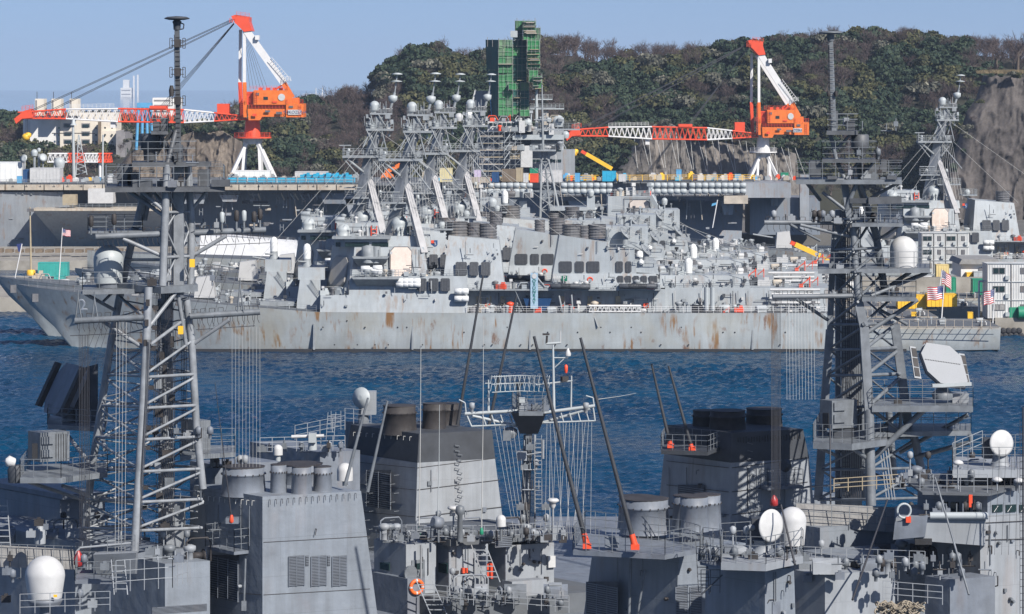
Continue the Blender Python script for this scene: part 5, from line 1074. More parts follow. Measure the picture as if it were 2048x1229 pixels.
def pedestal(e, D, x, y, s, m):     # legs splay down to the quay
    q = lambda a, b, d=0: P(x+a*s, y+b*s, D)+Vector((0, d, 0)); k = s*F/D*D/F
    MB().lathe(q(0, 0), [(2.3, -3.2*s), (2.1, -1.2), (1.9, 1.7)], 16).build('slewing_column', m, e)
    pl_ = MB().lathe(q(0, 0), [(5.2*s, -3.6*s), (5.2*s, -3.2*s)], 12).build('pedestal_platform', m, e)
    r_ = 5.0*s; pts = [q(0, 0)+Vector((r_*math.cos(a), r_*math.sin(a), -3.2*s)) for a in [i*math.pi/6 for i in range(13)]]; MB().rail(pts, 1.1, 1.4, .06).build('platform_railing', m, pl_)
    MB().lathe(q(0, 0), [(2.5*s, -5.2*s), (2.7*s, -3.6*s)], 8).build('pedestal_head', M_CRWH, e)
    zb = 3.0; c = q(0, 0)
    for sx in (-1, 1):
        for sy in (-1, 1):
            t_ = Vector((c.x+sx*1.5*s, c.y+sy*2, c.z-4.9*s)); b_ = Vector((c.x+sx*12.2*s, c.y+sy*7, zb)); MB().sq(t_, b_, .85, .85).build('pedestal_leg', M_CRWH, e)
            b2 = Vector((c.x+sx*3.2*s, c.y+sy*7, zb)); MB().sq(t_+Vector((sx*.4, 0, 0)), b2, .7, .7).build('pedestal_leg', M_CRWH, e)
cA = build_crane(860); cB = copy_tree(cA)
cB.location = P(1527, 298, 925); cB.scale = (.9, 1, 1)
cA['label'] = 'tall orange and white harbour crane reading YOKOZUNA, its long jib stretching left'; cA['group'] = cB['group'] = 'orange harbour cranes'
cB['label'] = 'smaller orange and white harbour crane reading OZEKI in front of the wooded hill'
for o in (cA, cB): WO[o.name] = Vector(o.location)
pedestal(cA, 860, 505, 250, 1.0, M_RED); pedestal(cB, 925, 1526, 284, .87, M_CRWH)
def sign_on(e, wd, x0, y0, x1, y1, D):
    o = MB().bx(x0, y0, x1, y1, D, .1).build('name_board', M_WHITE, e); text(wd, 'name_letters', P((x0+x1)/2, (y0+y1)/2, D-.05), (WZ(y0, D)-WZ(y1, D))*.85, M_NAVY, o)
for o in (cA, cB): WO[o.name] = Vector(o.location)
sign_on(cA, 'YOKOZUNA', 576, 220, 603, 230, 854.2)
sgn = MB().bx(1586, 257, 1604, 265, 919.4, .1).build('name_board', M_WHITE, None); sgn.parent = cB
# board of the scaled crane: bring it into the crane's own measure
for v in sgn.data.vertices: q_ = v.co-cB.location; v.co = (q_.x/.9, q_.y, q_.z)
WO[sgn.name] = Vector(cB.location); tx = text('OZEKI', 'name_letters', (0, 0, 0), 1.0, M_NAVY, sgn); q_ = P(1595, 261, 919.3)-cB.location; tx.location = (q_.x/.9, q_.y, q_.z)
bj = thing('crane_jib', 'red and white lattice jib lying low behind the carrier signal mast', 'crane jib', tuple(P(155, 330, 850)))
for x0, x1, m in ((95, 135, M_CRWH), (135, 168, M_RED), (168, 196, M_CRWH), (196, 222, M_RED)): MB().truss(P(x0, 325, 850), P(x1, 325, 850), P(x0, 308, 850), P(x1, 308, 850), 4, .14, .2, (0, 3, 0)).build('jib_section', m, bj)
for x in (110, 200): MB().bar(P(x, 325, 851), (WX(x, 851), 851, 3), .4, 6).build('trestle', M_CRWH, bj)
bc = thing('blue_gantry', 'blue gantry frame behind the red jib, left of the lattice mast', 'gantry', tuple(P(288, 240, 900)))
for x in (277, 285, 293, 300): MB().bar(P(x, 208, 900), P(x+(x-288)*.4, 300, 900), .45, 6).build('gantry_leg', M_LBLUE, bc)
MB().bx(274, 206, 303, 216, 899, 3).build('gantry_beam', M_LBLUE, bc)
def mobile_crane(lab, pts, D, m, base):
    e = thing('mobile_crane', lab, 'mobile crane', tuple(P(base[0], base[1], D)))
    MB().sq(P(*pts[0], D), P(*pts[1], D), 1.3, 1.0).build('boom', m, e); MB().sq(P(*pts[0], D), P(pts[0][0]+(pts[0][0]-pts[1][0])*.18, pts[0][1]+(pts[0][1]-pts[1][1])*.18, D), .9, .8).build('boom_tip', M_RED, e)
    MB().sil([(base[0]-14, base[1]), (base[0]-12, base[1]-11), (base[0]+2, base[1]-13), (base[0]+10, base[1]-8), (base[0]+12, base[1])], D-1.2, 2.6).build('cab', m, e)
    for k in range(3): MB().lathe(P(base[0]-9+k*9, base[1]+1, D-1.4), [(.55, 0), (.55, .4)], 12, (0, 1, 0)).build('wheel', M_BLACK, e)
mobile_crane('yellow telescopic crane on the carrier deck with a red boom tip', ((1172, 308), (1224, 338)), 824, M_YEL, (1226, dk_y(824)-4))
mobile_crane('orange crane truck between the first two destroyer masts', ((800, 330), (772, 345)), 816, M_ORANGE, (776, dk_y(816)-4))
mobile_crane('orange boom crane behind the nearest destroyer stern', ((1590, 489), (1640, 512)), 652, M_YEL, (1650, 528))

# ---------------------------------------------------------------- quay on the right, stacked site cabins, flags
def cabin_stack(lab0, x0, x1, ybot, hpx, rows, cols, D, order, wall_dep=5.5):
    for r_ in range(rows):
        for c_ in range(cols):
            a_, b_ = x0+(x1-x0)*c_/cols, x0+(x1-x0)*(c_+1)/cols; y1 = ybot-r_*hpx; y0 = y1-hpx+.6
            e = thing('site_cabin', '%s, %s row, %s' % (lab0, ('bottom', 'middle', 'top')[r_], order[c_]), 'site cabin', tuple(P((a_+b_)/2, y1, D+2)), 'white stacked site cabins')
            MB().bx(a_+.3, y0, b_-.3, y1, D, wall_dep).build('wall', mat('cabin_wall', (.60, .60, .58), .55, var=.08, nscale=.6, streak=.3, rust=.25), e)
            MB().bx(a_, y0-.9, b_, y0+.5, D-.15, .4).build('roof_rail', M_DOMEG, e); MB().bx(b_-hpx*.3, y1-hpx*.32, b_-hpx*.08, y1-hpx*.1, D-.5, .5).build('air_conditioner', M_DOMEG, e); MB().bar(P(a_+1, y0, D-.15), P(a_+1, y1, D-.15), .06, 5).build('downpipe', M_CANVAS, e)
            mb = MB(); n = 9
            for i in range(1, n): x = a_+(b_-a_)*i/n; mb.bx(x-.35, y0+2, x+.35, y1-2, D-.05, .06)
            mb.build('corrugation', M_DOMEG, e)
            wide = c_ % 2 == 0; h_ = hpx*.34; xm = (a_+b_)/2
            w_ = MB().bx(xm-(hpx*.33 if wide else hpx*.14), y0+hpx*.22, xm+(hpx*.33 if wide else hpx*.14), y0+hpx*.22+h_, D-.1, .12).build('window_frame', M_RING, e)
            if wide:
                for s in (-1, 1): MB().bx(xm+(-.29 if s < 0 else .03)*hpx, y0+hpx*.25, xm+(-.03 if s < 0 else .29)*hpx, y0+hpx*.19+h_, D-.14, .06).build('pane', M_CANVAS if (r_+c_) % 3 == 0 else M_GLASS, w_)
cabin_stack('white cabin of the distant stack', 1843, 1938, 548, 27.3, 3, 4, 640, ['first from the left', 'second from the left', 'third from the left', 'right end'])
cabin_stack('white cabin of the near stack', 1974, 2070, 637, 36.6, 3, 2, 541.5, ['left end', 'second from the left'])
wh = thing('warehouse', 'low white warehouse with a grey roof between the two cabin stacks', 'warehouse', tuple(P(1960, 552, 600)))
MB().bx(1922, 528, 1996, 556, 600, 12).build('wall', M_CRWH, wh); MB().sil([(1918, 529), (1924, 519), (1996, 519), (2000, 529)], 599, 14).build('roof', M_CANVAS, wh); MB().bx(1958, 536, 1972, 552, 599.8, .3).build('door', M_RING, wh)
qw = thing('breakwater_wall', 'weathered concrete retaining wall behind the yellow machine on the quay', 'wall', tuple(P(1880, 600, 590)))
MB().bx(1720, 556, 1975, 592, 592, 3).build('wall', M_CONC, qw)
for i, (nm_, ct, lab, x0, y0, x1, y1, D, dep, m, rb) in enumerate([
    ('shipping_container', 'container', 'teal container on the pier near the left flag', 76, 527, 135, 553, 655, 3, M_TEAL, 20), ('crate', 'crate', 'small teal bin right below the teal container', 108, 553, 128, 566, 640, 2.5, M_TEAL, 4),
    ('shipping_container', 'container', 'yellow upright container before the distant cabin stack', 1873, 531, 1898, 556, 596, 2.5, mat('pale_yellow_box', (.62, .48, .2), .6), 5),
    ('skip', 'skip', 'green slanted skip behind the large flag', 1893, 557, 1912, 588, 580, 3, M_GREEN, 3), ('skip', 'skip', 'green ribbed skip next to the white post', 1946, 560, 1972, 590, 580, 3, M_GREEN, 6),
    ('tank', 'tank', 'orange tank before the warehouse', 1934, 547, 1948, 557, 598, 2, M_YEL, 2), ('cabinet', 'cabinet', 'grey cabinet before the warehouse', 1948, 545, 1966, 557, 597, 2, M_DOMEG, 2),
    ('spreader', 'lifting frame', 'yellow box frame machine beside the large flag', 1855, 590, 1914, 614, 548, 3, M_YEL, 7), ('spreader', 'lifting frame', 'yellow machine deck partly behind the right lattice mast', 1796, 592, 1853, 618, 550, 3, M_YEL, 8),
    ('hopper', 'hopper', 'small yellow hopper on the destroyer stern deck, left one', 1823, 626, 1833, 635, 532, 1, M_YEL, 1), ('hopper', 'hopper', 'small yellow hopper on the stern deck, right one', 1936, 626, 1946, 638, 532, 1, M_YEL, 1),
    ('cabinet', 'cabinet', 'white cabinet with round vents behind the nearest destroyer stern', 1582, 527, 1620, 553, 606, 3, M_WHITE, 4), ('skip', 'skip', 'dark green bin on the quay beside the near cabins', 1989, 622, 2010, 638, 541.6, 2, M_GREEN, 3)]):
    crate(nm_, ct, lab, x0, y0, x1, y1, D, dep, m, rb)
wr = thing('wire_spool', 'green eight-sided winch spool in front of the near cabins at the right edge', 'spool', tuple(P(2035, 637, 540)))
MB().lathe(P(2036, 626, 541), [(1.1, 0), (1.1, 1.6)], 8, (1, 0, 0)).build('drum', M_GREEN, wr); MB().bx(2019, 615, 2050, 637, 541.3, .4).build('frame', M_GREEN, wr)
ps = thing('white_gantry', 'thin white pipe gantry standing left of the near cabin stack', 'gantry', tuple(P(1958, 637, 545)))
for x in (1958, 1972): MB().bar(P(x, 637, 545), P(x, 562, 545), .18, 6).build('post', M_CRWH, ps)
MB().bar(P(1958, 563, 545), P(1976, 563, 545), .18, 6).bar(P(1950, 585, 545), P(1985, 585, 545), .1, 6).build('crossbeam', M_CRWH, ps)
fb = thing('quay_fender', 'bundle of black rubber tyre fenders hanging on the quay corner', 'fender', tuple(P(2015, 680, 540.5)))
tyre = MB().lathe((0, 0, 0), [(.25, -.25), (.5, -.2), (.55, 0), (.5, .2), (.25, .25)], 12, (0, 1, 0)).mesh('tyre', M_BLACK)
for i in range(5):
    for j in range(3): inst('tyre', tyre, fb, P(1996+i*10.5+(j % 2)*4, 662+j*10, 540.3))
def stripes(a, b, c): return a
M_FR = mat('flag_red', (.45, .03, .04), .7, var=.1); M_FW = mat('flag_white', (.75, .73, .72), .7, var=.05); M_FB = mat('flag_blue', (.02, .035, .14), .7, var=.1)
def us_flag(lab, px, py, D, w_, h_, foot, dirx=-1, droop=.25, lean=0):
    """striped flag flying from the top of a staff; every stripe and the canton are pieces of cloth with the same wave"""
    e = thing('flag', lab, 'flag', tuple(P(foot[0], foot[1], D))); MB().bar(P(foot[0], foot[1], D), P(px, py-3, D), .11, 6, .07).build('flagpole', M_CRWH, e)
    o = P(px, py, D)
    def pt(u, v): return (o.x+dirx*u*w_, o.y+math.sin(u*7+v*2)*.22*w_*.3, o.z-v*h_-droop*u*u*h_+math.sin(u*9)*.04*h_)
    def sheet(u0, u1, v0, v1, off, m, name):
        n = 12; vs = []; 
        for i in range(n+1):
            u = u0+(u1-u0)*i/n
            for v in (v0, v1): a_ = pt(u, v); vs += [(a_[0], a_[1]-off, a_[2]), (a_[0], a_[1]+.02-off*.2, a_[2])]
        mb = MB(); mb.add(vs, [(4*i, 4*i+2, 4*i+6, 4*i+4) for i in range(n)]+[(4*i+1, 4*i+5, 4*i+7, 4*i+3) for i in range(n)]+[(4*i, 4*i+4, 4*i+5, 4*i+1) for i in range(n)]+[(4*i+2, 4*i+3, 4*i+7, 4*i+6) for i in range(n)])
        return mb.build(name, m, e)
    for k in range(13): sheet(0, 1, k/13, (k+1)/13, 0, M_FR if k % 2 == 0 else M_FW, 'stripe')
    ct = sheet(0, .4, 0, 7/13, .03, M_FB, 'canton'); mb = MB()
    for r_ in range(9):
        for c_ in range(6 if r_ % 2 == 0 else 5):
            a_ = pt((.035+c_*.065+(.033 if r_ % 2 else 0)), (r_+.8)*.055); mb.lathe((a_[0], a_[1]-.04, a_[2]), [(h_*.016, 0), (h_*.014, .01)], 5, (0, -1, 0))
    mb.build('star_field', M_FW, ct); return e
us_flag('large striped flag flying in front of the yellow machine at the destroyer stern', 1888, 573, 526, 2.7, 2.2, (1883, 640), -1, .1)
us_flag('striped flag drooping above the large one, in front of the green skip', 1884, 542, 548, 1.6, 2.3, (1876, 600), 1, .5)
us_flag('striped flag on the white staff by the near white cabins', 1990, 580, 526, 1.8, 2.2, (1985, 655), -1, .2)
us_flag('small striped flag on a staff near the teal container', 125, 459, 640, 1.6, 1.3, (118, 560), 1, .2)
jf = thing('jack_flag', 'dark blue flag furled on the leaning staff at the far left bow', 'flag', tuple(P(30, 556, 525)))
MB().bar(P(30, 556, 525), P(44, 488, 525), .09, 6).build('flagpole', M_CRWH, jf); MB().hexa([P(37, 504, 525), P(41, 504, 525), P(41, 504, 525.3), P(37, 504, 525.3)], [P(33, 489, 525), P(45, 487, 525), P(45, 487, 525.4), P(33, 489, 525.4)]).build('cloth', M_FB, jf)
jf2 = thing('jack_flag', 'small blue flag on the staff in front of the dark carrier stern', 'flag', tuple(P(1425, 455, 700)))
MB().bar(P(1425, 456, 700), P(1435, 400, 700), .12, 6).build('flagpole', M_CRWH, jf2); MB().hexa([P(1423, 413, 700), P(1432, 410, 700), P(1432, 410, 700.3), P(1423, 413, 700.3)], [P(1424, 408, 700), P(1433, 405, 700), P(1433, 405, 700.3), P(1424, 408, 700.3)]).build('cloth', M_LBLUE, jf2)
pole = thing('lamp_mast', 'tall dark mast with a yellow base and searchlights on the pier end', 'mast', tuple(P(62, 548, 650)))
MB().bar(P(62, 542, 650), P(60, 415, 650), .22, 7, .14).build('pole', M_TAN, pole); MB().lathe(P(62, 551, 650), [(.9, 0), (.9, .9), (.7, 1.1)], 12).build('base', M_YEL, pole); MB().bx(54, 418, 66, 424, 649, 1).build('lamp_head', M_RING, pole)
cbg = thing('covered_barge', 'long white tarpaulin covered barge between the destroyer bows and the carrier', 'barge', tuple(P(500, 515, 720)))
MB().hexa([P(395, 520, 720), P(640, 520, 720), P(640, 520, 728), P(395, 520, 728)], [P(398, 514, 720), P(636, 514, 720), P(636, 514, 728), P(398, 514, 728)]).build('barge_hull', M_CARR, cbg)
MB().sil([(400, 514), (400, 470), (470, 473), (590, 484), (596, 514)], 721, 6).build('tarpaulin_cover', mat('white_tarpaulin', (.72, .72, .71), .6, var=.08, bump=.5, bscale=.8), cbg)
mb = MB().rail([P(400, 470, 720.8), P(590, 483, 720.8)], .8, 2, .05); mb.build('cover_frame', M_RING, cbg)
mb = MB(); 
for k in range(14): mb.bx(-10+k*20, 498+(k % 3), 4+k*20, 506, 742+k % 4, 3)
sm2 = mb.build('timber_fender', M_BROWN); sm2['label'] = 'row of dark timber fenders along the low quay at the left'; sm2['category'] = 'fender'
# clutter on the piers
pcl = random.Random(31)
cl = thing('pier_stores', 'jumble of pale boxes and hoses lying on the pier behind the left bows', 'stores', (WX(150, 630), 630, 2.6))
for k in range(70):
    D = pcl.uniform(600, 660) if pcl.random() < .4 else pcl.uniform(599, 618); x = pcl.uniform(-104, -68) if D > 622 else pcl.uniform(-104, 40)
    fit(cl, (x, D, 2.6), pcl.uniform(.8, 1.8), pcl)
qcl = thing('quay_stores', 'jumble of crates, reels and drums on the quay around the flags', 'stores', (95, 570, 3.0))
for k in range(90):
    D = pcl.uniform(543, 590) if pcl.random() < .5 else pcl.uniform(598, 634); x = pcl.uniform(84, 100) if D < 597 else pcl.uniform(62, 96)
    fit(qcl, (x, D, 3.02), pcl.uniform(.9, 2), pcl)
# ================================================================ warships on our side of the basin
AU, AV = math.radians(25), math.radians(50)
U = Vector((math.cos(AU), math.sin(AU), 0)); V = Vector((-math.cos(AV), math.sin(AV), 0)); UP = Vector((0, 0, 1))
NU, NV = Vector((math.sin(AU), -math.cos(AU), 0)), Vector((-math.sin(AV), -math.cos(AV), 0))   # outward normals of right-hand and left-hand walls
def along(c, d, px):
    """point on the level line from c in direction d that lies above photo column px"""
    t = (px-CX)/F; return c+d*((t*c.y-c.x)/(d.x-t*d.y))
def block(par, name, m, corner, xl, xr, ybot, D, xl2=None, xr2=None, cb_=None, label=None, ztop=None, zbot=None):
    """house with a corner towards us: corner=(x, ytop); its left wall runs to column xl, right wall to xr"""
    ct = P(corner[0], corner[1], D); cbx = cb_ if cb_ is not None else corner[0]
    zb = WZ(ybot, D) if zbot is None else zbot; c0 = P(cbx, corner[1], D); c0.z = zb
    if ztop is not None: ct.z = ztop
    def quad(c, l, r): a_, b_ = along(c, V, l), along(c, U, r); return [c, b_, b_+(a_-c), a_]
    return MB().hexa(quad(c0, xl2 if xl2 is not None else xl, xr2 if xr2 is not None else xr), quad(ct, xl, xr)).build(name, m, par, label)
def on_wall(c, d, n, px, py, off=.04):
    """point on the wall through c (level direction d, outward n) seen at pixel (px, py)"""
    p = along(Vector((c.x, c.y, 0)), d, px); return Vector((p.x, p.y, WZ(py, p.y)))+n*off
def wall_rect(c, d, n, x0, y0, x1, y1, t=.06, off=.0):
    a_, b_ = on_wall(c, d, n, x0, y0, off), on_wall(c, d, n, x1, y0, off); z1 = on_wall(c, d, n, x0, y1, off).z
    lo = [a_.copy(), b_.copy(), b_+n*t, a_+n*t]
    for v in lo: v.z = z1
    return MB().hexa(lo, [a_, b_, Vector((b_.x, b_.y, a_.z))+n*t, a_+n*t])
def grille(par, c, d, n, x0, y0, x1, y1, rows, cols=1, off=0.0, slats=True):
    f = wall_rect(c, d, n, x0, y0, x1, y1, .05, off).build('louvre', M_LOUV, par); a_, b_ = on_wall(c, d, n, x0, y0, off), on_wall(c, d, n, x1, y0, off); z0, z1 = a_.z, on_wall(c, d, n, x0, y1, off).z
    tl = (b_-a_); tl.z = 0; tl = tl.length; dn = Vector((d.x, d.y, 0))
    sg = 1 if (b_-a_).dot(dn) > 0 else -1
    if rows < 14:
        for i in range(rows): z = z0+(z1-z0)*(i+.5)/rows; p = Vector((a_.x, a_.y, z))+n*.07; MB().sq(p, p+dn*sg*tl, .05, abs(z0-z1)/rows*.35).build('slat', M_NEAR, f)
    else:
        mb = MB()
        for i in range(rows): z = z0+(z1-z0)*(i+.5)/rows; p = Vector((a_.x, a_.y, z))+n*.07; mb.sq(p, p+dn*sg*tl, .05, abs(z0-z1)/rows*.4)
        for j in range(cols+1): p = a_+dn*sg*tl*j/cols+n*.08; mb.sq(Vector((p.x, p.y, z0)), Vector((p.x, p.y, z1)), .05)
        o = mb.build('slats', M_NEAR, f); o['kind'] = 'stuff'
    return f
def stub(par, x, y0, y1, rpx, D, m=M_NEAR, name='exhaust_pipe', tap=.93):
    """ribbed exhaust pipe with an open mouth"""
    c = P(x, y1, D); r_ = rpx*D/F; h_ = WZ(y0, D)-WZ(y1, D)
    o = MB().lathe(c, [(r_*1.03, 0), (r_, .1), (r_*tap, h_*.72), (r_*(tap+.05), h_*.74), (r_*(tap+.05), h_*.79), (r_*(tap-.01), h_*.81), (r_*tap, h_), (r_*(tap-.06), h_), (r_*(tap-.1), h_*.6)], 28, cap=True).build(name, m, par)
    MB().lathe(c, [(r_*(tap-.09), h_*.72), (r_*(tap-.09), h_*.74)], 24).build('mouth', M_CAP, o)
    mb = MB()
    for k in range(18): a_ = k*math.pi/9; p = c+Vector((math.cos(a_)*r_*(tap+.06), math.sin(a_)*r_*(tap+.06), h_*.765)); mb.box(tuple(p), (.06, .06, .1), a_)
    mb.lathe(c, [(r_*(tap+.0), h_), (r_*(tap+.04), h_+.04), (r_*(tap-.05), h_+.05)], 24); mb.build('flange_bolts', M_CAP, o); return o
def eyelets(par, c, d, n, x0, x1, y, num, m=M_CABLE, dy=0):
    mb = MB()
    for i in range(num):
        p = on_wall(c, d, n, x0+(x1-x0)*(i+.5)/num, y+dy*i/num, .02); mb.path([p, p+n*.18+UP*.02, p+n*.2-UP*.28], .022, 4)
    o = mb.build('eyelets', m, par); o['kind'] = 'stuff'; return o
def deckplate(par, pts, z, t_, m, name='platform', rails=True, h=1.1, step=1.0, rm=None, sides=None):
    q = [Vector((p.x, p.y, z)) for p in pts]; o = MB().hexa([p-UP*t_ for p in q], q).build(name, m, par)
    if rails:
        mb = MB(); qq = q+[q[0]]
        for i in range(len(q)):
            if sides is None or i in sides: mb.rail([qq[i], qq[i+1]], h, step, .028)
        mb.build('railing', rm or M_MAST, o)
    return o
def whip(par, pts, r_=.035, base=None, m=M_CABLE):
    o = MB()
    for i, (a_, b_) in enumerate(zip(pts, pts[1:])): o.bar(P(*a_), P(*b_), r_*(1-.3*i), 5, r_*(.7-.3*i) if i else r_*.7)
    o = o.build('whip_antenna', m, par)
    if base: MB().lathe(P(*pts[0]), [(.09, -.35), (.16, -.25), (.12, 0), (.07, .15)], 9).build('antenna_base', base, o)
    return o
def boom(par, a_, b_, r_=.13, base=M_RED, m=None, foot=True):
    o = MB().bar(P(*a_), P(*b_), r_, 8, r_*.55).build('boom_antenna', m or M_BOOM, par)
    if foot and base: p, q = P(*a_), P(*b_); MB().bar(p, p.lerp(q, .06), r_*1.45, 9, r_*1.15).box(tuple(p), (.5, .5, .3)).build('boom_foot', base, o)
    return o
def cableway(par, p, q, n, r_=.03, spread=.12, m=M_CABLE, name='cable_run'):
    mb = MB(); p, q = Vector(p), Vector(q)
    for i in range(n): o = Vector(((i-(n-1)/2)*spread, (i % 2)*.06, 0)); mb.bar(p+o, q+o, r_, 4, cap=False)
    return mb.build(name, m, par)
def scope(par, x, y, D, k, rg):
    """small mast fittings"""
    p = P(x, y, D); m = rg.choice((M_MAST, M_MAST, M_NEAR, M_PALE, M_CAP)); mb = MB()
    if k == 0: mb.bar(p, p+UP*.9, .05, 5).box(tuple(p+UP*.5), (.3, .25, .35))
    elif k == 1: mb.lathe(p, [(.1, 0), (.12, .3), (.22, .32), (.2, .7), (.05, .8)], 9)
    elif k == 2: mb.path([p, p+Vector((.25, -.2, .1)), p+Vector((.25, -.2, .7))], .04, 5)
    elif k == 3: mb.box(tuple(p+UP*.2), (.55, .35, .4)).box(tuple(p+UP*.45), (.2, .2, .15))
    else: mb.bar(p-Vector((.4, 0, 0)), p+Vector((.4, 0, 0)), .05, 5).bar(p, p+UP*.5, .04, 5)
    return mb.build(('lamp_bracket', 'navigation_light', 'stub_antenna', 'junction_box', 'cross_antenna')[k], m, par)
rn = random.Random(17)

# ---------------------------------------------------------------- ship A: grey funnel, left lattice mast
A = thing('warship', 'grey warship at the lower left with three louvred panels on its plain funnel', 'warship', (-20, 205, 0), 'grey warships moored in front')
def hullblock(par, x0, x1, D0, D1, zt=8.0):
    return MB().hexa([(x0, D0+2, -1.5), (x1, D0+2, -1.5), (x1, D1-2, -1.5), (x0, D1-2, -1.5)], [(x0-1, D0, zt), (x1+1, D0, zt), (x1+1, D1, zt), (x0-1, D1, zt)]).build('hull', M_NEAR, par)
hullblock(A, -46, -3, 186, 217, 6.5)
fA = block(A, 'funnel', M_NEARP, (525, 994), 388, 722, 1240, 200, 352, 766, 525, zbot=6.4)
cA_, cB_ = P(525, 994, 200), P(525, 1240, 200)
# walls lean inwards: use the mid-height plane for things fixed on them
def wplane(yc, D=200): return Vector((P(525, yc, D).x, D, 0))
for x0, x1 in ((577, 608), (622, 652), (664, 693)): grille(fA, wplane(1140), U, NU, x0, 1113, x1, 1173, 20, 2, .0)
for x0, x1 in ((611, 617), (654, 660)): grille(fA, wplane(1120), U, NU, x0, 1112, x1, 1132, 6, 1, .0)
grille(fA, wplane(1150), V, NV, 418, 1110, 478, 1192, 18, 3, .0)
eyelets(fA, wplane(1000), U, NU, 532, 716, 1000, 15, dy=-14); eyelets(fA, wplane(1000), V, NV, 515, 395, 1002, 11, M_WIRE, dy=-12)
o_ = MB()
for y in (1085, 1190): o_.bar(on_wall(wplane(y), U, NU, 527, y, .02), on_wall(wplane(y), U, NU, 740, y-12, .02), .02, 4)
o_.bar(on_wall(wplane(1), V, NV, 523, 1190, .02), on_wall(wplane(1), V, NV, 366, 1178, .02), .02, 4); o_.build('plating_seam', M_CAP, fA)
for x, y0, y1, r_, D in ((487, 934, 990, 45, 203), (600, 928, 985, 48, 207), (557, 930, 990, 17, 202.2), (603, 934, 990, 21, 201.8), (645, 934, 988, 19, 203)): stub(fA, x, y0, y1, r_, D)
pl_ = deckplate(fA, [on_wall(wplane(1), V, NV, 440, 1104, 1.1), on_wall(wplane(1), V, NV, 497, 1104, 1.1), on_wall(wplane(1), V, NV, 497, 1104, 0), on_wall(wplane(1), V, NV, 440, 1104, 0)], WZ(1104, 200.5), .2, M_NEAR, h=1.4, step=.7)
whip(fA, ((463, 1035, 199.5), (447, 905, 199.5), (430, 765, 199.5)), .045, M_RED); MB().box(tuple(P(465, 1041, 199.8)), (.8, .7, .35)).build('antenna_bracket', M_NEAR, fA)
MB().bar(P(491, 1118, 199.5), P(488, 1210, 199.5), .07, 5).box(tuple(P(488, 1212, 199.4)), (.3, .2, .6)).build('drain_pipe', M_MAST, fA)
boom(fA, (690, 972, 203), (736, 796, 203), .12, None, M_MAST); boom(fA, (735, 984, 204), (775, 802, 204), .12, None, M_MAST)
text('ν', 'wall_rung', on_wall(wplane(1), U, NU, 629, 1063, .05), .01, M_CAP, fA) if False else None
MB().path([on_wall(wplane(1), U, NU, 631, 1058, .03), on_wall(wplane(1), U, NU, 631, 1058, .2), on_wall(wplane(1), U, NU, 628, 1070, .2)], .03, 4).build('lifting_lug', M_CAP, fA)
# superstructure under and left of the mast
sA = block(A, 'superstructure', M_NEARP, (330, 1128), -60, 420, 1240, 199, zbot=6.4)
block(A, 'signal_house', M_NEAR, (272, 1104), 160, 372, 1150, 201.5); block(A, 'signal_deck_house', M_NEARP, (150, 1085), -80, 300, 1240, 205, zbot=6.4)
bx_ = MB().hexa([P(192, 1148, 196), P(270, 1148, 196), P(274, 1148, 199.5), P(196, 1148, 199.5)], [P(186, 1110, 195), P(272, 1106, 195), P(276, 1100, 199), P(192, 1104, 199)]).build('flag_locker', M_PALE, A)
deckplate(A, [P(150, 1165, 194), P(226, 1165, 194), P(232, 1165, 198), P(156, 1165, 198)], WZ(1160, 194), .25, M_NEAR)
block(A, 'wheelhouse', M_NEARP, (120, 1000), -40, 210, 1100, 214); block(A, 'wheelhouse_roof', M_NEAR, (125, 990), -40, 215, 1000, 213.6)
# canvas dodger along the bridge wing, in panels
cv = M_CANVAS
for k in range(9):
    x0 = -12+k*18; MB().hexa([P(x0, 1134+k*.6, 200), P(x0+17.6, 1134.6+k*.6, 200), P(x0+17.6, 1134.6+k*.6, 200.1), P(x0, 1134+k*.6, 200.1)], [P(x0, 1090+k*1.1, 200.2), P(x0+17.6, 1091+k*1.1, 200.2), P(x0+17.6, 1091+k*1.1, 200.3), P(x0, 1090+k*1.1, 200.3)]).build('canvas_panel', cv, A)
MB().rail([P(-15, 1134, 199.9), P(160, 1140, 199.9)], 1.45, .55, .025, 2).build('dodger_frame', M_MAST, A)
ra = dome(P(90, 1152, 190), 40*190/F, 44*190/F, flare=.16, n=32).build('radome', M_WHITE, A)
MB().lathe(P(90, 1200, 190), [(.9, -.3), (1.0, -.1), (1.05, 0), (.95, .1)], 24).build('radome_base', M_NEAR, ra); MB().bar(P(90, 1204, 190), (P(90, 1204, 190).x, 190, 6.4), .35, 10).build('radome_post', M_NEAR, ra)
MB().bx(107, 1190, 114, 1195, 188.9, .05).build('warning_plate', M_YEL, ra)
MB().rail([P(40, 1228, 188), P(220, 1222, 188)], 1.15, .9, .03).build('railing', M_PALE, A)
for x, y, k in ((78, 1052, 3), (62, 1075, 3), (92, 1070, 0), (14, 1150, 3), (25, 1165, 1), (34, 1158, 2), (20, 1133, 0), (168, 1135, 1), (210, 1140, 3), (225, 1165, 2), (300, 1110, 3), (315, 1120, 0), (350, 1118, 4), (358, 1124, 3), (12, 1205, 3), (160, 1205, 1), (185, 1215, 3)): scope(A, x, y, 197 if y < 1100 else 193, k, rn)
MB().lathe(P(80, 1062, 198), [(.35, -.8), (.36, 0), (.2, .3)], 10).build('ventilator', M_PALE, A)
lamp = MB().lathe(P(157, 1118, 198), [(.12, -.5), (.3, -.35), (.3, .1), (.08, .5)], 10).build('red_lantern', mat('lantern_red', (.35, .03, .03), .4, var=.1), A)
MB().path([P(152, 1170, 198), P(152, 1105, 198), P(160, 1096, 198), P(270, 1086, 198)], .07, 6).build('davit_pipe', M_PALE, A)
MB().rail([P(215, 1106, 197), P(270, 1103, 197)], 1.0, .7, .03).build('railing', M_MAST, A)
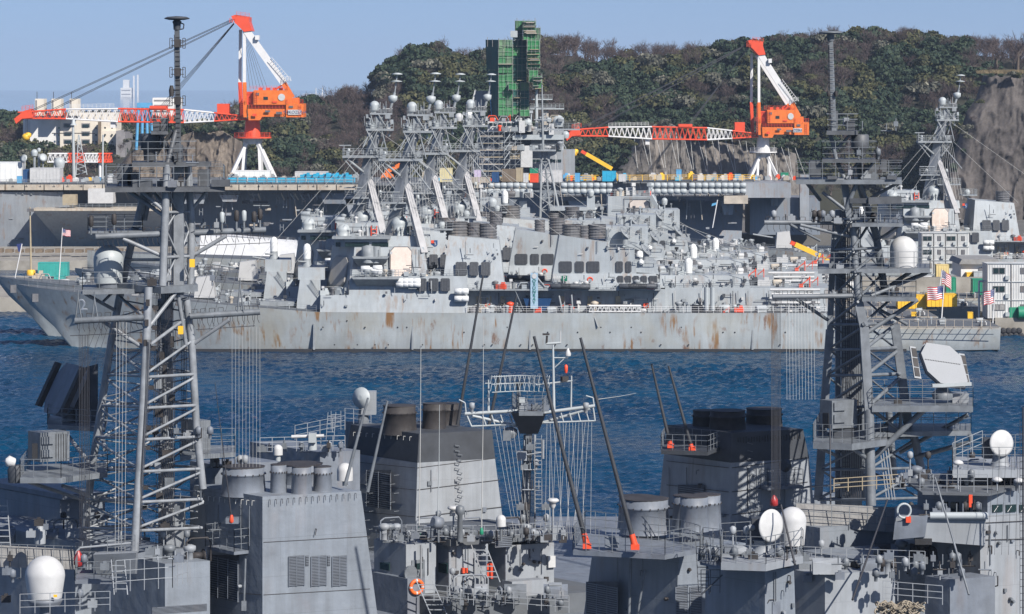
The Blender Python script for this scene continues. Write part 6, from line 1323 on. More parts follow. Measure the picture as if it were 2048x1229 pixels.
MB().ladder(P(8, 1110, 201), P(0, 1000, 203), .9, .4, .04).build('ladder', M_PALE, A); MB().ladder(P(242, 1190, 192), P(236, 1120, 193), .8, .35, .04).build('ladder', M_PALE, A)
MB().rail([P(232, 1185, 191.5), P(345, 1176, 193.5), P(375, 1165, 196)], 1.9, 1.0, .03).build('railing', M_PALE, A)
grille(A, Vector((P(360, 1, 196).x, 196, 0)), U, NU, 300, 1214, 410, 1229, 6, 6, .3)

# --- left lattice mast
def mast_tube(par, pts, r_, m=None, name='mast_leg'):
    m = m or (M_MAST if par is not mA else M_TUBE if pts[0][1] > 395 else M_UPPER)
    mb = MB(); n = len(pts)
    for i in range(n-1): mb.bar(P(*pts[i]), P(*pts[i+1]), r_[i] if isinstance(r_, (list, tuple)) else r_, 12)
    return mb.build(name, m, par)
mA = MB().sq(P(352, 1127, 205), P(352, 1004, 205), 1.1).sq(P(332, 1110, 206), P(332, 870, 206), .9).sq(P(335, 930, 205), P(335, 560, 205), .7).sq(P(358, 590, 202.2), P(358, 330, 202.2), .62, .5).build('mast', M_TUBE, A)
mast_tube(mA, ((269, 1104, 198), (281, 903, 198.6), (293, 680, 199.2), (297, 575, 199.6)), .26); mast_tube(mA, ((406, 978, 202.5), (393, 858, 202.5), (383, 680, 202.5), (373, 600, 202.5)), .24)
mast_tube(mA, ((165, 1105, 208), (185, 930, 207.5), (223, 680, 206.5), (238, 600, 205.5), (270, 455, 204)), .25); mast_tube(mA, ((330, 1100, 211), (326, 800, 209), (322, 600, 207)), .24)
mast_tube(mA, ((325, 572, 200.5), (330, 440, 200.8), (334, 330, 201)), .24); mast_tube(mA, ((381, 580, 203), (383, 455, 203), (376, 330, 203)), .24); mast_tube(mA, ((273, 455, 204), (292, 372, 204)), .26); mast_tube(mA, ((350, 560, 207), (350, 335, 206)), .2)
def strut(par, a_, b_, r_=.11, m=None):
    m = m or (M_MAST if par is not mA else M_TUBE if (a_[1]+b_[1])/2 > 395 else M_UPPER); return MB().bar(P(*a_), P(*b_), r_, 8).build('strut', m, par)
ys_ = [680, 753, 815, 878, 942, 1003, 1060]
LF = lambda y: 293-(y-680)*.057; LR = lambda y: 383+(y-680)*.072; LL = lambda y: 223-(y-680)*.148
for i, y in enumerate(ys_):
    if i: strut(mA, (LF(y), y+2, 199), (min(LR(y), 404), y-4, 202.4), .1); strut(mA, (LF(y), y, 199), (LL(y), y-4, 207), .09); strut(mA, (LL(y), y-4, 207), (327, y-12, 209.5), .08); strut(mA, (LR(y) if y < 980 else 398, y-6, 202.6), (327, y-12, 209.5), .08)
    if i < len(ys_)-1:
        y2 = ys_[i+1]; strut(mA, (LF(y2), y2-3, 199), (LR(y), y+3, 202.4), .085); strut(mA, (LL(y), y+6, 207), (LF(y2)-4, y2-6, 199.2), .085); strut(mA, (LR(y), y, 202.6), (327, y2-12, 209.5), .07); strut(mA, (LL(y2), y2, 207), (327, y-8, 209.5), .07)
for a_, b_, r_ in (((297, 655, 199.6), (352, 585, 201), .13), ((372, 690, 202), (356, 590, 201.5), .13), ((300, 690, 199.4), (368, 640, 202), .11), ((330, 515, 200.8), (246, 478, 200.5), .13), ((385, 512, 203), (452, 472, 203), .13), ((325, 470, 201), (355, 420, 202), .06), ((380, 470, 203), (362, 420, 202.3), .06),
                   ((330, 515, 201), (383, 513, 203), .1), ((330, 455, 201), (355, 510, 202), .06), ((380, 455, 203), (360, 510, 202), .06), ((328, 565, 200.6), (352, 515, 202), .06), ((380, 565, 203), (362, 515, 202), .06), ((334, 425, 201), (383, 424, 203), .09), ((335, 380, 201), (355, 425, 202), .06), ((376, 380, 203), (360, 425, 202), .06),
                   ((292, 700, 199.4), (207, 644, 200), .13), ((384, 690, 202.5), (458, 640, 202), .13), ((228, 620, 205.5), (165, 585, 203), .12), ((205, 605, 203), (236, 575, 205), .09), ((240, 595, 205), (296, 640, 200), .1), ((252, 520, 204.5), (324, 520, 201), .1), ((255, 530, 204.5), (318, 585, 200.5), .08),
                   ((240, 370, 203), (325, 430, 201), .13), ((276, 376, 201), (330, 424, 200.8), .12), ((420, 376, 203), (378, 426, 203), .11), ((300, 385, 204), (288, 440, 204.3), .2), ((300, 376, 202), (332, 415, 201), .1)):
    strut(mA, a_, b_, r_)
for i in range(12):      # thin secondary bracing behind the main legs
    y = 600+i*40; strut(mA, (LL(y)+4, y, 206.5), (LR(y)-4 if y < 975 else 395, y+24, 203.5), .05); strut(mA, (LL(y+30)+4, y+34, 206.5), (LR(y)-4 if y < 975 else 395, y-4, 203.5), .045); strut(mA, (LF(y)+3, y+10, 199.6), (327, y+30, 209), .05)
    MB().box(tuple(P(LF(y)-2, y+6, 199)), (.22, .2, .4)).build('cable_clamp', M_CAP, mA); MB().box(tuple(P(LF(y)+14, y+16, 200)), (.3, .2, .25)).build('cable_clamp', M_CAP, mA)
for k in range(4): mB_ = MB().path([P(LF(680)+3+k*2.2, 680, 198.8), P(LF(800)+5+k*2.2, 800, 198.6), P(LF(960)+4+k*2, 960, 198.2), P(LF(1090)+6+k*2, 1090, 198)], .02, 4).build('leg_cable', M_CABLE, mA)
# corner platform where the mast changes section
deckplate(mA, [P(322, 585, 199.8), P(396, 582, 202), P(388, 576, 206), P(232, 576, 207), P(236, 583, 203)], WZ(572, 201), .42, M_MAST, rails=False, name='crosstree')
pb = deckplate(mA, [P(165, 583, 201), P(300, 581, 202), P(300, 581, 206), P(165, 581, 206)], WZ(578, 202), .3, M_MAST, step=1.2)
dm = dome(P(217, 520, 203.5), 30*203/F, 46*203/F, flare=.06, n=28).build('radome', M_DOMEG, pb)
MB().lathe(P(217, 568, 203.5), [(.75, -.3), (.8, .1)], 20).build('radome_base', M_NEAR, dm)
pl2 = deckplate(mA, [P(176, 468, 201), P(285, 464, 202), P(285, 464, 205), P(176, 466, 205)], WZ(462, 202), .12, M_MAST, h=.9, step=1.0)
def yard(par, a_, b_, r_, n=5):
    o = MB().bar(P(*a_), P(*b_), r_, 10).build('yard', M_MAST, par); A_, B_ = P(*a_), P(*b_); mb = MB()
    for i in range(n*2):
        if i == n: continue
        p = A_.lerp(B_, (i+.2)/(2*n)); q = A_.lerp(B_, (i+.8)/(2*n)); h_ = UP*(r_+.22); mb.path([p+UP*r_, p+h_, q+h_, q+UP*r_], .022, 4)
    for i in range(14):
        p = A_.lerp(B_, (i+.5)/14)-UP*r_; mb.path([p, p-UP*.25, p+Vector((.12, 0, -.5))], .02, 4)
    mb.build('yard_fittings', M_CAP, o); return o
yard(mA, (191, 474, 200.2), (330, 468, 201), .2, 3); yard(mA, (385, 466, 203), (532, 460, 203.5), .2, 4)
yard(mA, (150, 642, 199.4), (300, 635, 199.4), .2, 4); yard(mA, (380, 633, 202), (520, 624, 202.5), .2, 4)
MB().bar(P(140, 672, 199.4), P(310, 664, 199.4), .03, 4).bar(P(392, 660, 202), P(510, 652, 202.5), .03, 4).bar(P(395, 492, 203), P(540, 486, 203.5), .03, 4).build('foot_rope', M_CABLE, mA)
tw = MB()
for x in (160, 180, 205, 235, 262): tw.bar(P(x, 642, 199.4), P(x-2, 672, 199.4), .02, 4)
for x in (400, 430, 462, 490, 510): tw.bar(P(x, 630, 202), P(x-3, 654, 202), .02, 4); tw.bar(P(x+12, 464, 203), P(x+8, 490, 203), .02, 4)
tw.build('stirrups', M_CABLE, mA)
# tripod whips on the lower yards
for x, y, D, h_ in ((190, 640, 199.4, 42), (481, 625, 202.2, 55), (157, 640, 199.4, 45)):
    MB().bar(P(x-6, y, D), P(x-1, y-h_, D), .05, 5).bar(P(x+6, y, D), P(x-1, y-h_, D), .05, 5).bar(P(x-1, y-h_, D), P(x-1, y-h_-14, D), .04, 5).build('tripod_antenna', M_MAST, mA)
for x, y, D in ((444, 462, 203), (473, 459, 203), (488, 459, 203), (508, 461, 203), (228, 466, 201), (182, 470, 200.5), (520, 456, 203.4)):
    o = MB().bar(P(x, y, D), P(x, y-16, D), .07, 6).build('antenna_post', M_MAST, mA); MB().lathe(P(x, y-16, D), [(.1, 0), (.16, .1), (.16, .6), (.08, .7)], 9).build('antenna_head', M_DOMEG if x in (444, 488) else M_CAP, o)
for x, y, D in ((384, 527, 202), (361, 661, 201.5)): MB().bx(x-5, y-8, x+5, y+8, D-1, .3).build('yellow_box', M_YEL, mA)
# upper platforms
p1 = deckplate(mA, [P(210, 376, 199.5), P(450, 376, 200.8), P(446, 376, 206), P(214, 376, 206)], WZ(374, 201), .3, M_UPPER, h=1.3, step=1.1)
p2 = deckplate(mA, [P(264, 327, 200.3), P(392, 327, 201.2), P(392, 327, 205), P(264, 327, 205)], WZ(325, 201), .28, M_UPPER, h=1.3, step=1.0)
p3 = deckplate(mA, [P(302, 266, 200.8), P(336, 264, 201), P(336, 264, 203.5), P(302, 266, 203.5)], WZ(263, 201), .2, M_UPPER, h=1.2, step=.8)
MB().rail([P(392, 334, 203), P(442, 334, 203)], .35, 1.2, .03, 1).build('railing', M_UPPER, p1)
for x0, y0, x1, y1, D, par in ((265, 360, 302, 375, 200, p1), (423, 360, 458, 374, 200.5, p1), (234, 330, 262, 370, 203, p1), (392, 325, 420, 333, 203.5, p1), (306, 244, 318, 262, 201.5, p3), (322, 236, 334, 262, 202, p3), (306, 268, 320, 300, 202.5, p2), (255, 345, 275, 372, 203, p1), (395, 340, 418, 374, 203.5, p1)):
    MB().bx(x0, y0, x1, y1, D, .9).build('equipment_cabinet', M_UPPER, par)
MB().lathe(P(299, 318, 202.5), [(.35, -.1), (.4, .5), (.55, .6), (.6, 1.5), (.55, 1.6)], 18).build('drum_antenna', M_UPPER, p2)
mast_tube(mA, ((334, 330, 201), (352, 262, 202)), .16); mast_tube(mA, ((300, 327, 203), (345, 262, 202.2)), .12, name='strut'); mast_tube(mA, ((352, 330, 202.5), (320, 268, 202)), .12, name='strut')
pA = MB().sq(P(357, 332, 202), P(357, 290, 202), .5).sq(P(357, 290, 202), P(354, 60, 202), .3).build('pole_mast', M_UPPER, mA)
MB().lathe(P(354, 60, 202), [(.22, 0), (.24, .35), (.3, .5), (.2, .6), (.5, .62), (.78, .68), (.8, .74), (.6, .82), (.1, .86)], 28).build('disc_antenna', M_SOOT, pA)
MB().path([P(356, 60, 202), P(367, 58, 202), P(368, 49, 202), P(360, 46, 202)], .04, 5).build('antenna_cable', M_CABLE, pA)
for y in (85, 143, 200):
    for s in (-1, 1):
        x = 355+s*13; o = MB().bar(P(355, y-3, 202), P(x, y-3, 202), .03, 4).bar(P(355, y+6, 202), P(x, y+6, 202), .03, 4).build('antenna_arm', M_CAP, pA); mb = MB()
        for dx in (-2.5, 2.5): mb.bar(P(x+dx, y-8, 202), P(x+dx, y+12, 202), .028, 4)
        mb.bar(P(x-2.5, y-8, 202), P(x+2.5, y-8, 202), .028, 4).bar(P(x-2.5, y+12, 202), P(x+2.5, y+12, 202), .028, 4).build('loop_antenna', M_CAP, o)
    MB().box(tuple(P(355, y+2, 201.8)), (.4, .3, .5)).build('antenna_box', M_CAP, pA)
mb = MB()
for k in range(26): y = 75+k*9.5; mb.bar(P(351, y, 201.8), P(360, y, 201.8), .02, 4, cap=False)
mb.build('rungs', M_CAP, pA)['kind'] = 'stuff'; cableway(pA, P(350, 70, 201.9), P(352, 330, 201.9), 3, .02, .05)
MB().bar(P(343, 182, 202), P(352, 180, 202), .05, 5).lathe(P(343, 184, 202), [(.14, -.3), (.17, .1), (.1, .4)], 8).build('siren', M_CAP, pA)
# cable bundles and halyards
cableway(mA, P(336, 1080, 203.5), P(338, 660, 203.5), 7, .028, .13); cableway(mA, P(338, 640, 202), P(341, 380, 202), 5, .028, .12); cableway(mA, P(370, 900, 204), P(366, 600, 203), 4, .025, .1); cableway(mA, P(310, 900, 203), P(318, 560, 203), 4, .025, .1)
cableway(A, P(170, 1150, 199), P(168, 670, 199), 7, .022, .1, M_CABLE, 'halyards'); cableway(A, P(240, 1110, 198), P(243, 645, 199), 4, .014, .2, M_WIRE, 'halyards'); cableway(A, P(492, 935, 202), P(492, 655, 202), 9, .010, .22, M_WIRE, 'halyards')
mb = MB()
for k in range(6): mb.bar(P(400+k*18, 490, 203), P(330+k*22, 660, 202), .018, 4, cap=False); mb.bar(P(200+k*10, 640, 199), P(160+k*14, 740, 199), .016, 4, cap=False)
mb.build('rigging', M_CABLE, mA)
for k in range(34): scope(mA, rn.uniform(270, 440) if k < 18 else rn.uniform(285, 400), rn.choice((375, 375, 326, 326, 572, 466, 1003, 1060, 878)), rn.uniform(200, 204), rn.randrange(5), rn)
for k in range(16): y = 600+k*28; MB().box(tuple(P(326+rn.uniform(-14, 30), y, 203.6)), (rn.uniform(.2, .6), .3, rn.uniform(.2, .7))).build('junction_box', rn.choice((M_MAST, M_CAP, M_PALE)), mA)
mb = MB().ladder(P(318, 1090, 204.5), P(322, 600, 203.5), .4, .3, .02); mb.build('mast_ladder', M_CABLE, mA)
# platforms on the left of the mast: equipment house and search radar
pf = deckplate(mA, [P(40, 958, 200), P(122, 958, 200), P(215, 945, 203), P(215, 945, 208), P(60, 945, 207)], WZ(948, 202), .35, M_MAST, h=1.15, step=.9)
eh = block(mA, 'equipment_house', M_MAST, (80, 866), 56, 139, 925, 203, zbot=WZ(925, 203)); MB().bx(64, 888, 74, 918, 202.2, .3).build('doorway', M_BLACK, eh)
ce = P(80, 866, 203)
for y in (874, 900): wall_rect(Vector((ce.x, ce.y, 0)), U, NU, 83, y, 106, y+15, .14).build('hatch_cover', M_MAST, eh)
for k in range(5): MB().bar(on_wall(ce, U, NU, 112+k*5, 868, .03), on_wall(ce, U, NU, 112+k*5, 924, .03), .02, 4).build('rib', M_CAP, eh)
mast_tube(mA, ((125, 972, 202), (200, 1000, 205), (275, 1004, 202)), .12, name='bracket'); strut(mA, (50, 962, 201), (165, 1000, 207), .12)
MB().lathe(P(32, 940, 203), [(.5, -.8), (.55, 0), (.4, .3)], 14).build('search_light', M_SOOT, pf); MB().lathe(P(25, 925, 203), [(.3, -.1), (.36, .3), (.1, .5)], 12, (-.8, -.4, .3)).build('horn', M_WHITE, pf)
ra_ = thing('search_radar', 'tilted flat search radar seen edge on, left of the left lattice mast', 'radar', tuple(P(140, 845, 214)))
n_ = Vector((-.75, -.45, .3)).normalized(); u_ = Vector((.45, -.8, 0)).normalized(); v_ = n_.cross(u_).normalized()
if v_.z < 0: v_ = -v_
v_ = (v_+Vector((.25, 0, .25))).normalized(); cR = P(122, 778, 214)
q8 = [(-2.0, -1.0), (-1.2, -1.8), (1.2, -1.8), (2.0, -1.0), (2.0, 1.0), (1.2, 1.8), (-1.2, 1.8), (-2.0, 1.0)]
b_ = [cR+u_*a*.9+v_*c for a, c in q8]; MB().hexa(b_, [p-n_*.7 for p in b_]).build('array', M_NEAR, ra_)
for s in (-1, 1): w0 = [cR+u_*s*2.0+n_*.25+v_*z+u_*s*o for z, o in ((-1.5, 0), (1.7, 0), (1.7, .5), (-1.5, .5))]; MB().hexa(w0, [p-n_*.35 for p in w0]).build('side_array', M_CAP, ra_)
MB().box(tuple(cR-n_*1.0), (1.2, 1.0, 2.0), .6).build('radar_back', M_NEAR, ra_); MB().bar(P(140, 845, 214), P(136, 800, 214.3), .55, 12, .4).build('radar_pedestal', M_MAST, ra_)
MB().hexa([P(150, 850, 213), P(196, 845, 213), P(196, 845, 217), P(150, 850, 217)], [P(152, 740, 213.5), P(196, 728, 213.5), P(196, 728, 217), P(152, 740, 217)]).build('radar_rear_array', M_SOOT, ra_)
deckplate(mA, [P(95, 852, 212), P(210, 848, 210), P(215, 848, 216), P(100, 850, 218)], WZ(846, 213), .3, M_MAST, step=1.1); strut(mA, (120, 853, 213), (190, 940, 208), .14); strut(mA, (200, 852, 211), (210, 900, 207), .14)
eh2 = block(mA, 'equipment_house', M_MAST, (398, 842), 362, 421, 905, 207, zbot=WZ(905, 207)); deckplate(mA, [P(360, 908, 204), P(470, 905, 206), P(470, 905, 210), P(360, 905, 210)], WZ(905, 206), .3, M_MAST)
for k in range(12): scope(A, rn.uniform(400, 500), 935, rn.uniform(207, 211), rn.randrange(5), rn)
block(A, 'after_house', M_NEAR, (430, 930), 380, 560, 1000, 211, zbot=6.4)

# ---------------------------------------------------------------- ship B: black topped funnel and central mast
B = thing('warship', 'grey warship in the middle with a black topped pale funnel', 'warship', (0, 236, 0), 'grey warships moored in front')
hullblock(B, -18, 9, 214, 272, 6.0)
DB = 248
fB = block(B, 'funnel', M_PALE, (835, 926), 692, 990, 1130, DB, 668, 1014, 829, zbot=6)
tB = block(B, 'funnel_top', M_SOOT, (838, 868), 702, 984, 926, DB, 692.5, 990.5, 834.9, zbot=WZ(926, DB))
cB0 = Vector((P(832, 1, DB).x, DB, 0))
grille(fB, cB0, V, NV, 737, 940, 785, 1012, 17, 2, .12)
mb = MB()
for k in range(22): wall = on_wall(cB0, U, NU, 862+k*5.6, 874-k*.35, .0); mb.box(tuple(wall-UP*.25), (.07, .12, rn.uniform(.25, .5)))
o_ = mb.build('vent_slots', M_BLACK, tB); o_['kind'] = 'stuff'
mb = MB()
for y in (936, 980, 1034): mb.bar(on_wall(cB0, U, NU, 834, y, .06), on_wall(cB0, U, NU, 994+(y-936)*.1, y-20, .06), .028, 4); mb.bar(on_wall(cB0, V, NV, 832, y, .1), on_wall(cB0, V, NV, 690, y-14, .1), .028, 4)
mb.build('wash_pipes', M_CAP, fB)
mb = MB()
for k in range(13):
    y = 890+k*18; x = 908+(k % 2)*5+k*.5; p = on_wall(cB0, U, NU, x, y, .05); mb.path([p, p+NU*.2, p+NU*.2+U*.35-UP*.1, p+U*.35-UP*.1], .03, 4); mb.path([p-UP*.4, p-UP*.4+NU*.2, p-UP*.5+NU*.2+U*.35, p-UP*.5+U*.35], .03, 4)
o_ = mb.build('climbing_rungs', M_MAST, fB); o_['kind'] = 'stuff'
mb = MB()
for k in range(9):
    for j in range(2): y = 950+k*18; x = 800-j*50-k % 2*8; p = on_wall(cB0, V, NV, x, y, .1); mb.bar(p, p+NV*.5-V*.0, .025, 4); mb.bar(p+NV*.45, p+NV*.45+V*1.1, .025, 4)
o_ = mb.build('wall_brackets', M_MAST, fB); o_['kind'] = 'stuff'
eyelets(tB, cB0, V, NV, 830, 705, 874, 10, M_WIRE, dy=-10)
for x, y0, y1, r_, D in ((799, 812, 868, 35, 251), (868, 808, 858, 24, 252), (892, 808, 854, 28, 255)): stub(tB, x, y0, y1, r_, D, M_CAP)
boom(tB, (915, 850, 253), (966, 552, 253), .14, None); boom(tB, (978, 850, 257), (1033, 592, 257), .14, None)
# fire control radar beside the funnel
dr = MB().bar(P(727, 848, 264), P(727, 800, 264), .5, 12, .35).build('director', M_MAST, B); block(B, 'director_platform', M_MAST, (742, 850), 690, 765, 1000, 263, zbot=8)
MB().bx(722, 784, 752, 830, 263.4, 1.2).build('director_body', M_PALE, dr); MB().lathe(P(722, 796, 262.8), [(.2, .2), (.85, 0), (.87, -.06), (.1, .1)], 22, (-.5, -.85, .1)).build('director_dish', M_DOMEG, dr)
MB().rail([P(690, 846, 262), P(742, 851, 261)], 1.2, .8, .03).ladder(P(672, 860, 262), P(672, 822, 262), .8, .3, .03).build('railing', M_PALE, B)
lb = block(B, 'after_house', M_NEAR, (640, 905), 500, 720, 1100, 246, zbot=6); MB().rail([P(520, 905, 244), P(690, 900, 246)], 1.1, .9, .035).rail([P(590, 880, 246), P(690, 860, 246)], 1.1, .9, .035).build('railing', M_PALE, lb)
bar_ = MB().bar(P(625, 900, 243), P(625, 870, 243), .35, 10, .3).build('pedestal', M_DOMEG, lb); MB().bar(P(583, 874, 243), P(648, 872, 243), .13, 8).build('bar_antenna', M_WHITE, bar_); MB().bx(617, 868, 632, 886, 242.4, .8).build('radar_motor', M_DOMEG, bar_)
for x, y, r_, m in ((556, 899, 9.5, M_WHITE), (690, 942, 16, M_WHITE)): o = dome(P(x, y, 241), r_*241/F, r_*1.2*241/F, n=20).build('radome', m, lb); MB().bar(P(x, y+r_, 241), P(x, y+r_+14, 241), .2, 8).build('radome_post', M_DOMEG, o)
MB().ladder(P(660, 880, 244), P(664, 825, 244), .6, .3, .03).build('ladder', M_PALE, lb)
for k in range(16): scope(lb, rn.uniform(520, 690), 904, rn.uniform(242, 246), rn.randrange(5), rn)
for x in (480, 484, 494): scope(lb, x, 925, 240, 3, rn)
# deckhouse with the lifebuoy
D3 = 222
h1 = block(B, 'deckhouse', M_PALE, (812, 1090), 748, 872, 1240, D3, zbot=6); h1b = block(B, 'bulwark', M_NEAR, (815, 1158), 745, 850, 1240, D3-.8, zbot=6)
h2 = block(B, 'deckhouse', M_PALE, (901, 1092), 868, 972, 1240, D3+1, zbot=6); h3 = block(B, 'deckhouse', M_PALE, (1012, 1092), 976, 1108, 1240, D3+2.5, zbot=6); h4 = block(B, 'deck_locker', M_PALE, (1024, 1164), 1004, 1094, 1200, D3-1, zbot=6)
block(B, 'upper_deck', M_DECK, (900, 1080), 745, 1135, 1093, D3+.5, zbot=WZ(1093, D3+.5)); block(B, 'main_deck', M_DECK, (905, 1205), 730, 1240, 1240, D3-3.2, zbot=6)
c1 = Vector((P(812, 1, D3).x, D3, 0)); c2 = Vector((P(901, 1, D3+1).x, D3+1, 0)); c3 = Vector((P(1012, 1, D3+2.5).x, D3+2.5, 0))
dr1 = wall_rect(c1, U, NU, 823, 1121, 849, 1160, .08).build('door', M_MAST, h1); wall_rect(c1, U, NU, 829, 1127, 844, 1139, .12).build('window', M_GLASS, dr1)
wall_rect(c1, V, NV, 762, 1125, 780, 1138, .1).build('window', M_GLASS, h1); wall_rect(c2, V, NV, 879, 1126, 896, 1144, .1).build('window', M_GLASS, h2)
buoy = MB()
pb_ = on_wall(Vector((P(815, 1, D3-.8).x, D3-.8, 0)), U, NU, 832, 1174, .12)
def ring(c, n, R_, r_, m, par, name, a0=0, a1=2*math.pi, k=24):
    n = Vector(n).normalized(); u1 = UP.cross(n).normalized(); v1 = n.cross(u1); mb = MB(); pts = [c+(u1*math.cos(a0+(a1-a0)*i/k)+v1*math.sin(a0+(a1-a0)*i/k))*R_ for i in range(k+1)]
    for p, q in zip(pts, pts[1:]): mb.bar(p, q, r_, 8, cap=False)
    return mb.build(name, m, par)
lbv = thing('lifebuoy', 'orange lifebuoy with white bands hanging on the middle ship\'s house', 'lifebuoy', tuple(pb_))
for k in range(4): ring(pb_, NU, .44, .13, mat('lifebuoy_orange', (.8, .14, .02), .5, var=.08), lbv, 'ring_segment', k*math.pi/2+.12, (k+1)*math.pi/2-.12, 8); ring(pb_, NU, .44, .135, M_WHITE, lbv, 'white_band', k*math.pi/2-.12, k*math.pi/2+.12, 3)
MB().ladder(P(986, 1165, D3-.6), P(957, 1090, D3+.6), 1.0, .38, .045).build('ladder', M_PALE, B); MB().bx(974, 1128, 986, 1158, D3+.3, .3).build('fire_locker', M_RED, h3)
MB().ladder(P(848, 1160, D3-2), P(878, 1230, D3-3.5), 1.1, .4, .045).build('ladder', M_PALE, B)
for x, y in ((842, 1090), (899, 1105), (1012, 1110)): MB().bar(P(x, y, D3-.3), P(x, y+90, D3-.3), .08, 6).build('downpipe', M_PALE, B)
hr = MB().lathe(on_wall(c1, U, NU, 818, 1146, .25), [(.5, -.15), (.55, 0), (.5, .15)], 16, NU).build('hose_reel', M_MAST, h1)
wall_rect(c3, U, NU, 1094, 1112, 1108, 1135, .25).build('white_cabinet', M_WHITE, h3); wall_rect(c2, U, NU, 922, 1136, 932, 1146, .3).build('alarm_box', M_RED, h2)
for x in (912, 925, 936, 948, 962): MB().bar(on_wall(c2, U, NU, x, 1094, .04), on_wall(c2, U, NU, x, 1192, .04), .025, 4).build('conduit', M_MAST, h2)
MB().rail([on_wall(c1, V, NV, 750, 1088, -.1), Vector((c1.x, c1.y, WZ(1088, D3)))], 1.1, .8, .03).rail([P(812, 1082, D3), P(900, 1084, D3+.8), P(1015, 1082, D3+2), P(1130, 1074, D3+6)], 1.1, .8, .03).build('railing', M_PALE, B)
MB().rail([P(868, 1204, D3-4.5), P(1000, 1216, D3-4.8), P(1138, 1226, D3-5)], 1.15, 1.0, .03).build('railing', M_PALE, B)
# equipment on the deckhouse roof
for x, y in ((907, 1018), (1106, 1003)): o = MB().bar(P(x, 1078, D3+1), P(x, y, D3+1), .07, 6).build('antenna_post', M_PALE, B); MB().lathe(P(x, y, D3+1), [(.1, -.5), (.2, -.3), (.2, -.1), (.42, 0), (.42, .1), (.3, .2)], 16).build('antenna_dome', M_WHITE, o)
o = dome(P(1002, 1040, D3), 10*D3/F, 13*D3/F, n=20).build('radome', M_WHITE, B); MB().bar(P(1002, 1056, D3), P(1002, 1082, D3), .1, 6).build('radome_post', M_MAST, o)
MB().lathe(P(875, 1046, D3), [(.3, -.35), (.42, -.3), (.45, .3), (.3, .4)], 16, (-.7, -.5, .2)).build('search_light', M_NEAR, B); MB().bar(P(877, 1058, D3), P(877, 1085, D3), .08, 6).build('light_post', M_MAST, B)
MB().lathe(P(920, 1040, D3), [(.22, -1.5), (.18, .3), (.35, .5), (.3, .9), (.1, 1.0)], 12).build('binnacle', M_MAST, B)
grille(B, Vector((P(990, 1, D3+.5).x, D3+.5, 0)), U, NU, 988, 1074, 1022, 1096, 6, 1, .1)
for k in range(75): scope(B, rn.uniform(760, 1130), rn.uniform(1076, 1086), rn.uniform(222, 226), rn.randrange(5), rn)
for k in range(36): scope(B, rn.uniform(880, 1130), rn.uniform(1190, 1222), rn.uniform(217, 219), rn.randrange(5), rn)
for x, yt in ((842, 640), (967, 640), (879, 810), (1100, 900)): whip(B, ((x-4 if x < 1000 else x, 1060, 223), (x-1, (1060+yt)/2, 223), (x, yt, 223)), .04, M_GREEN if x in (842, 967) else None, M_DOMEG if yt > 700 else M_WIRE)
# central mast
mBm = MB().sq(P(1050, 1180, 228), P(1058, 860, 228), .45).bar(P(1042, 1150, 228.4), P(1052, 870, 228.4), .18, 8).build('mast', M_MAST, B)
lt = MB(); lt.ladder(P(1078, 1170, 227), P(1076, 870, 227), .5, .3, .03).bar(P(1070, 1160, 227.6), P(1070, 870, 227.6), .08, 6); lt.build('mast_ladder', M_PALE, mBm)
cableway(mBm, P(1063, 1160, 227.4), P(1064, 870, 227.4), 5, .025, .08)
MB().hexa([P(1040, 868, 227.6), P(1076, 868, 227.6), P(1076, 868, 229), P(1040, 868, 229)], [P(1022, 826, 226), P(1092, 828, 226), P(1092, 828, 230.5), P(1022, 826, 230.5)]).build('mast_flare', M_SOOT, mBm)
deckplate(mBm, [P(1038, 826, 225.8), P(1086, 828, 225.8), P(1100, 824, 231), P(1024, 822, 231)], WZ(820, 227), .3, M_MAST, h=.9, step=.6)
yb = MB().bar(P(930, 828, 227), P(1040, 822, 227), .12, 8).bar(P(1086, 826, 227), P(1190, 812, 227), .12, 8).bar(P(945, 832, 227), P(1050, 856, 227.5), .1, 8).bar(P(1180, 818, 227), P(1084, 846, 227.5), .1, 8).build('yard', M_DOMEG, mBm)
MB().path([P(934, 832, 227), P(943, 853, 227), P(1056, 848, 227)], .06, 6).path([P(1088, 846, 227), P(1190, 842, 227), P(1186, 814, 227)], .06, 6).path([P(932, 826, 227), P(930, 806, 227), P(918, 800, 227)], .05, 6).path([P(1188, 812, 227), P(1186, 796, 227), P(1172, 792, 227)], .05, 6).build('yard_guard', M_DOMEG, yb)
for k in range(5): MB().bar(P(965+k*18, 830, 227), P(972+k*18, 851, 227), .05, 5).build('yard_strut', M_DOMEG, yb); MB().bar(P(1105+k*17, 826, 227), P(1110+k*17, 844, 227), .05, 5).build('yard_strut', M_DOMEG, yb)
for x in (944, 1172): MB().lathe(P(x, 818, 227), [(.12, -.3), (.14, 0), (.22, .05), (.22, .4), (.1, .45)], 12).build('navigation_light', M_PALE, yb)
MB().bar(P(977, 826, 227), P(977, 760, 227), .1, 7, .05).bar(P(970, 767, 227), P(982, 767, 227), .04, 4).build('antenna_post', M_DOMEG, yb)
rB = MB()
arc = [(983+k*11.5, 0) for k in range(12)]
for j, y in enumerate((751, 766, 782)):
    pts = [P(984+k*9.6, y+abs(k-6)*.5, 226.5+((k-6)/6)**2*1.2*(-1)) for k in range(13)]
    for p, q in zip(pts, pts[1:]): rB.bar(p, q, .035, 4)
for k in range(25):
    x = 984+k*4.8; D = 226.5-((k-12)/12)**2*1.2; rB.bar(P(x, 751, D), P(x+(3 if k % 2 else -3), 766, D), .025, 4); rB.bar(P(x, 766, D), P(x+(3 if k % 2 else -3), 783, D), .025, 4)
    rB.bar(P(x, 751, D), P(x, 767, D+.9), .018, 4)
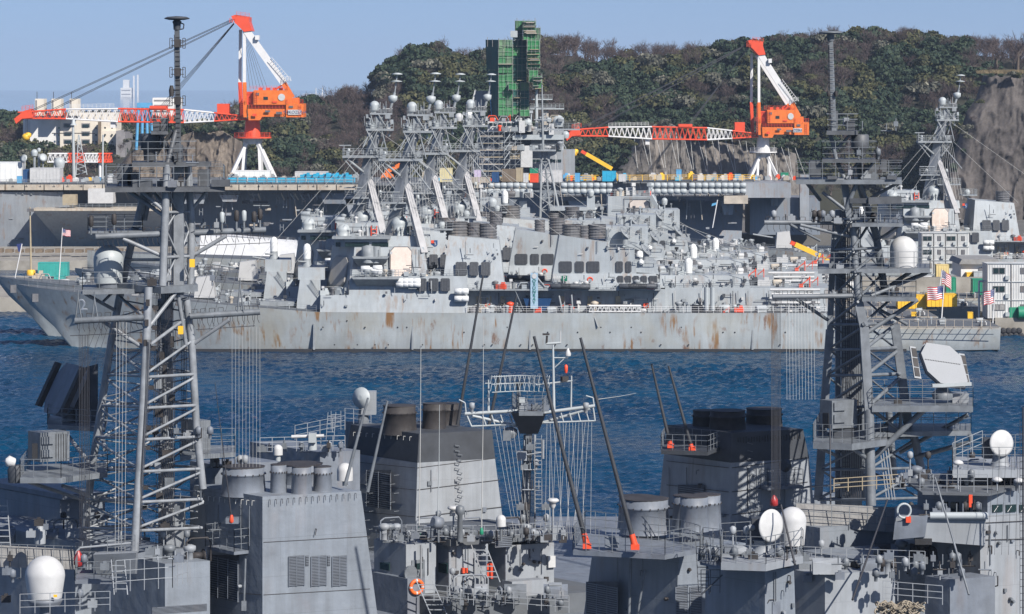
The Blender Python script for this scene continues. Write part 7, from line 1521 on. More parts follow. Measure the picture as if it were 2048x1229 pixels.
rb_ = rB.build('lattice_radar', M_DOMEG, mBm); MB().bar(P(1038, 822, 227.5), P(1037, 772, 227.5), .22, 8, .12).hexa([P(1036, 776, 227), P(1040, 776, 227), P(1040, 776, 227.6), P(1036, 776, 227.6)], [P(1026, 764, 226.4), P(1050, 764, 226.4), P(1050, 764, 227), P(1026, 764, 227)]).build('radar_stalk', M_MAST, rb_)
MB().bx(1038, 796, 1050, 806, 226.6, .5).build('radar_motor', M_DOMEG, rb_)
tm = MB().bar(P(1108, 824, 228), P(1106, 690, 228), .11, 8, .07).bar(P(1092, 688, 228), P(1121, 686, 228), .09, 6).bar(P(1072, 770, 228), P(1145, 762, 228), .06, 6).bar(P(1108, 716, 228), P(1136, 716, 228), .05, 5).bar(P(1142, 818, 228), P(1143, 752, 228), .07, 6, .05).bar(P(1110, 735, 228), P(1128, 718, 228), .04, 5).build('topmast', M_DOMEG, mBm)
MB().bar(P(1093, 688, 228), P(1094, 672, 228), .08, 6).box(tuple(P(1092, 669, 228)), (.5, .3, .12)).build('wind_sensor', M_CAP, tm); MB().bar(P(1121, 686, 228), P(1121, 662, 228), .04, 5).build('rod', M_WHITE, tm)
MB().lathe(P(1136, 708, 228), [(.2, -.15), (.22, 0), (.05, .4)], 9).build('white_cone', M_WHITE, tm); MB().lathe(P(1132, 738, 228), [(.08, -.3), (.13, -.1), (.13, .2), (.05, .3)], 9).build('red_lamp', M_RED, tm); MB().box(tuple(P(1129, 758, 228)), (.5, .3, .35), .5).build('camera_unit', M_CAP, tm)
MB().lathe(P(1020, 868, 227.5), [(.35, -.3), (.55, 0), (.5, .3), (.2, .5)], 14).build('tracking_unit', M_MAST, mBm); MB().bx(1006, 862, 1022, 882, 226.8, .8).build('sensor_box', M_MAST, mBm); MB().bx(1034, 905, 1054, 922, 227, .7).build('sensor_box', M_PALE, mBm); MB().bar(P(1052, 910, 227), P(1086, 905, 227), .05, 5).bar(P(1086, 918, 227), P(1086, 880, 227), .1, 7).build('side_antenna', M_PALE, mBm)
for k in range(22): scope(mBm, rn.uniform(1030, 1100), rn.choice((822, 822, 900, 940, 980, 1020, 1050, 1080)), rn.uniform(226, 228), rn.randrange(5), rn)
mb = MB()
for k in range(15): x = 1094+k*6.4; mb.bar(P(x, 845, 227), P(1090+k*4.5+(k % 3)*14, 1080, 226), .013, 4, cap=False)
for k in range(6): mb.bar(P(990+k*9, 852, 227), P(1030+k*6, 1075, 226), .013, 4, cap=False)
mb.build('halyards', M_WIRE, mBm); whip(mBm, ((1190, 800, 227), (1240, 793, 227), (1272, 787, 227)), .03, None, M_WIRE)

# ---------------------------------------------------------------- ship D: black topped funnel right, right lattice mast
Dd = thing('warship', 'grey warship on the right carrying the angular lattice mast', 'warship', (20, 238, 0), 'grey warships moored in front')
hullblock(Dd, 11, 44, 216, 262, 6.0)
DD_ = 241
fD = block(Dd, 'funnel', M_PALE, (1462, 926), 1328, 1618, 1130, DD_, 1306, 1640, 1460, zbot=6); tD = block(Dd, 'funnel_top', M_SOOT, (1463, 866), 1334, 1606, 926, DD_, 1328.5, 1618.5, 1462, zbot=WZ(926, DD_))
cD0 = Vector((P(1461, 1, DD_).x, DD_, 0))
grille(fD, cD0, V, NV, 1359, 970, 1412, 990, 5, 3, .12)
mb = MB()
for k in range(24): p = on_wall(cD0, U, NU, 1476+k*5.4, 874-k*.3, 0); mb.box(tuple(p-UP*.25), (.08, .12, rn.uniform(.25, .5)))
o_ = mb.build('vent_slots', M_BLACK, tD); o_['kind'] = 'stuff'
mb = MB()
for y in (936, 984, 1030): mb.bar(on_wall(cD0, U, NU, 1463, y, .06), on_wall(cD0, U, NU, 1615, y-20, .06), .028, 4); mb.bar(on_wall(cD0, V, NV, 1459, y, .1), on_wall(cD0, V, NV, 1335, y-14, .1), .028, 4)
mb.build('wash_pipes', M_CAP, fD)
mb = MB()
for k in range(12):
    y = 886+k*15; p = on_wall(cD0, U, NU, 1494, y, .05); mb.path([p, p+NU*.2, p+NU*.2+U*.35-UP*.1, p+U*.35-UP*.1], .03, 4)
o_ = mb.build('climbing_rungs', M_MAST, fD); o_['kind'] = 'stuff'
for x, y0, y1, r_, D in ((1410, 822, 866, 26, 246), (1455, 822, 868, 38, 244), (1528, 818, 864, 38, 248)): stub(tD, x, y0, y1, r_, D, M_CAP)
pD = deckplate(fD, [P(1322, 902, DD_-1.2), P(1415, 906, DD_-2.2), P(1440, 900, DD_+1), P(1330, 896, DD_+4)], WZ(900, DD_-1), .3, M_SOOT, h=1.2, step=.8)
boom(fD, (1341, 892, DD_-.5), (1303, 728, DD_-.5), .14); boom(fD, (1384, 898, DD_-1.2), (1337, 732, DD_-1.2), .14)
block(Dd, 'superstructure', M_NEARP, (1640, 1062), 1500, 1860, 1240, 232, zbot=6); block(Dd, 'superstructure', M_NEARP, (1560, 1000), 1480, 1700, 1100, 243, zbot=6)
plD = deckplate(fD, [on_wall(cD0, U, NU, 1520, 965, 1.2), on_wall(cD0, U, NU, 1590, 965, 1.2), on_wall(cD0, U, NU, 1590, 965, 0), on_wall(cD0, U, NU, 1520, 965, 0)], WZ(968, DD_+2), .25, M_NEAR, h=1.2, step=.8); MB().lathe(P(1572, 932, DD_), [(.3, -.3), (.5, 0), (.4, .4)], 12, (-.6, -.6, .2)).build('search_light', M_SOOT, plD)
mD = MB().sq(P(1702, 1010, 236), P(1702, 640, 236), 1.5, 1.2).sq(P(1680, 1010, 238), P(1680, 420, 238), .7).build('mast', M_MAST, Dd)
def mt(pts, r_, sq_=False, name='mast_leg'):
    mb = MB()
    for a_, b_ in zip(pts, pts[1:]):
        if sq_: mb.sq(P(*a_), P(*b_), r_*1.9, r_*1.7)
        else: mb.bar(P(*a_), P(*b_), r_, 12)
    return mb.build(name, M_MAST, mD)
# near pair of legs: front-left to right, square section high up, round below
mt(((1742, 1012, 227), (1738, 820, 228)), .36); mt(((1738, 822, 228), (1728, 655, 229), (1716, 600, 229.4)), .33, True); mt(((1716, 602, 229.4), (1706, 455, 230)), .24); mt(((1700, 440, 230), (1688, 362, 230.4)), .26, True)
mt(((1848, 965, 233), (1830, 880, 233), (1812, 840, 233)), .3); mt(((1815, 842, 233), (1790, 650, 233)), .33, True); mt(((1772, 600, 233), (1752, 470, 233), (1740, 430, 233)), .28); mt(((1738, 430, 233), (1716, 360, 233)), .26, True)
mt(((1636, 1000, 233), (1648, 820, 233), (1660, 660, 233)), .3, True); mt(((1660, 660, 233), (1664, 545, 233), (1672, 440, 233.5)), .22, True)
mt(((1726, 1000, 240), (1724, 700, 239), (1712, 420, 238)), .24); mt(((1790, 980, 239), (1776, 800, 238.5)), .26)
LFr = lambda y: float(np.interp(y, (360, 440, 600, 655, 822, 1012), (1688, 1702, 1716, 1728, 1738, 1742))); LRr = lambda y: float(np.interp(y, (360, 470, 650, 842, 965), (1716, 1752, 1788, 1815, 1848))); LLr = lambda y: float(np.interp(y, (440, 660, 1000), (1672, 1660, 1636)))
yr = [440, 500, 545, 600, 650, 700, 752, 815, 880, 940, 1000]
for i, y in enumerate(yr):
    if y != 600: strut(mD, (LLr(y), y, 233), (LFr(y), y-1, 228.6), .1); strut(mD, (LFr(y), y-1, 228.6), (LRr(min(y, 960)), y-4, 233), .13 if 640 < y < 830 else .1); strut(mD, (LLr(y), y, 233), (1720, y-8, 239), .08)
    if i < len(yr)-1:
        y2 = yr[i+1]; strut(mD, (LFr(y), y+4, 228.8), (LLr(y2), y2-2, 233), .1); strut(mD, (LFr(y2), y2-3, 228.8), (LRr(min(y, 940)), y+2, 233), .14 if 640 < y < 830 else .1); strut(mD, (LLr(y), y, 233), (1722, y2-8, 239), .08); strut(mD, (LRr(min(y2, 960)), y2, 233), (1722, y-8, 239), .08)
# yards and platforms
yard(mD, (1528, 445, 229), (1700, 446, 230), .17, 5); yard(mD, (1545, 594, 228.5), (1712, 592, 229.5), .18, 5)
strut(mD, (1700, 474, 230), (1600, 450, 229), .12); strut(mD, (1640, 482, 230), (1580, 449, 229), .1); strut(mD, (1655, 640, 232), (1592, 598, 228.7), .13)
for a_, b_ in (((1592, 360, 229), (1804, 358, 229)),):
    deckplate(mD, [P(*a_), P(*b_), P(b_[0], b_[1], 235), P(a_[0], a_[1], 235)], WZ(360, 229), .32, M_MAST, h=1.25, step=1.0)
q2 = deckplate(mD, [P(1644, 320, 229.5), P(1752, 318, 229.5), P(1752, 318, 234), P(1644, 320, 234)], WZ(319, 229.5), .22, M_UPPER, h=1.25, step=.9)
q3 = deckplate(mD, [P(1653, 262, 229.8), P(1716, 262, 229.8), P(1716, 262, 233), P(1653, 262, 233)], WZ(262, 229.8), .3, M_UPPER, h=1.2, step=.8)
for x0, y0, x1, y1, D, m in ((1664, 222, 1676, 258, 230.5, M_UPPER), (1693, 242, 1710, 260, 230, M_UPPER), (1620, 322, 1642, 354, 230, M_UPPER), (1655, 353, 1675, 359, 228.8, M_UPPER), (1774, 352, 1794, 359, 228.8, M_UPPER), (1730, 330, 1765, 352, 231, M_UPPER), (1762, 320, 1774, 345, 233, M_UPPER), (1688, 236, 1698, 252, 231, M_PALE)):
    MB().bx(x0, y0, x1, y1, D, .9).build('equipment_cabinet', m, mD)
MB().lathe(P(1720, 314, 231), [(.4, 0), (.42, .45), (.62, .6), (.66, .7), (.64, 1.55), (.55, 1.62)], 24).build('drum_antenna', M_UPPER, q2)
for a_, b_, r_ in (((1672, 318, 231), (1690, 360, 230.4), .16), ((1660, 266, 231), (1672, 318, 231), .15), ((1702, 268, 230.5), (1672, 300, 231), .1), ((1716, 318, 232), (1722, 360, 232), .22), ((1692, 358, 230), (1716, 326, 230.4), .1), ((1722, 358, 230), (1746, 326, 230.4), .1), ((1645, 385, 230), (1690, 420, 230), .12), ((1800, 364, 230), (1735, 400, 231), .11), ((1715, 362, 229.5), (1692, 420, 230), .17),
                   ((1612, 364, 230), (1640, 400, 233), .14), ((1716, 365, 230), (1738, 420, 232), .2)): strut(mD, a_, b_, r_)
MB().sq(P(1736, 402, 229.5), P(1802, 400, 229.5), .7, .5).sq(P(1700, 402, 229.8), P(1736, 402, 229.5), .35).build('cross_beam', M_UPPER, mD)
pD3 = deckplate(mD, [P(1704, 449, 229), P(1806, 446, 229), P(1806, 446, 235), P(1704, 449, 235)], WZ(447, 229), .25, M_MAST, h=1.2, step=.9); mast_tube(mD, ((1806, 448, 231), (1752, 482, 232)), .1, name='strut')
pD4 = deckplate(mD, [P(1636, 540, 229), P(1860, 540, 230), P(1860, 540, 236), P(1636, 540, 236)], WZ(538, 229.5), .32, M_MAST, h=1.2, step=1.1)
dm = dome(P(1807, 500, 232), 27.5*232/F, 36*232/F, flare=.03, n=32).build('radome', M_WHITE, pD4); strut(mD, (1820, 545, 231), (1775, 575, 233), .15); strut(mD, (1856, 545, 231), (1790, 570, 233), .12); strut(mD, (1852, 548, 232), (1742, 592, 230), .12)
pD5 = deckplate(mD, [P(1724, 598, 228.6), P(1832, 595, 228.6), P(1832, 595, 234), P(1724, 598, 234)], WZ(595, 228.6), .3, M_MAST, h=1.2, step=.9)
strut(mD, (1835, 600, 230), (1735, 665, 229.5), .16); strut(mD, (1815, 650, 231), (1756, 618, 232), .12)
pp = MB().sq(P(1668, 262, 230.5), P(1661, 80, 230.5), .34, .3).build('pole_mast', M_MAST, mD); MB().lathe(P(1661, 82, 230.5), [(.24, 0), (.26, .3), (.32, .35), (.2, .45), (.5, .48), (.82, .55), (.84, .6), (.6, .68), (.1, .72)], 28).build('disc_antenna', M_MAST, pp); MB().path([P(1660, 84, 230.2), P(1650, 90, 230.2), P(1648, 80, 230.2), P(1654, 74, 230.2)], .05, 5).build('antenna_cable', M_CABLE, pp)
mb = MB()
for k in range(19): y = 95+k*8.6; mb.bar(P(1658, y, 230.2), P(1669, y, 230.2), .022, 4, cap=False)
mb.build('rungs', M_CAP, pp)['kind'] = 'stuff'; cableway(pp, P(1657, 90, 230.3), P(1660, 262, 230.3), 3, .022, .05)
for y, s in ((145, 1), (152, -1), (188, 1), (192, -1), (106, 1), (208, 1)): MB().path([P(1664, y, 230.4), P(1664+s*8, y, 230.4), P(1664+s*8, y-5, 230.4)], .03, 4).build('loop_antenna', M_CAP, pp)
for x, s in ((1657, 0), (1672, 0)): MB().lathe(P(x, 188, 230.2), [(.1, -.2), (.14, 0), (.1, .2)], 8).build('masthead_light', M_CAP, pp)
# tilted flat radar and its platform
fr_ = thing('search_radar', 'large pale eight-sided flat radar tilted back, right of the right lattice mast', 'radar', tuple(P(1885, 800, 229)))
n_ = Vector((.12, -.93, .36)).normalized(); u_ = UP.cross(n_).normalized(); u_ = (u_ if u_.x > 0 else -u_); v_ = n_.cross(u_); v_ = v_ if v_.z > 0 else -v_; roll = .16
u2, v2 = (u_*math.cos(roll)-v_*math.sin(roll)), (v_*math.cos(roll)+u_*math.sin(roll)); v2 = (v2-u2*.2).normalized(); cR = P(1884, 727, 229)
pts = [(-1.45, .55), (-.95, 1.4), (.75, 1.4), (1.5, .75), (1.75, -1.05), (1.5, -1.5), (-.3, -1.5), (-1.15, -.75)]
b_ = [cR+u2*a+v2*c for a, c in pts]; MB().hexa(b_, [p-n_*.45 for p in b_]).build('array_face', mat('radar_face_light', (.20, .215, .235), .5, var=.06, nscale=.6), fr_); MB().hexa([cR+(p-cR)*1.05-n_*.5 for p in b_], [cR+(p-cR)*1.05-n_*.58 for p in b_]).build('array_rim', M_NEAR, fr_)
mb = MB()
for k in range(22): mb.box(tuple(cR+u2*(-1.2+k*.12)+v2*.12+n_*.02), (.05, .05, .05))
o_ = mb.build('rivets', M_CAP, fr_); o_['kind'] = 'stuff'
for s, x0 in ((-1, -1.85), (1, 1.75)):
    w0 = [cR+u2*(x0+a)+v2*c-n_*.3 for a, c in ((-.25, -1.3), (.25, -1.3), (.12, 1.05), (-.3, 1.05))]; o_ = MB().hexa(w0, [p-n_*.2 for p in w0]).build('side_array', M_PALE, fr_)
    for k in range(3): w1 = [cR+u2*(x0+a)+v2*(c+k*.72)-n_*.29 for a, c in ((-.19, -1.15), (.17, -1.15), (.15, -.52), (-.2, -.52))]; MB().hexa(w1, [p+n_*.03 for p in w1]).build('array_window', M_CAP, o_)
MB().sq(P(1864, 772, 228.4), P(1942, 768, 228.8), .3, .25).build('lower_bar', M_DOMEG, fr_); MB().lathe(P(1885, 796, 229.6), [(.7, -.1), (.8, .3), (.45, .6), (.35, 1.1)], 18).bar(P(1885, 770, 229.8), P(1880, 730, 230), .4, 10).build('turntable', M_MAST, fr_)
pE = deckplate(mD, [P(1744, 818, 227.5), P(1946, 814, 227.5), P(1946, 814, 233.5), P(1744, 818, 233.5)], WZ(812, 227.5), .45, M_MAST, h=1.3, step=.9); MB().bx(1905, 788, 1938, 810, 229.5, 1.2).build('equipment_cabinet', M_PALE, pE)
pE2 = deckplate(mD, [P(1742, 870, 229), P(1942, 862, 230), P(1942, 862, 235), P(1742, 870, 235)], WZ(862, 230), .35, M_MAST, h=1.3, step=.9)
for a_, b_, r_ in (((1848, 820, 228.5), (1742, 920, 229), .22), ((1802, 822, 229), (1800, 862, 229.5), .12), ((1745, 820, 228.5), (1806, 868, 229.5), .12), ((1940, 885, 230), (1830, 915, 233), .17), ((1936, 830, 231), (1800, 905, 234), .15), ((1940, 868, 230), (1942, 885, 230), .15)): strut(mD, a_, b_, r_)
# equipment house platform on the left of the mast
pF = deckplate(mD, [P(1626, 888, 226), P(1704, 890, 225), P(1775, 878, 228), P(1775, 878, 234), P(1640, 878, 234)], WZ(882, 227), .45, M_MAST, h=1.3, step=.8)
eh3 = block(mD, 'equipment_house', M_MAST, (1664, 802), 1640, 1714, 858, 228, zbot=WZ(858, 228)); ce = P(1664, 802, 228)
for y in (806, 830): wall_rect(ce, U, NU, 1667, y, 1689, y+16, .14).build('hatch_cover', M_MAST, eh3)
wall_rect(ce, V, NV, 1646, 826, 1658, 856, .05).build('doorway', M_BLACK, eh3); MB().bx(1668, 858, 1708, 876, 228.6, 1.5).build('house_pedestal', M_SOOT, eh3)
strut(mD, (1704, 896, 226), (1740, 922, 228), .16); strut(mD, (1630, 892, 227), (1680, 915, 232), .14); mast_tube(mD, ((1598, 1005, 229), (1600, 978, 229), (1616, 974, 229), (1680, 970, 229.5)), .07, name='davit_pipe')
cableway(mD, P(1706, 1000, 234), P(1706, 420, 235), 8, .035, .16); cableway(mD, P(1688, 1000, 236), P(1690, 420, 236), 6, .03, .14); MB().ladder(P(1692, 1000, 233.4), P(1690, 400, 234), .45, .3, .025).build('mast_ladder', M_CABLE, mD)
cableway(mD, P(1782, 1000, 230), P(1766, 880, 230), 4, .05, .2, M_PALE)
cableway(Dd, P(1552, 1000, 226), P(1552, 600, 228), 8, .02, .09, M_CABLE, 'halyards'); cableway(Dd, P(1602, 800, 226), P(1600, 602, 228), 10, .010, .22, M_WIRE, 'halyards'); whip(Dd, ((1662, 1100, 222), (1660, 980, 222), (1660, 850, 222)), .05, None, M_PALE)
for k in range(44): scope(mD, rn.uniform(1640, 1800), rn.choice((359, 319, 262, 447, 447, 538, 595, 595, 812, 880)) , rn.uniform(229, 232), rn.randrange(5), rn)
for k in range(10): scope(mD, rn.uniform(1535, 1690), 443, 229.4, rn.randrange(5), rn)
MB().lathe(P(1548, 1002, 228), [(.12, -.4), (.3, -.3), (.28, .1), (.08, .4)], 10).build('red_lantern', mat('lantern_red', (.5, .04, .03), .4, var=.1), Dd)

# ---------------------------------------------------------------- ship C: lower right funnel with two tall booms
C_ = thing('warship', 'grey warship at the lower right with two red footed booms', 'warship', (12, 192, 0), 'grey warships moored in front')
hullblock(C_, 1, 20, 178, 205, 6.4)
DC = 190
fC = block(C_, 'funnel', M_NEARP, (1358, 1096), 1190, 1492, 1250, DC, 1150, 1502, 1345, zbot=6.4); cC0 = Vector((P(1350, 1, DC).x, DC, 0))
grille(fC, cC0, V, NV, 1188, 1162, 1250, 1240, 18, 3, .55)
for x0, x1 in ((1350, 1374), (1379, 1402)): grille(fC, cC0, U, NU, x0, 1174, x1, 1240, 20, 1, .02)
eyelets(fC, cC0, U, NU, 1366, 1486, 1074, 11, dy=-14)
for x, y0, y1, r_, D in ((1290, 998, 1066, 50, 194), (1275, 994, 1058, 40, 199), (1388, 994, 1062, 30, 192.5), (1414, 990, 1058, 29, 196), (1372, 992, 1056, 28, 197)): stub(fC, x, y0, y1, r_, D)
pC = deckplate(fC, [P(1146, 1102, DC-2.2), P(1330, 1106, DC-4.0), P(1400, 1098, DC-1.5), P(1360, 1096, DC+1), P(1170, 1088, DC+5)], WZ(1100, DC-2), .28, M_NEAR, h=1.35, step=.75)
boom(fC, (1174, 1092, DC-2.2), (1068, 673, DC-2.2), .15); boom(fC, (1270, 1094, DC-3.6), (1161, 676, DC-3.6), .15); MB().bx(1210, 1072, 1238, 1096, DC-2.4, .6).build('control_box', M_NEAR, pC)
MB().path([on_wall(cC0, U, NU, 1376, 1080, .1), on_wall(cC0, U, NU, 1374, 1104, .1), on_wall(cC0, U, NU, 1340, 1106, .1)], .04, 5).bar(P(1262, 1110, DC-1), P(1258, 1230, DC-1), .09, 6).bar(P(1290, 1140, DC-1), P(1275, 1230, DC-1), .07, 6).build('wall_pipe', M_MAST, fC)
h5 = block(C_, 'director_house', M_NEARP, (1530, 1140), 1412, 1588, 1250, 182, 1405, 1597, 1530, zbot=6.4)
pC2 = deckplate(h5, [P(1442, 1126, 180), P(1532, 1136, 179.5), P(1606, 1122, 182.5), P(1590, 1110, 187), P(1440, 1110, 185)], WZ(1120, 181), .42, M_PALE, h=1.5, step=.9); deckplate(h5, [P(1400, 1130, 182), P(1442, 1130, 180.6), P(1446, 1124, 184), P(1406, 1124, 185)], WZ(1126, 182), .12, M_NEAR, h=1.6, step=.8)
pd_ = MB().lathe(P(1525, 1108, 183), [(.9, -.4), (.8, 0), (.55, .25), (.5, .7), (.6, .8)], 20).build('director', M_PALE, h5); MB().bx(1504, 1038, 1530, 1088, 183, 1.0).build('director_body', M_SOOT, pd_); MB().lathe(P(1542, 1052, 182.5), [(.5, -.35), (.93, -.05), (.95, .02), (.8, .05), (.1, .16)], 32, Vector((.62, -.76, .05))).build('director_dish', M_WHITE, pd_); MB().lathe(P(1502, 1056, 183), [(.14, -.2), (.2, 0), (.14, .2)], 12, (-1, -.5, 0)).build('tracking_camera', M_PALE, pd_)
dm = dome(P(1585, 1042, 184), 28*184/F, 48*184/F, flare=.16, n=32).build('radome', M_WHITE, h5)
c5 = Vector((P(1530, 1, 182).x, 182, 0)); d5 = wall_rect(c5, U, NU, 1544, 1204, 1560, 1240, .06).build('door', M_NEAR, h5); MB().path([on_wall(c5, U, NU, 1535, 1206, .05), on_wall(c5, U, NU, 1538, 1200, .05), on_wall(c5, U, NU, 1552, 1199, .05)], .03, 4).build('door_hood', M_CAP, h5)
MB().ladder(P(1408, 1190, 181.5), P(1402, 1080, 182.5), .6, .35, .03).bar(P(1402, 1190, 181), P(1445, 1150, 181), .05, 5).rail([P(1402, 1186, 181.4), P(1440, 1186, 181.4)], 1.3, .7, .03).build('ladder_stage', M_SOOT, h5)
for k in range(36): scope(C_, rn.uniform(1400, 1600), 1122, rn.uniform(181, 184), rn.randrange(5), rn)
MB().rail([P(1060, 1082, 200), P(1170, 1076, 200)], 1.1, .8, .03).build('railing', M_NEAR, C_)

# ---------------------------------------------------------------- ship E: bridge at the right edge
E_ = thing('warship', 'pale grey warship at the right edge with a green windowed bridge', 'warship', (30, 205, 0), 'grey warships moored in front')
hullblock(E_, 18, 48, 186, 222, 6.4)
DE = 196
e1 = block(E_, 'bridge', M_NEARP, (1975, 986), 1835, 2120, 1100, DE+1, zbot=WZ(1070, DE)); e2 = block(E_, 'forward_house', M_PALE, (1960, 1036), 1790, 2120, 1250, DE, 1800, 2120, 1962, zbot=6.4)
e3 = MB().hexa([P(1788, 1078, DE-3), P(1970, 1092, DE-3.2), P(1970, 1092, DE+3), P(1788, 1078, DE+3)], [P(1792, 1036, DE-3), P(1972, 1032, DE-3.2), P(1972, 1032, DE+3), P(1800, 1028, DE+3)]).build('bridge_wing', M_PALE, E_)
MB().bar(P(1860, 1032, DE-3.2), P(1976, 1032, DE-3.4), .22, 10).build('wing_coaming', M_DOMEG, e3); MB().bx(1830, 1078, 1864, 1090, DE-3.25, .2).build('mooring_slot', M_BLACK, e3)
MB().hexa([P(1786, 1080, DE-3.2), P(1850, 1074, DE-3.4), P(1850, 1074, DE-3), P(1786, 1080, DE-2.8)], [P(1790, 1044, DE-3.2), P(1856, 1030, DE-3.4), P(1856, 1030, DE-3), P(1790, 1044, DE-2.8)]).build('wing_screen', M_NEAR, e3)
cE = Vector((P(1975, 1, DE+1).x, DE+1, 0))
for x in (1881, 1903, 1925, 1948): w_ = wall_rect(cE, V, NV, x, 1004, x+15, 1024, .08).build('window', M_GLASS, e1)
for x in (1984, 2011, 2038): w_ = wall_rect(cE, U, NU, x, 1010, x+20, 1025, .08).build('window', M_GLASS, e1); MB().bar(on_wall(cE, U, NU, x+2, 1024, .12), on_wall(cE, U, NU, x+10, 1012, .12), .02, 4).build('wiper', M_WHITE, w_)
cE2 = Vector((P(1960, 1, DE).x, DE, 0)); mb = MB()
mb.path([on_wall(cE2, U, NU, 1976, 1092, .08), on_wall(cE2, U, NU, 1982, 1092, .08), on_wall(cE2, U, NU, 1982, 1108, .08)], .05, 4).bar(on_wall(cE2, U, NU, 1965, 1080, .06), on_wall(cE2, U, NU, 2050, 1078, .06), .03, 4).bar(on_wall(cE2, U, NU, 1965, 1046, .06), on_wall(cE2, U, NU, 2050, 1042, .06), .025, 4).build('wall_pipes', M_CAP, e2)
ro = deckplate(e1, [P(1845, 984, DE), P(1978, 990, DE-.6), P(2120, 970, DE+8), P(2080, 960, DE+14), P(1800, 965, DE+8)], WZ(986, DE), .12, M_DECK, name='roof', rails=False)
pr_ = deckplate(E_, [P(1905, 950, DE+3), P(2060, 952, DE+3), P(2060, 940, DE+10), P(1912, 938, DE+10)], WZ(940, DE+3), .5, M_PALE, h=1.4, step=.9); MB().bx(1925, 955, 1985, 975, DE+4, 3).build('radar_room', M_SOOT, pr_)
dE = MB().lathe(P(2000, 938, DE+5), [(.9, -.2), (.75, 0), (.5, .5), (.45, 1.0)], 20).build('director', M_PALE, E_); MB().bx(1968, 878, 1996, 918, DE+5, 1.0).build('director_body', M_SOOT, dE); MB().lathe(P(2003, 887, DE+4.4), [(.5, -.35), (.82, -.05), (.84, .02), (.7, .05), (.1, .14)], 32, Vector((.35, -.93, .1))).build('director_dish', M_WHITE, dE)
for x, y in ((1994, 964), (2038, 966), (1916, 930)): o = MB().bar(P(x, 986, DE+1), P(x, y, DE+1), .05, 5).build('antenna_post', M_PALE, e1); MB().lathe(P(x, y, DE+1), [(.2, 0), (.35, .08), (.3, .2), (.1, .3)], 12).build('antenna_dome', M_WHITE, o)
MB().rail([P(1840, 984, DE+1), P(1975, 986, DE)], 1.1, .8, .025).rail([P(1905, 925, DE+4), P(1965, 900, DE+5)], 1.2, .8, .03).build('railing', M_PALE, e1); MB().bx(1938, 990, 1945, 1015, DE-.5, .3).build('red_winch', M_RED, e1)
for k in range(46): scope(E_, rn.uniform(1800, 2048), rn.uniform(960, 984), rn.uniform(197, 205), rn.randrange(5), rn)
for k in range(14): scope(E_, rn.uniform(1850, 1960), 1030, DE-2.5, rn.randrange(5), rn)
MB().rail([P(1668, 985, 215), P(1810, 975, 215)], .9, 1.0, .04).build('railing', M_TAN, E_)
for k in range(12):
    x0 = 1592+k*18; MB().hexa([P(x0, 1052+k*1.2, 204), P(x0+17.6, 1053+k*1.2, 204), P(x0+17.6, 1053+k*1.2, 204.2), P(x0, 1052+k*1.2, 204.2)], [P(x0, 1006+k*.8, 204.3), P(x0+17.6, 1007+k*.8, 204.3), P(x0+17.6, 1007+k*.8, 204.5), P(x0, 1006+k*.8, 204.5)]).build('canvas_panel', M_CANVAS, E_)
MB().rail([P(1592, 1052, 203.8), P(1806, 1066, 203.8)], 1.45, 1.15, .03, 3).build('dodger_frame', M_MAST, E_)
e4 = block(E_, 'bridge_house', M_NEARP, (1640, 1056), 1585, 1830, 1250, 203, zbot=6.4); block(E_, 'gun_deck_house', M_NEARP, (1720, 1120), 1600, 2000, 1250, 197.5, zbot=6.4); block(E_, 'ammunition_locker', M_NEAR, (1900, 1160), 1850, 1990, 1250, 190, zbot=6.4)
block(E_, 'breakwater', M_PALE, (1650, 1150), 1590, 1790, 1250, 190, zbot=6.4); MB().rail([P(1600, 1130, 193), P(1850, 1140, 191)], 1.1, 1.0, .03).rail([P(1766, 1200, 186), P(1885, 1210, 186)], 1.1, .9, .03).build('railing', M_PALE, E_)
for k in range(60): scope(E_, rn.uniform(1600, 1990), rn.uniform(1116, 1175), rn.uniform(188, 196), rn.randrange(5), rn)
ring(P(1808, 1022, DE-3.4), (.2, -1, 0), .42, .07, M_DOMEG, E_, 'lifebuoy_rack'); MB().bx(1812, 1034, 1822, 1046, DE-3.5, .3).build('lifebuoy_light', M_RED, E_)
for a_, b_ in (((1870, 955, 190), (1938, 1190, 186)), ((1660, 850, 218), (1662, 1110, 215)), ((1775, 1000, 195), (1705, 1200, 186)), ((1562, 1010, 182), (1590, 1130, 180))): MB().bar(P(*a_), P(*b_), .05, 6, .07).build('whip_antenna', M_CABLE if a_[0] != 1870 else M_MAST, E_)
mb = MB()
for k in range(5): mb.bar(P(1988+k*12, 900, DE-4), P(1975+k*14, 1110, DE-5), .014, 4, cap=False)
mb.build('stays', M_CABLE, E_)
vm = MB().bar(P(2046, 815, 190), P(2046, 1229, 190), .05, 5).build('jackstaff', M_CABLE, E_); MB().ladder(P(2045, 1229, 190.4), P(2045, 840, 190.4), .3, .4, .02).build('rungs', M_CABLE, vm)
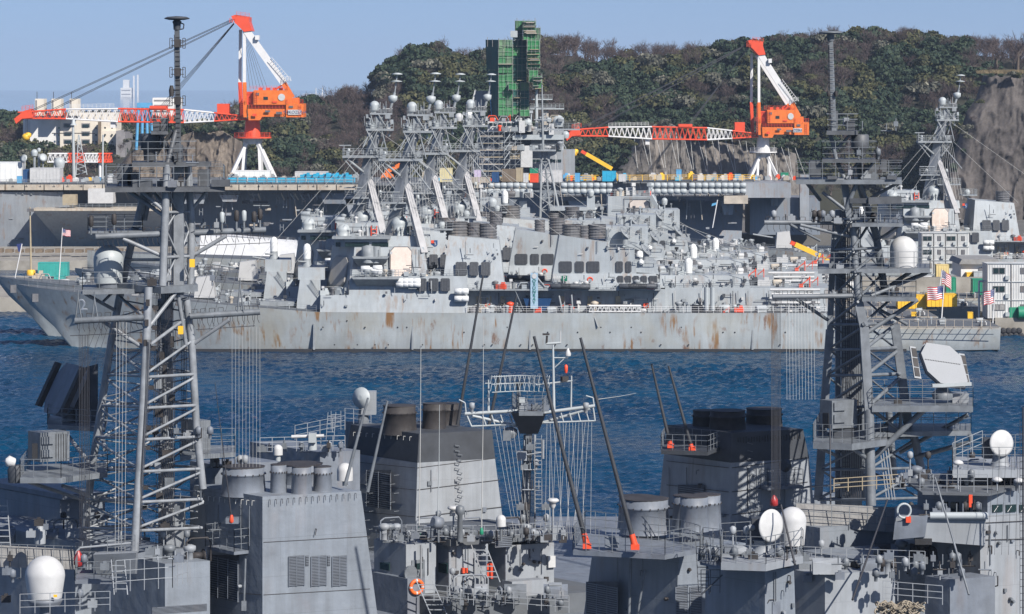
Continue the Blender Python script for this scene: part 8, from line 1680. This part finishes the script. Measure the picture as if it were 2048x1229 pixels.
for par, c_, d_, n__, x0, x1, y0, y1, n in ((fA, wplane(1), V, NV, 400, 515, 1010, 1200, 9), (h1, c1, U, NU, 815, 868, 1096, 1150, 5), (h2, c2, U, NU, 905, 968, 1098, 1190, 10), (h3, c3, U, NU, 1016, 1104, 1098, 1160, 14), (fB, cB0, U, NU, 850, 975, 940, 1060, 8), (fC, cC0, V, NV, 1180, 1340, 1115, 1225, 8), (fC, cC0, U, NU, 1375, 1490, 1085, 1160, 8), (h5, c5, U, NU, 1535, 1590, 1145, 1225, 8), (e2, cE2, U, NU, 1966, 2044, 1050, 1220, 14), (fD, cD0, U, NU, 1466, 1600, 935, 1040, 10), (fD, cD0, V, NV, 1330, 1455, 935, 1040, 8)):
    for k in range(n):
        x, y = rn.uniform(x0, x1), rn.uniform(y0, y1); q = rn.randrange(4); m = rn.choice((M_NEAR, M_MAST, M_CAP, M_PALE))
        if q == 0: wall_rect(c_, d_, n__, x, y, x+rn.uniform(3, 8), y+rn.uniform(4, 10), .14, .02).build('wall_box', m, par)
        elif q == 1: MB().bar(on_wall(c_, d_, n__, x, y0, .08), on_wall(c_, d_, n__, x, min(y1, y0+rn.uniform(20, 90)), .08), .03, 5).build('wall_pipe', m, par)
        elif q == 2: p = on_wall(c_, d_, n__, x, y, 0); MB().path([p, p+n__*.25, p+n__*.25-UP*.3], .03, 5).build('wall_hook', m, par)
        else: p = on_wall(c_, d_, n__, x, y, .05); MB().lathe(p, [(.1, 0), (.12, .15), (.08, .25)], 8, n__).build('wall_lamp', m, par)
for par, x0, x1, y, D0, D1, n in ((B, 880, 1120, 1196, 218, 221, 12), (B, 760, 1120, 1080, 223, 228, 16), (C_, 1450, 1590, 1124, 182, 185, 6), (E_, 1610, 1790, 1148, 190, 195, 12), (E_, 1730, 1980, 1118, 198, 202, 12), (E_, 1810, 2040, 968, 200, 207, 14), (A, 0, 250, 1086, 206, 212, 14), (A, 300, 420, 1126, 199, 203, 8), (Dd, 1650, 1830, 1060, 233, 238, 8)):
    for k in range(n):
        x, D = rn.uniform(x0, x1), rn.uniform(D0, D1); p = P(x, y, D); q = rn.randrange(6); m = rn.choice((M_NEAR, M_PALE, M_MAST, M_CAP, M_PALE)); w_ = rn.uniform(.4, 1.0); mb = MB()
        if q == 0: mb.box(tuple(p+UP*.45), (w_, w_, .9)).box(tuple(p+UP*.95), (w_*1.1, w_*1.1, .08))
        elif q == 1: mb.lathe(p, [(.22, 0), (.22, .7), (.4, .8), (.4, 1.05), (.15, 1.15)], 14)
        elif q == 2: mb.lathe(p+UP*.45, [(.3, -.5), (.4, -.48), (.4, -.4), (.22, -.38), (.22, .38), (.4, .4), (.4, .48), (.3, .5)], 14, tuple(U))
        elif q == 3: mb.path([p, p+UP*1.3, p+UP*1.5+U*.3, p+UP*1.5+U*1.4, p+U*1.6+UP*1.2, p+U*1.6], .06, 6)
        elif q == 4: mb.bar(p, p+UP*1.6, .05, 6).lathe(p+UP*1.6, [(.12, 0), (.2, .1), (.2, .35), (.08, .45)], 10).box(tuple(p+UP*.7), (.3, .2, .4))
        else: mb.hexa([p+Vector((-w_, -.3, 0)), p+Vector((w_, -.3, 0)), p+Vector((w_, .3, 0)), p+Vector((-w_, .3, 0))], [p+Vector((-w_, -.2, .7)), p+Vector((w_, -.2, .5)), p+Vector((w_, .3, .9)), p+Vector((-w_, .3, .9))])
        mb.build(('locker', 'ventilator', 'cable_reel', 'pipe_loop', 'lamp_post', 'hatch_coaming')[q], m, par)
# heaps of coiled rope by the deck at the bottom right
hp = MB()
for k in range(40): c = P(1755+rn.uniform(0, 85), 1215+rn.uniform(-8, 14), 184+rn.uniform(0, 2)); pts = [c+Vector((math.cos(a)*.35, math.sin(a)*.3, math.sin(a*2+k)*.15)) for a in [i*.8 for i in range(8)]]; hp.path(pts, .05, 5)
o_ = hp.build('rope_coils', mat('rope_tan', (.28, .24, .18), .9, var=.2)); o_['kind'] = 'stuff'; o_['label'] = 'heap of coiled tan mooring rope at the bottom right'; o_['category'] = 'rope'
# ---------------------------------------------------------------- the air
hz = bpy.data.materials.new('haze'); hz.use_nodes = True; t = hz.node_tree; t.nodes.clear()
o_ = _n(t, 'ShaderNodeOutputMaterial'); v_ = _n(t, 'ShaderNodeVolumePrincipled'); v_.inputs['Density'].default_value = 0.00007
v_.inputs['Color'].default_value = (0.60, 0.76, 1.0, 1); v_.inputs['Anisotropy'].default_value = 0.0
t.links.new(v_.outputs[0], o_.inputs['Volume'])
o = MB().box((0, 7500, 105), (19000, 15600, 222)).build('haze', hz, kind='stuff'); o['label'] = 'thin blue winter haze over the harbour'; o['category'] = 'haze'
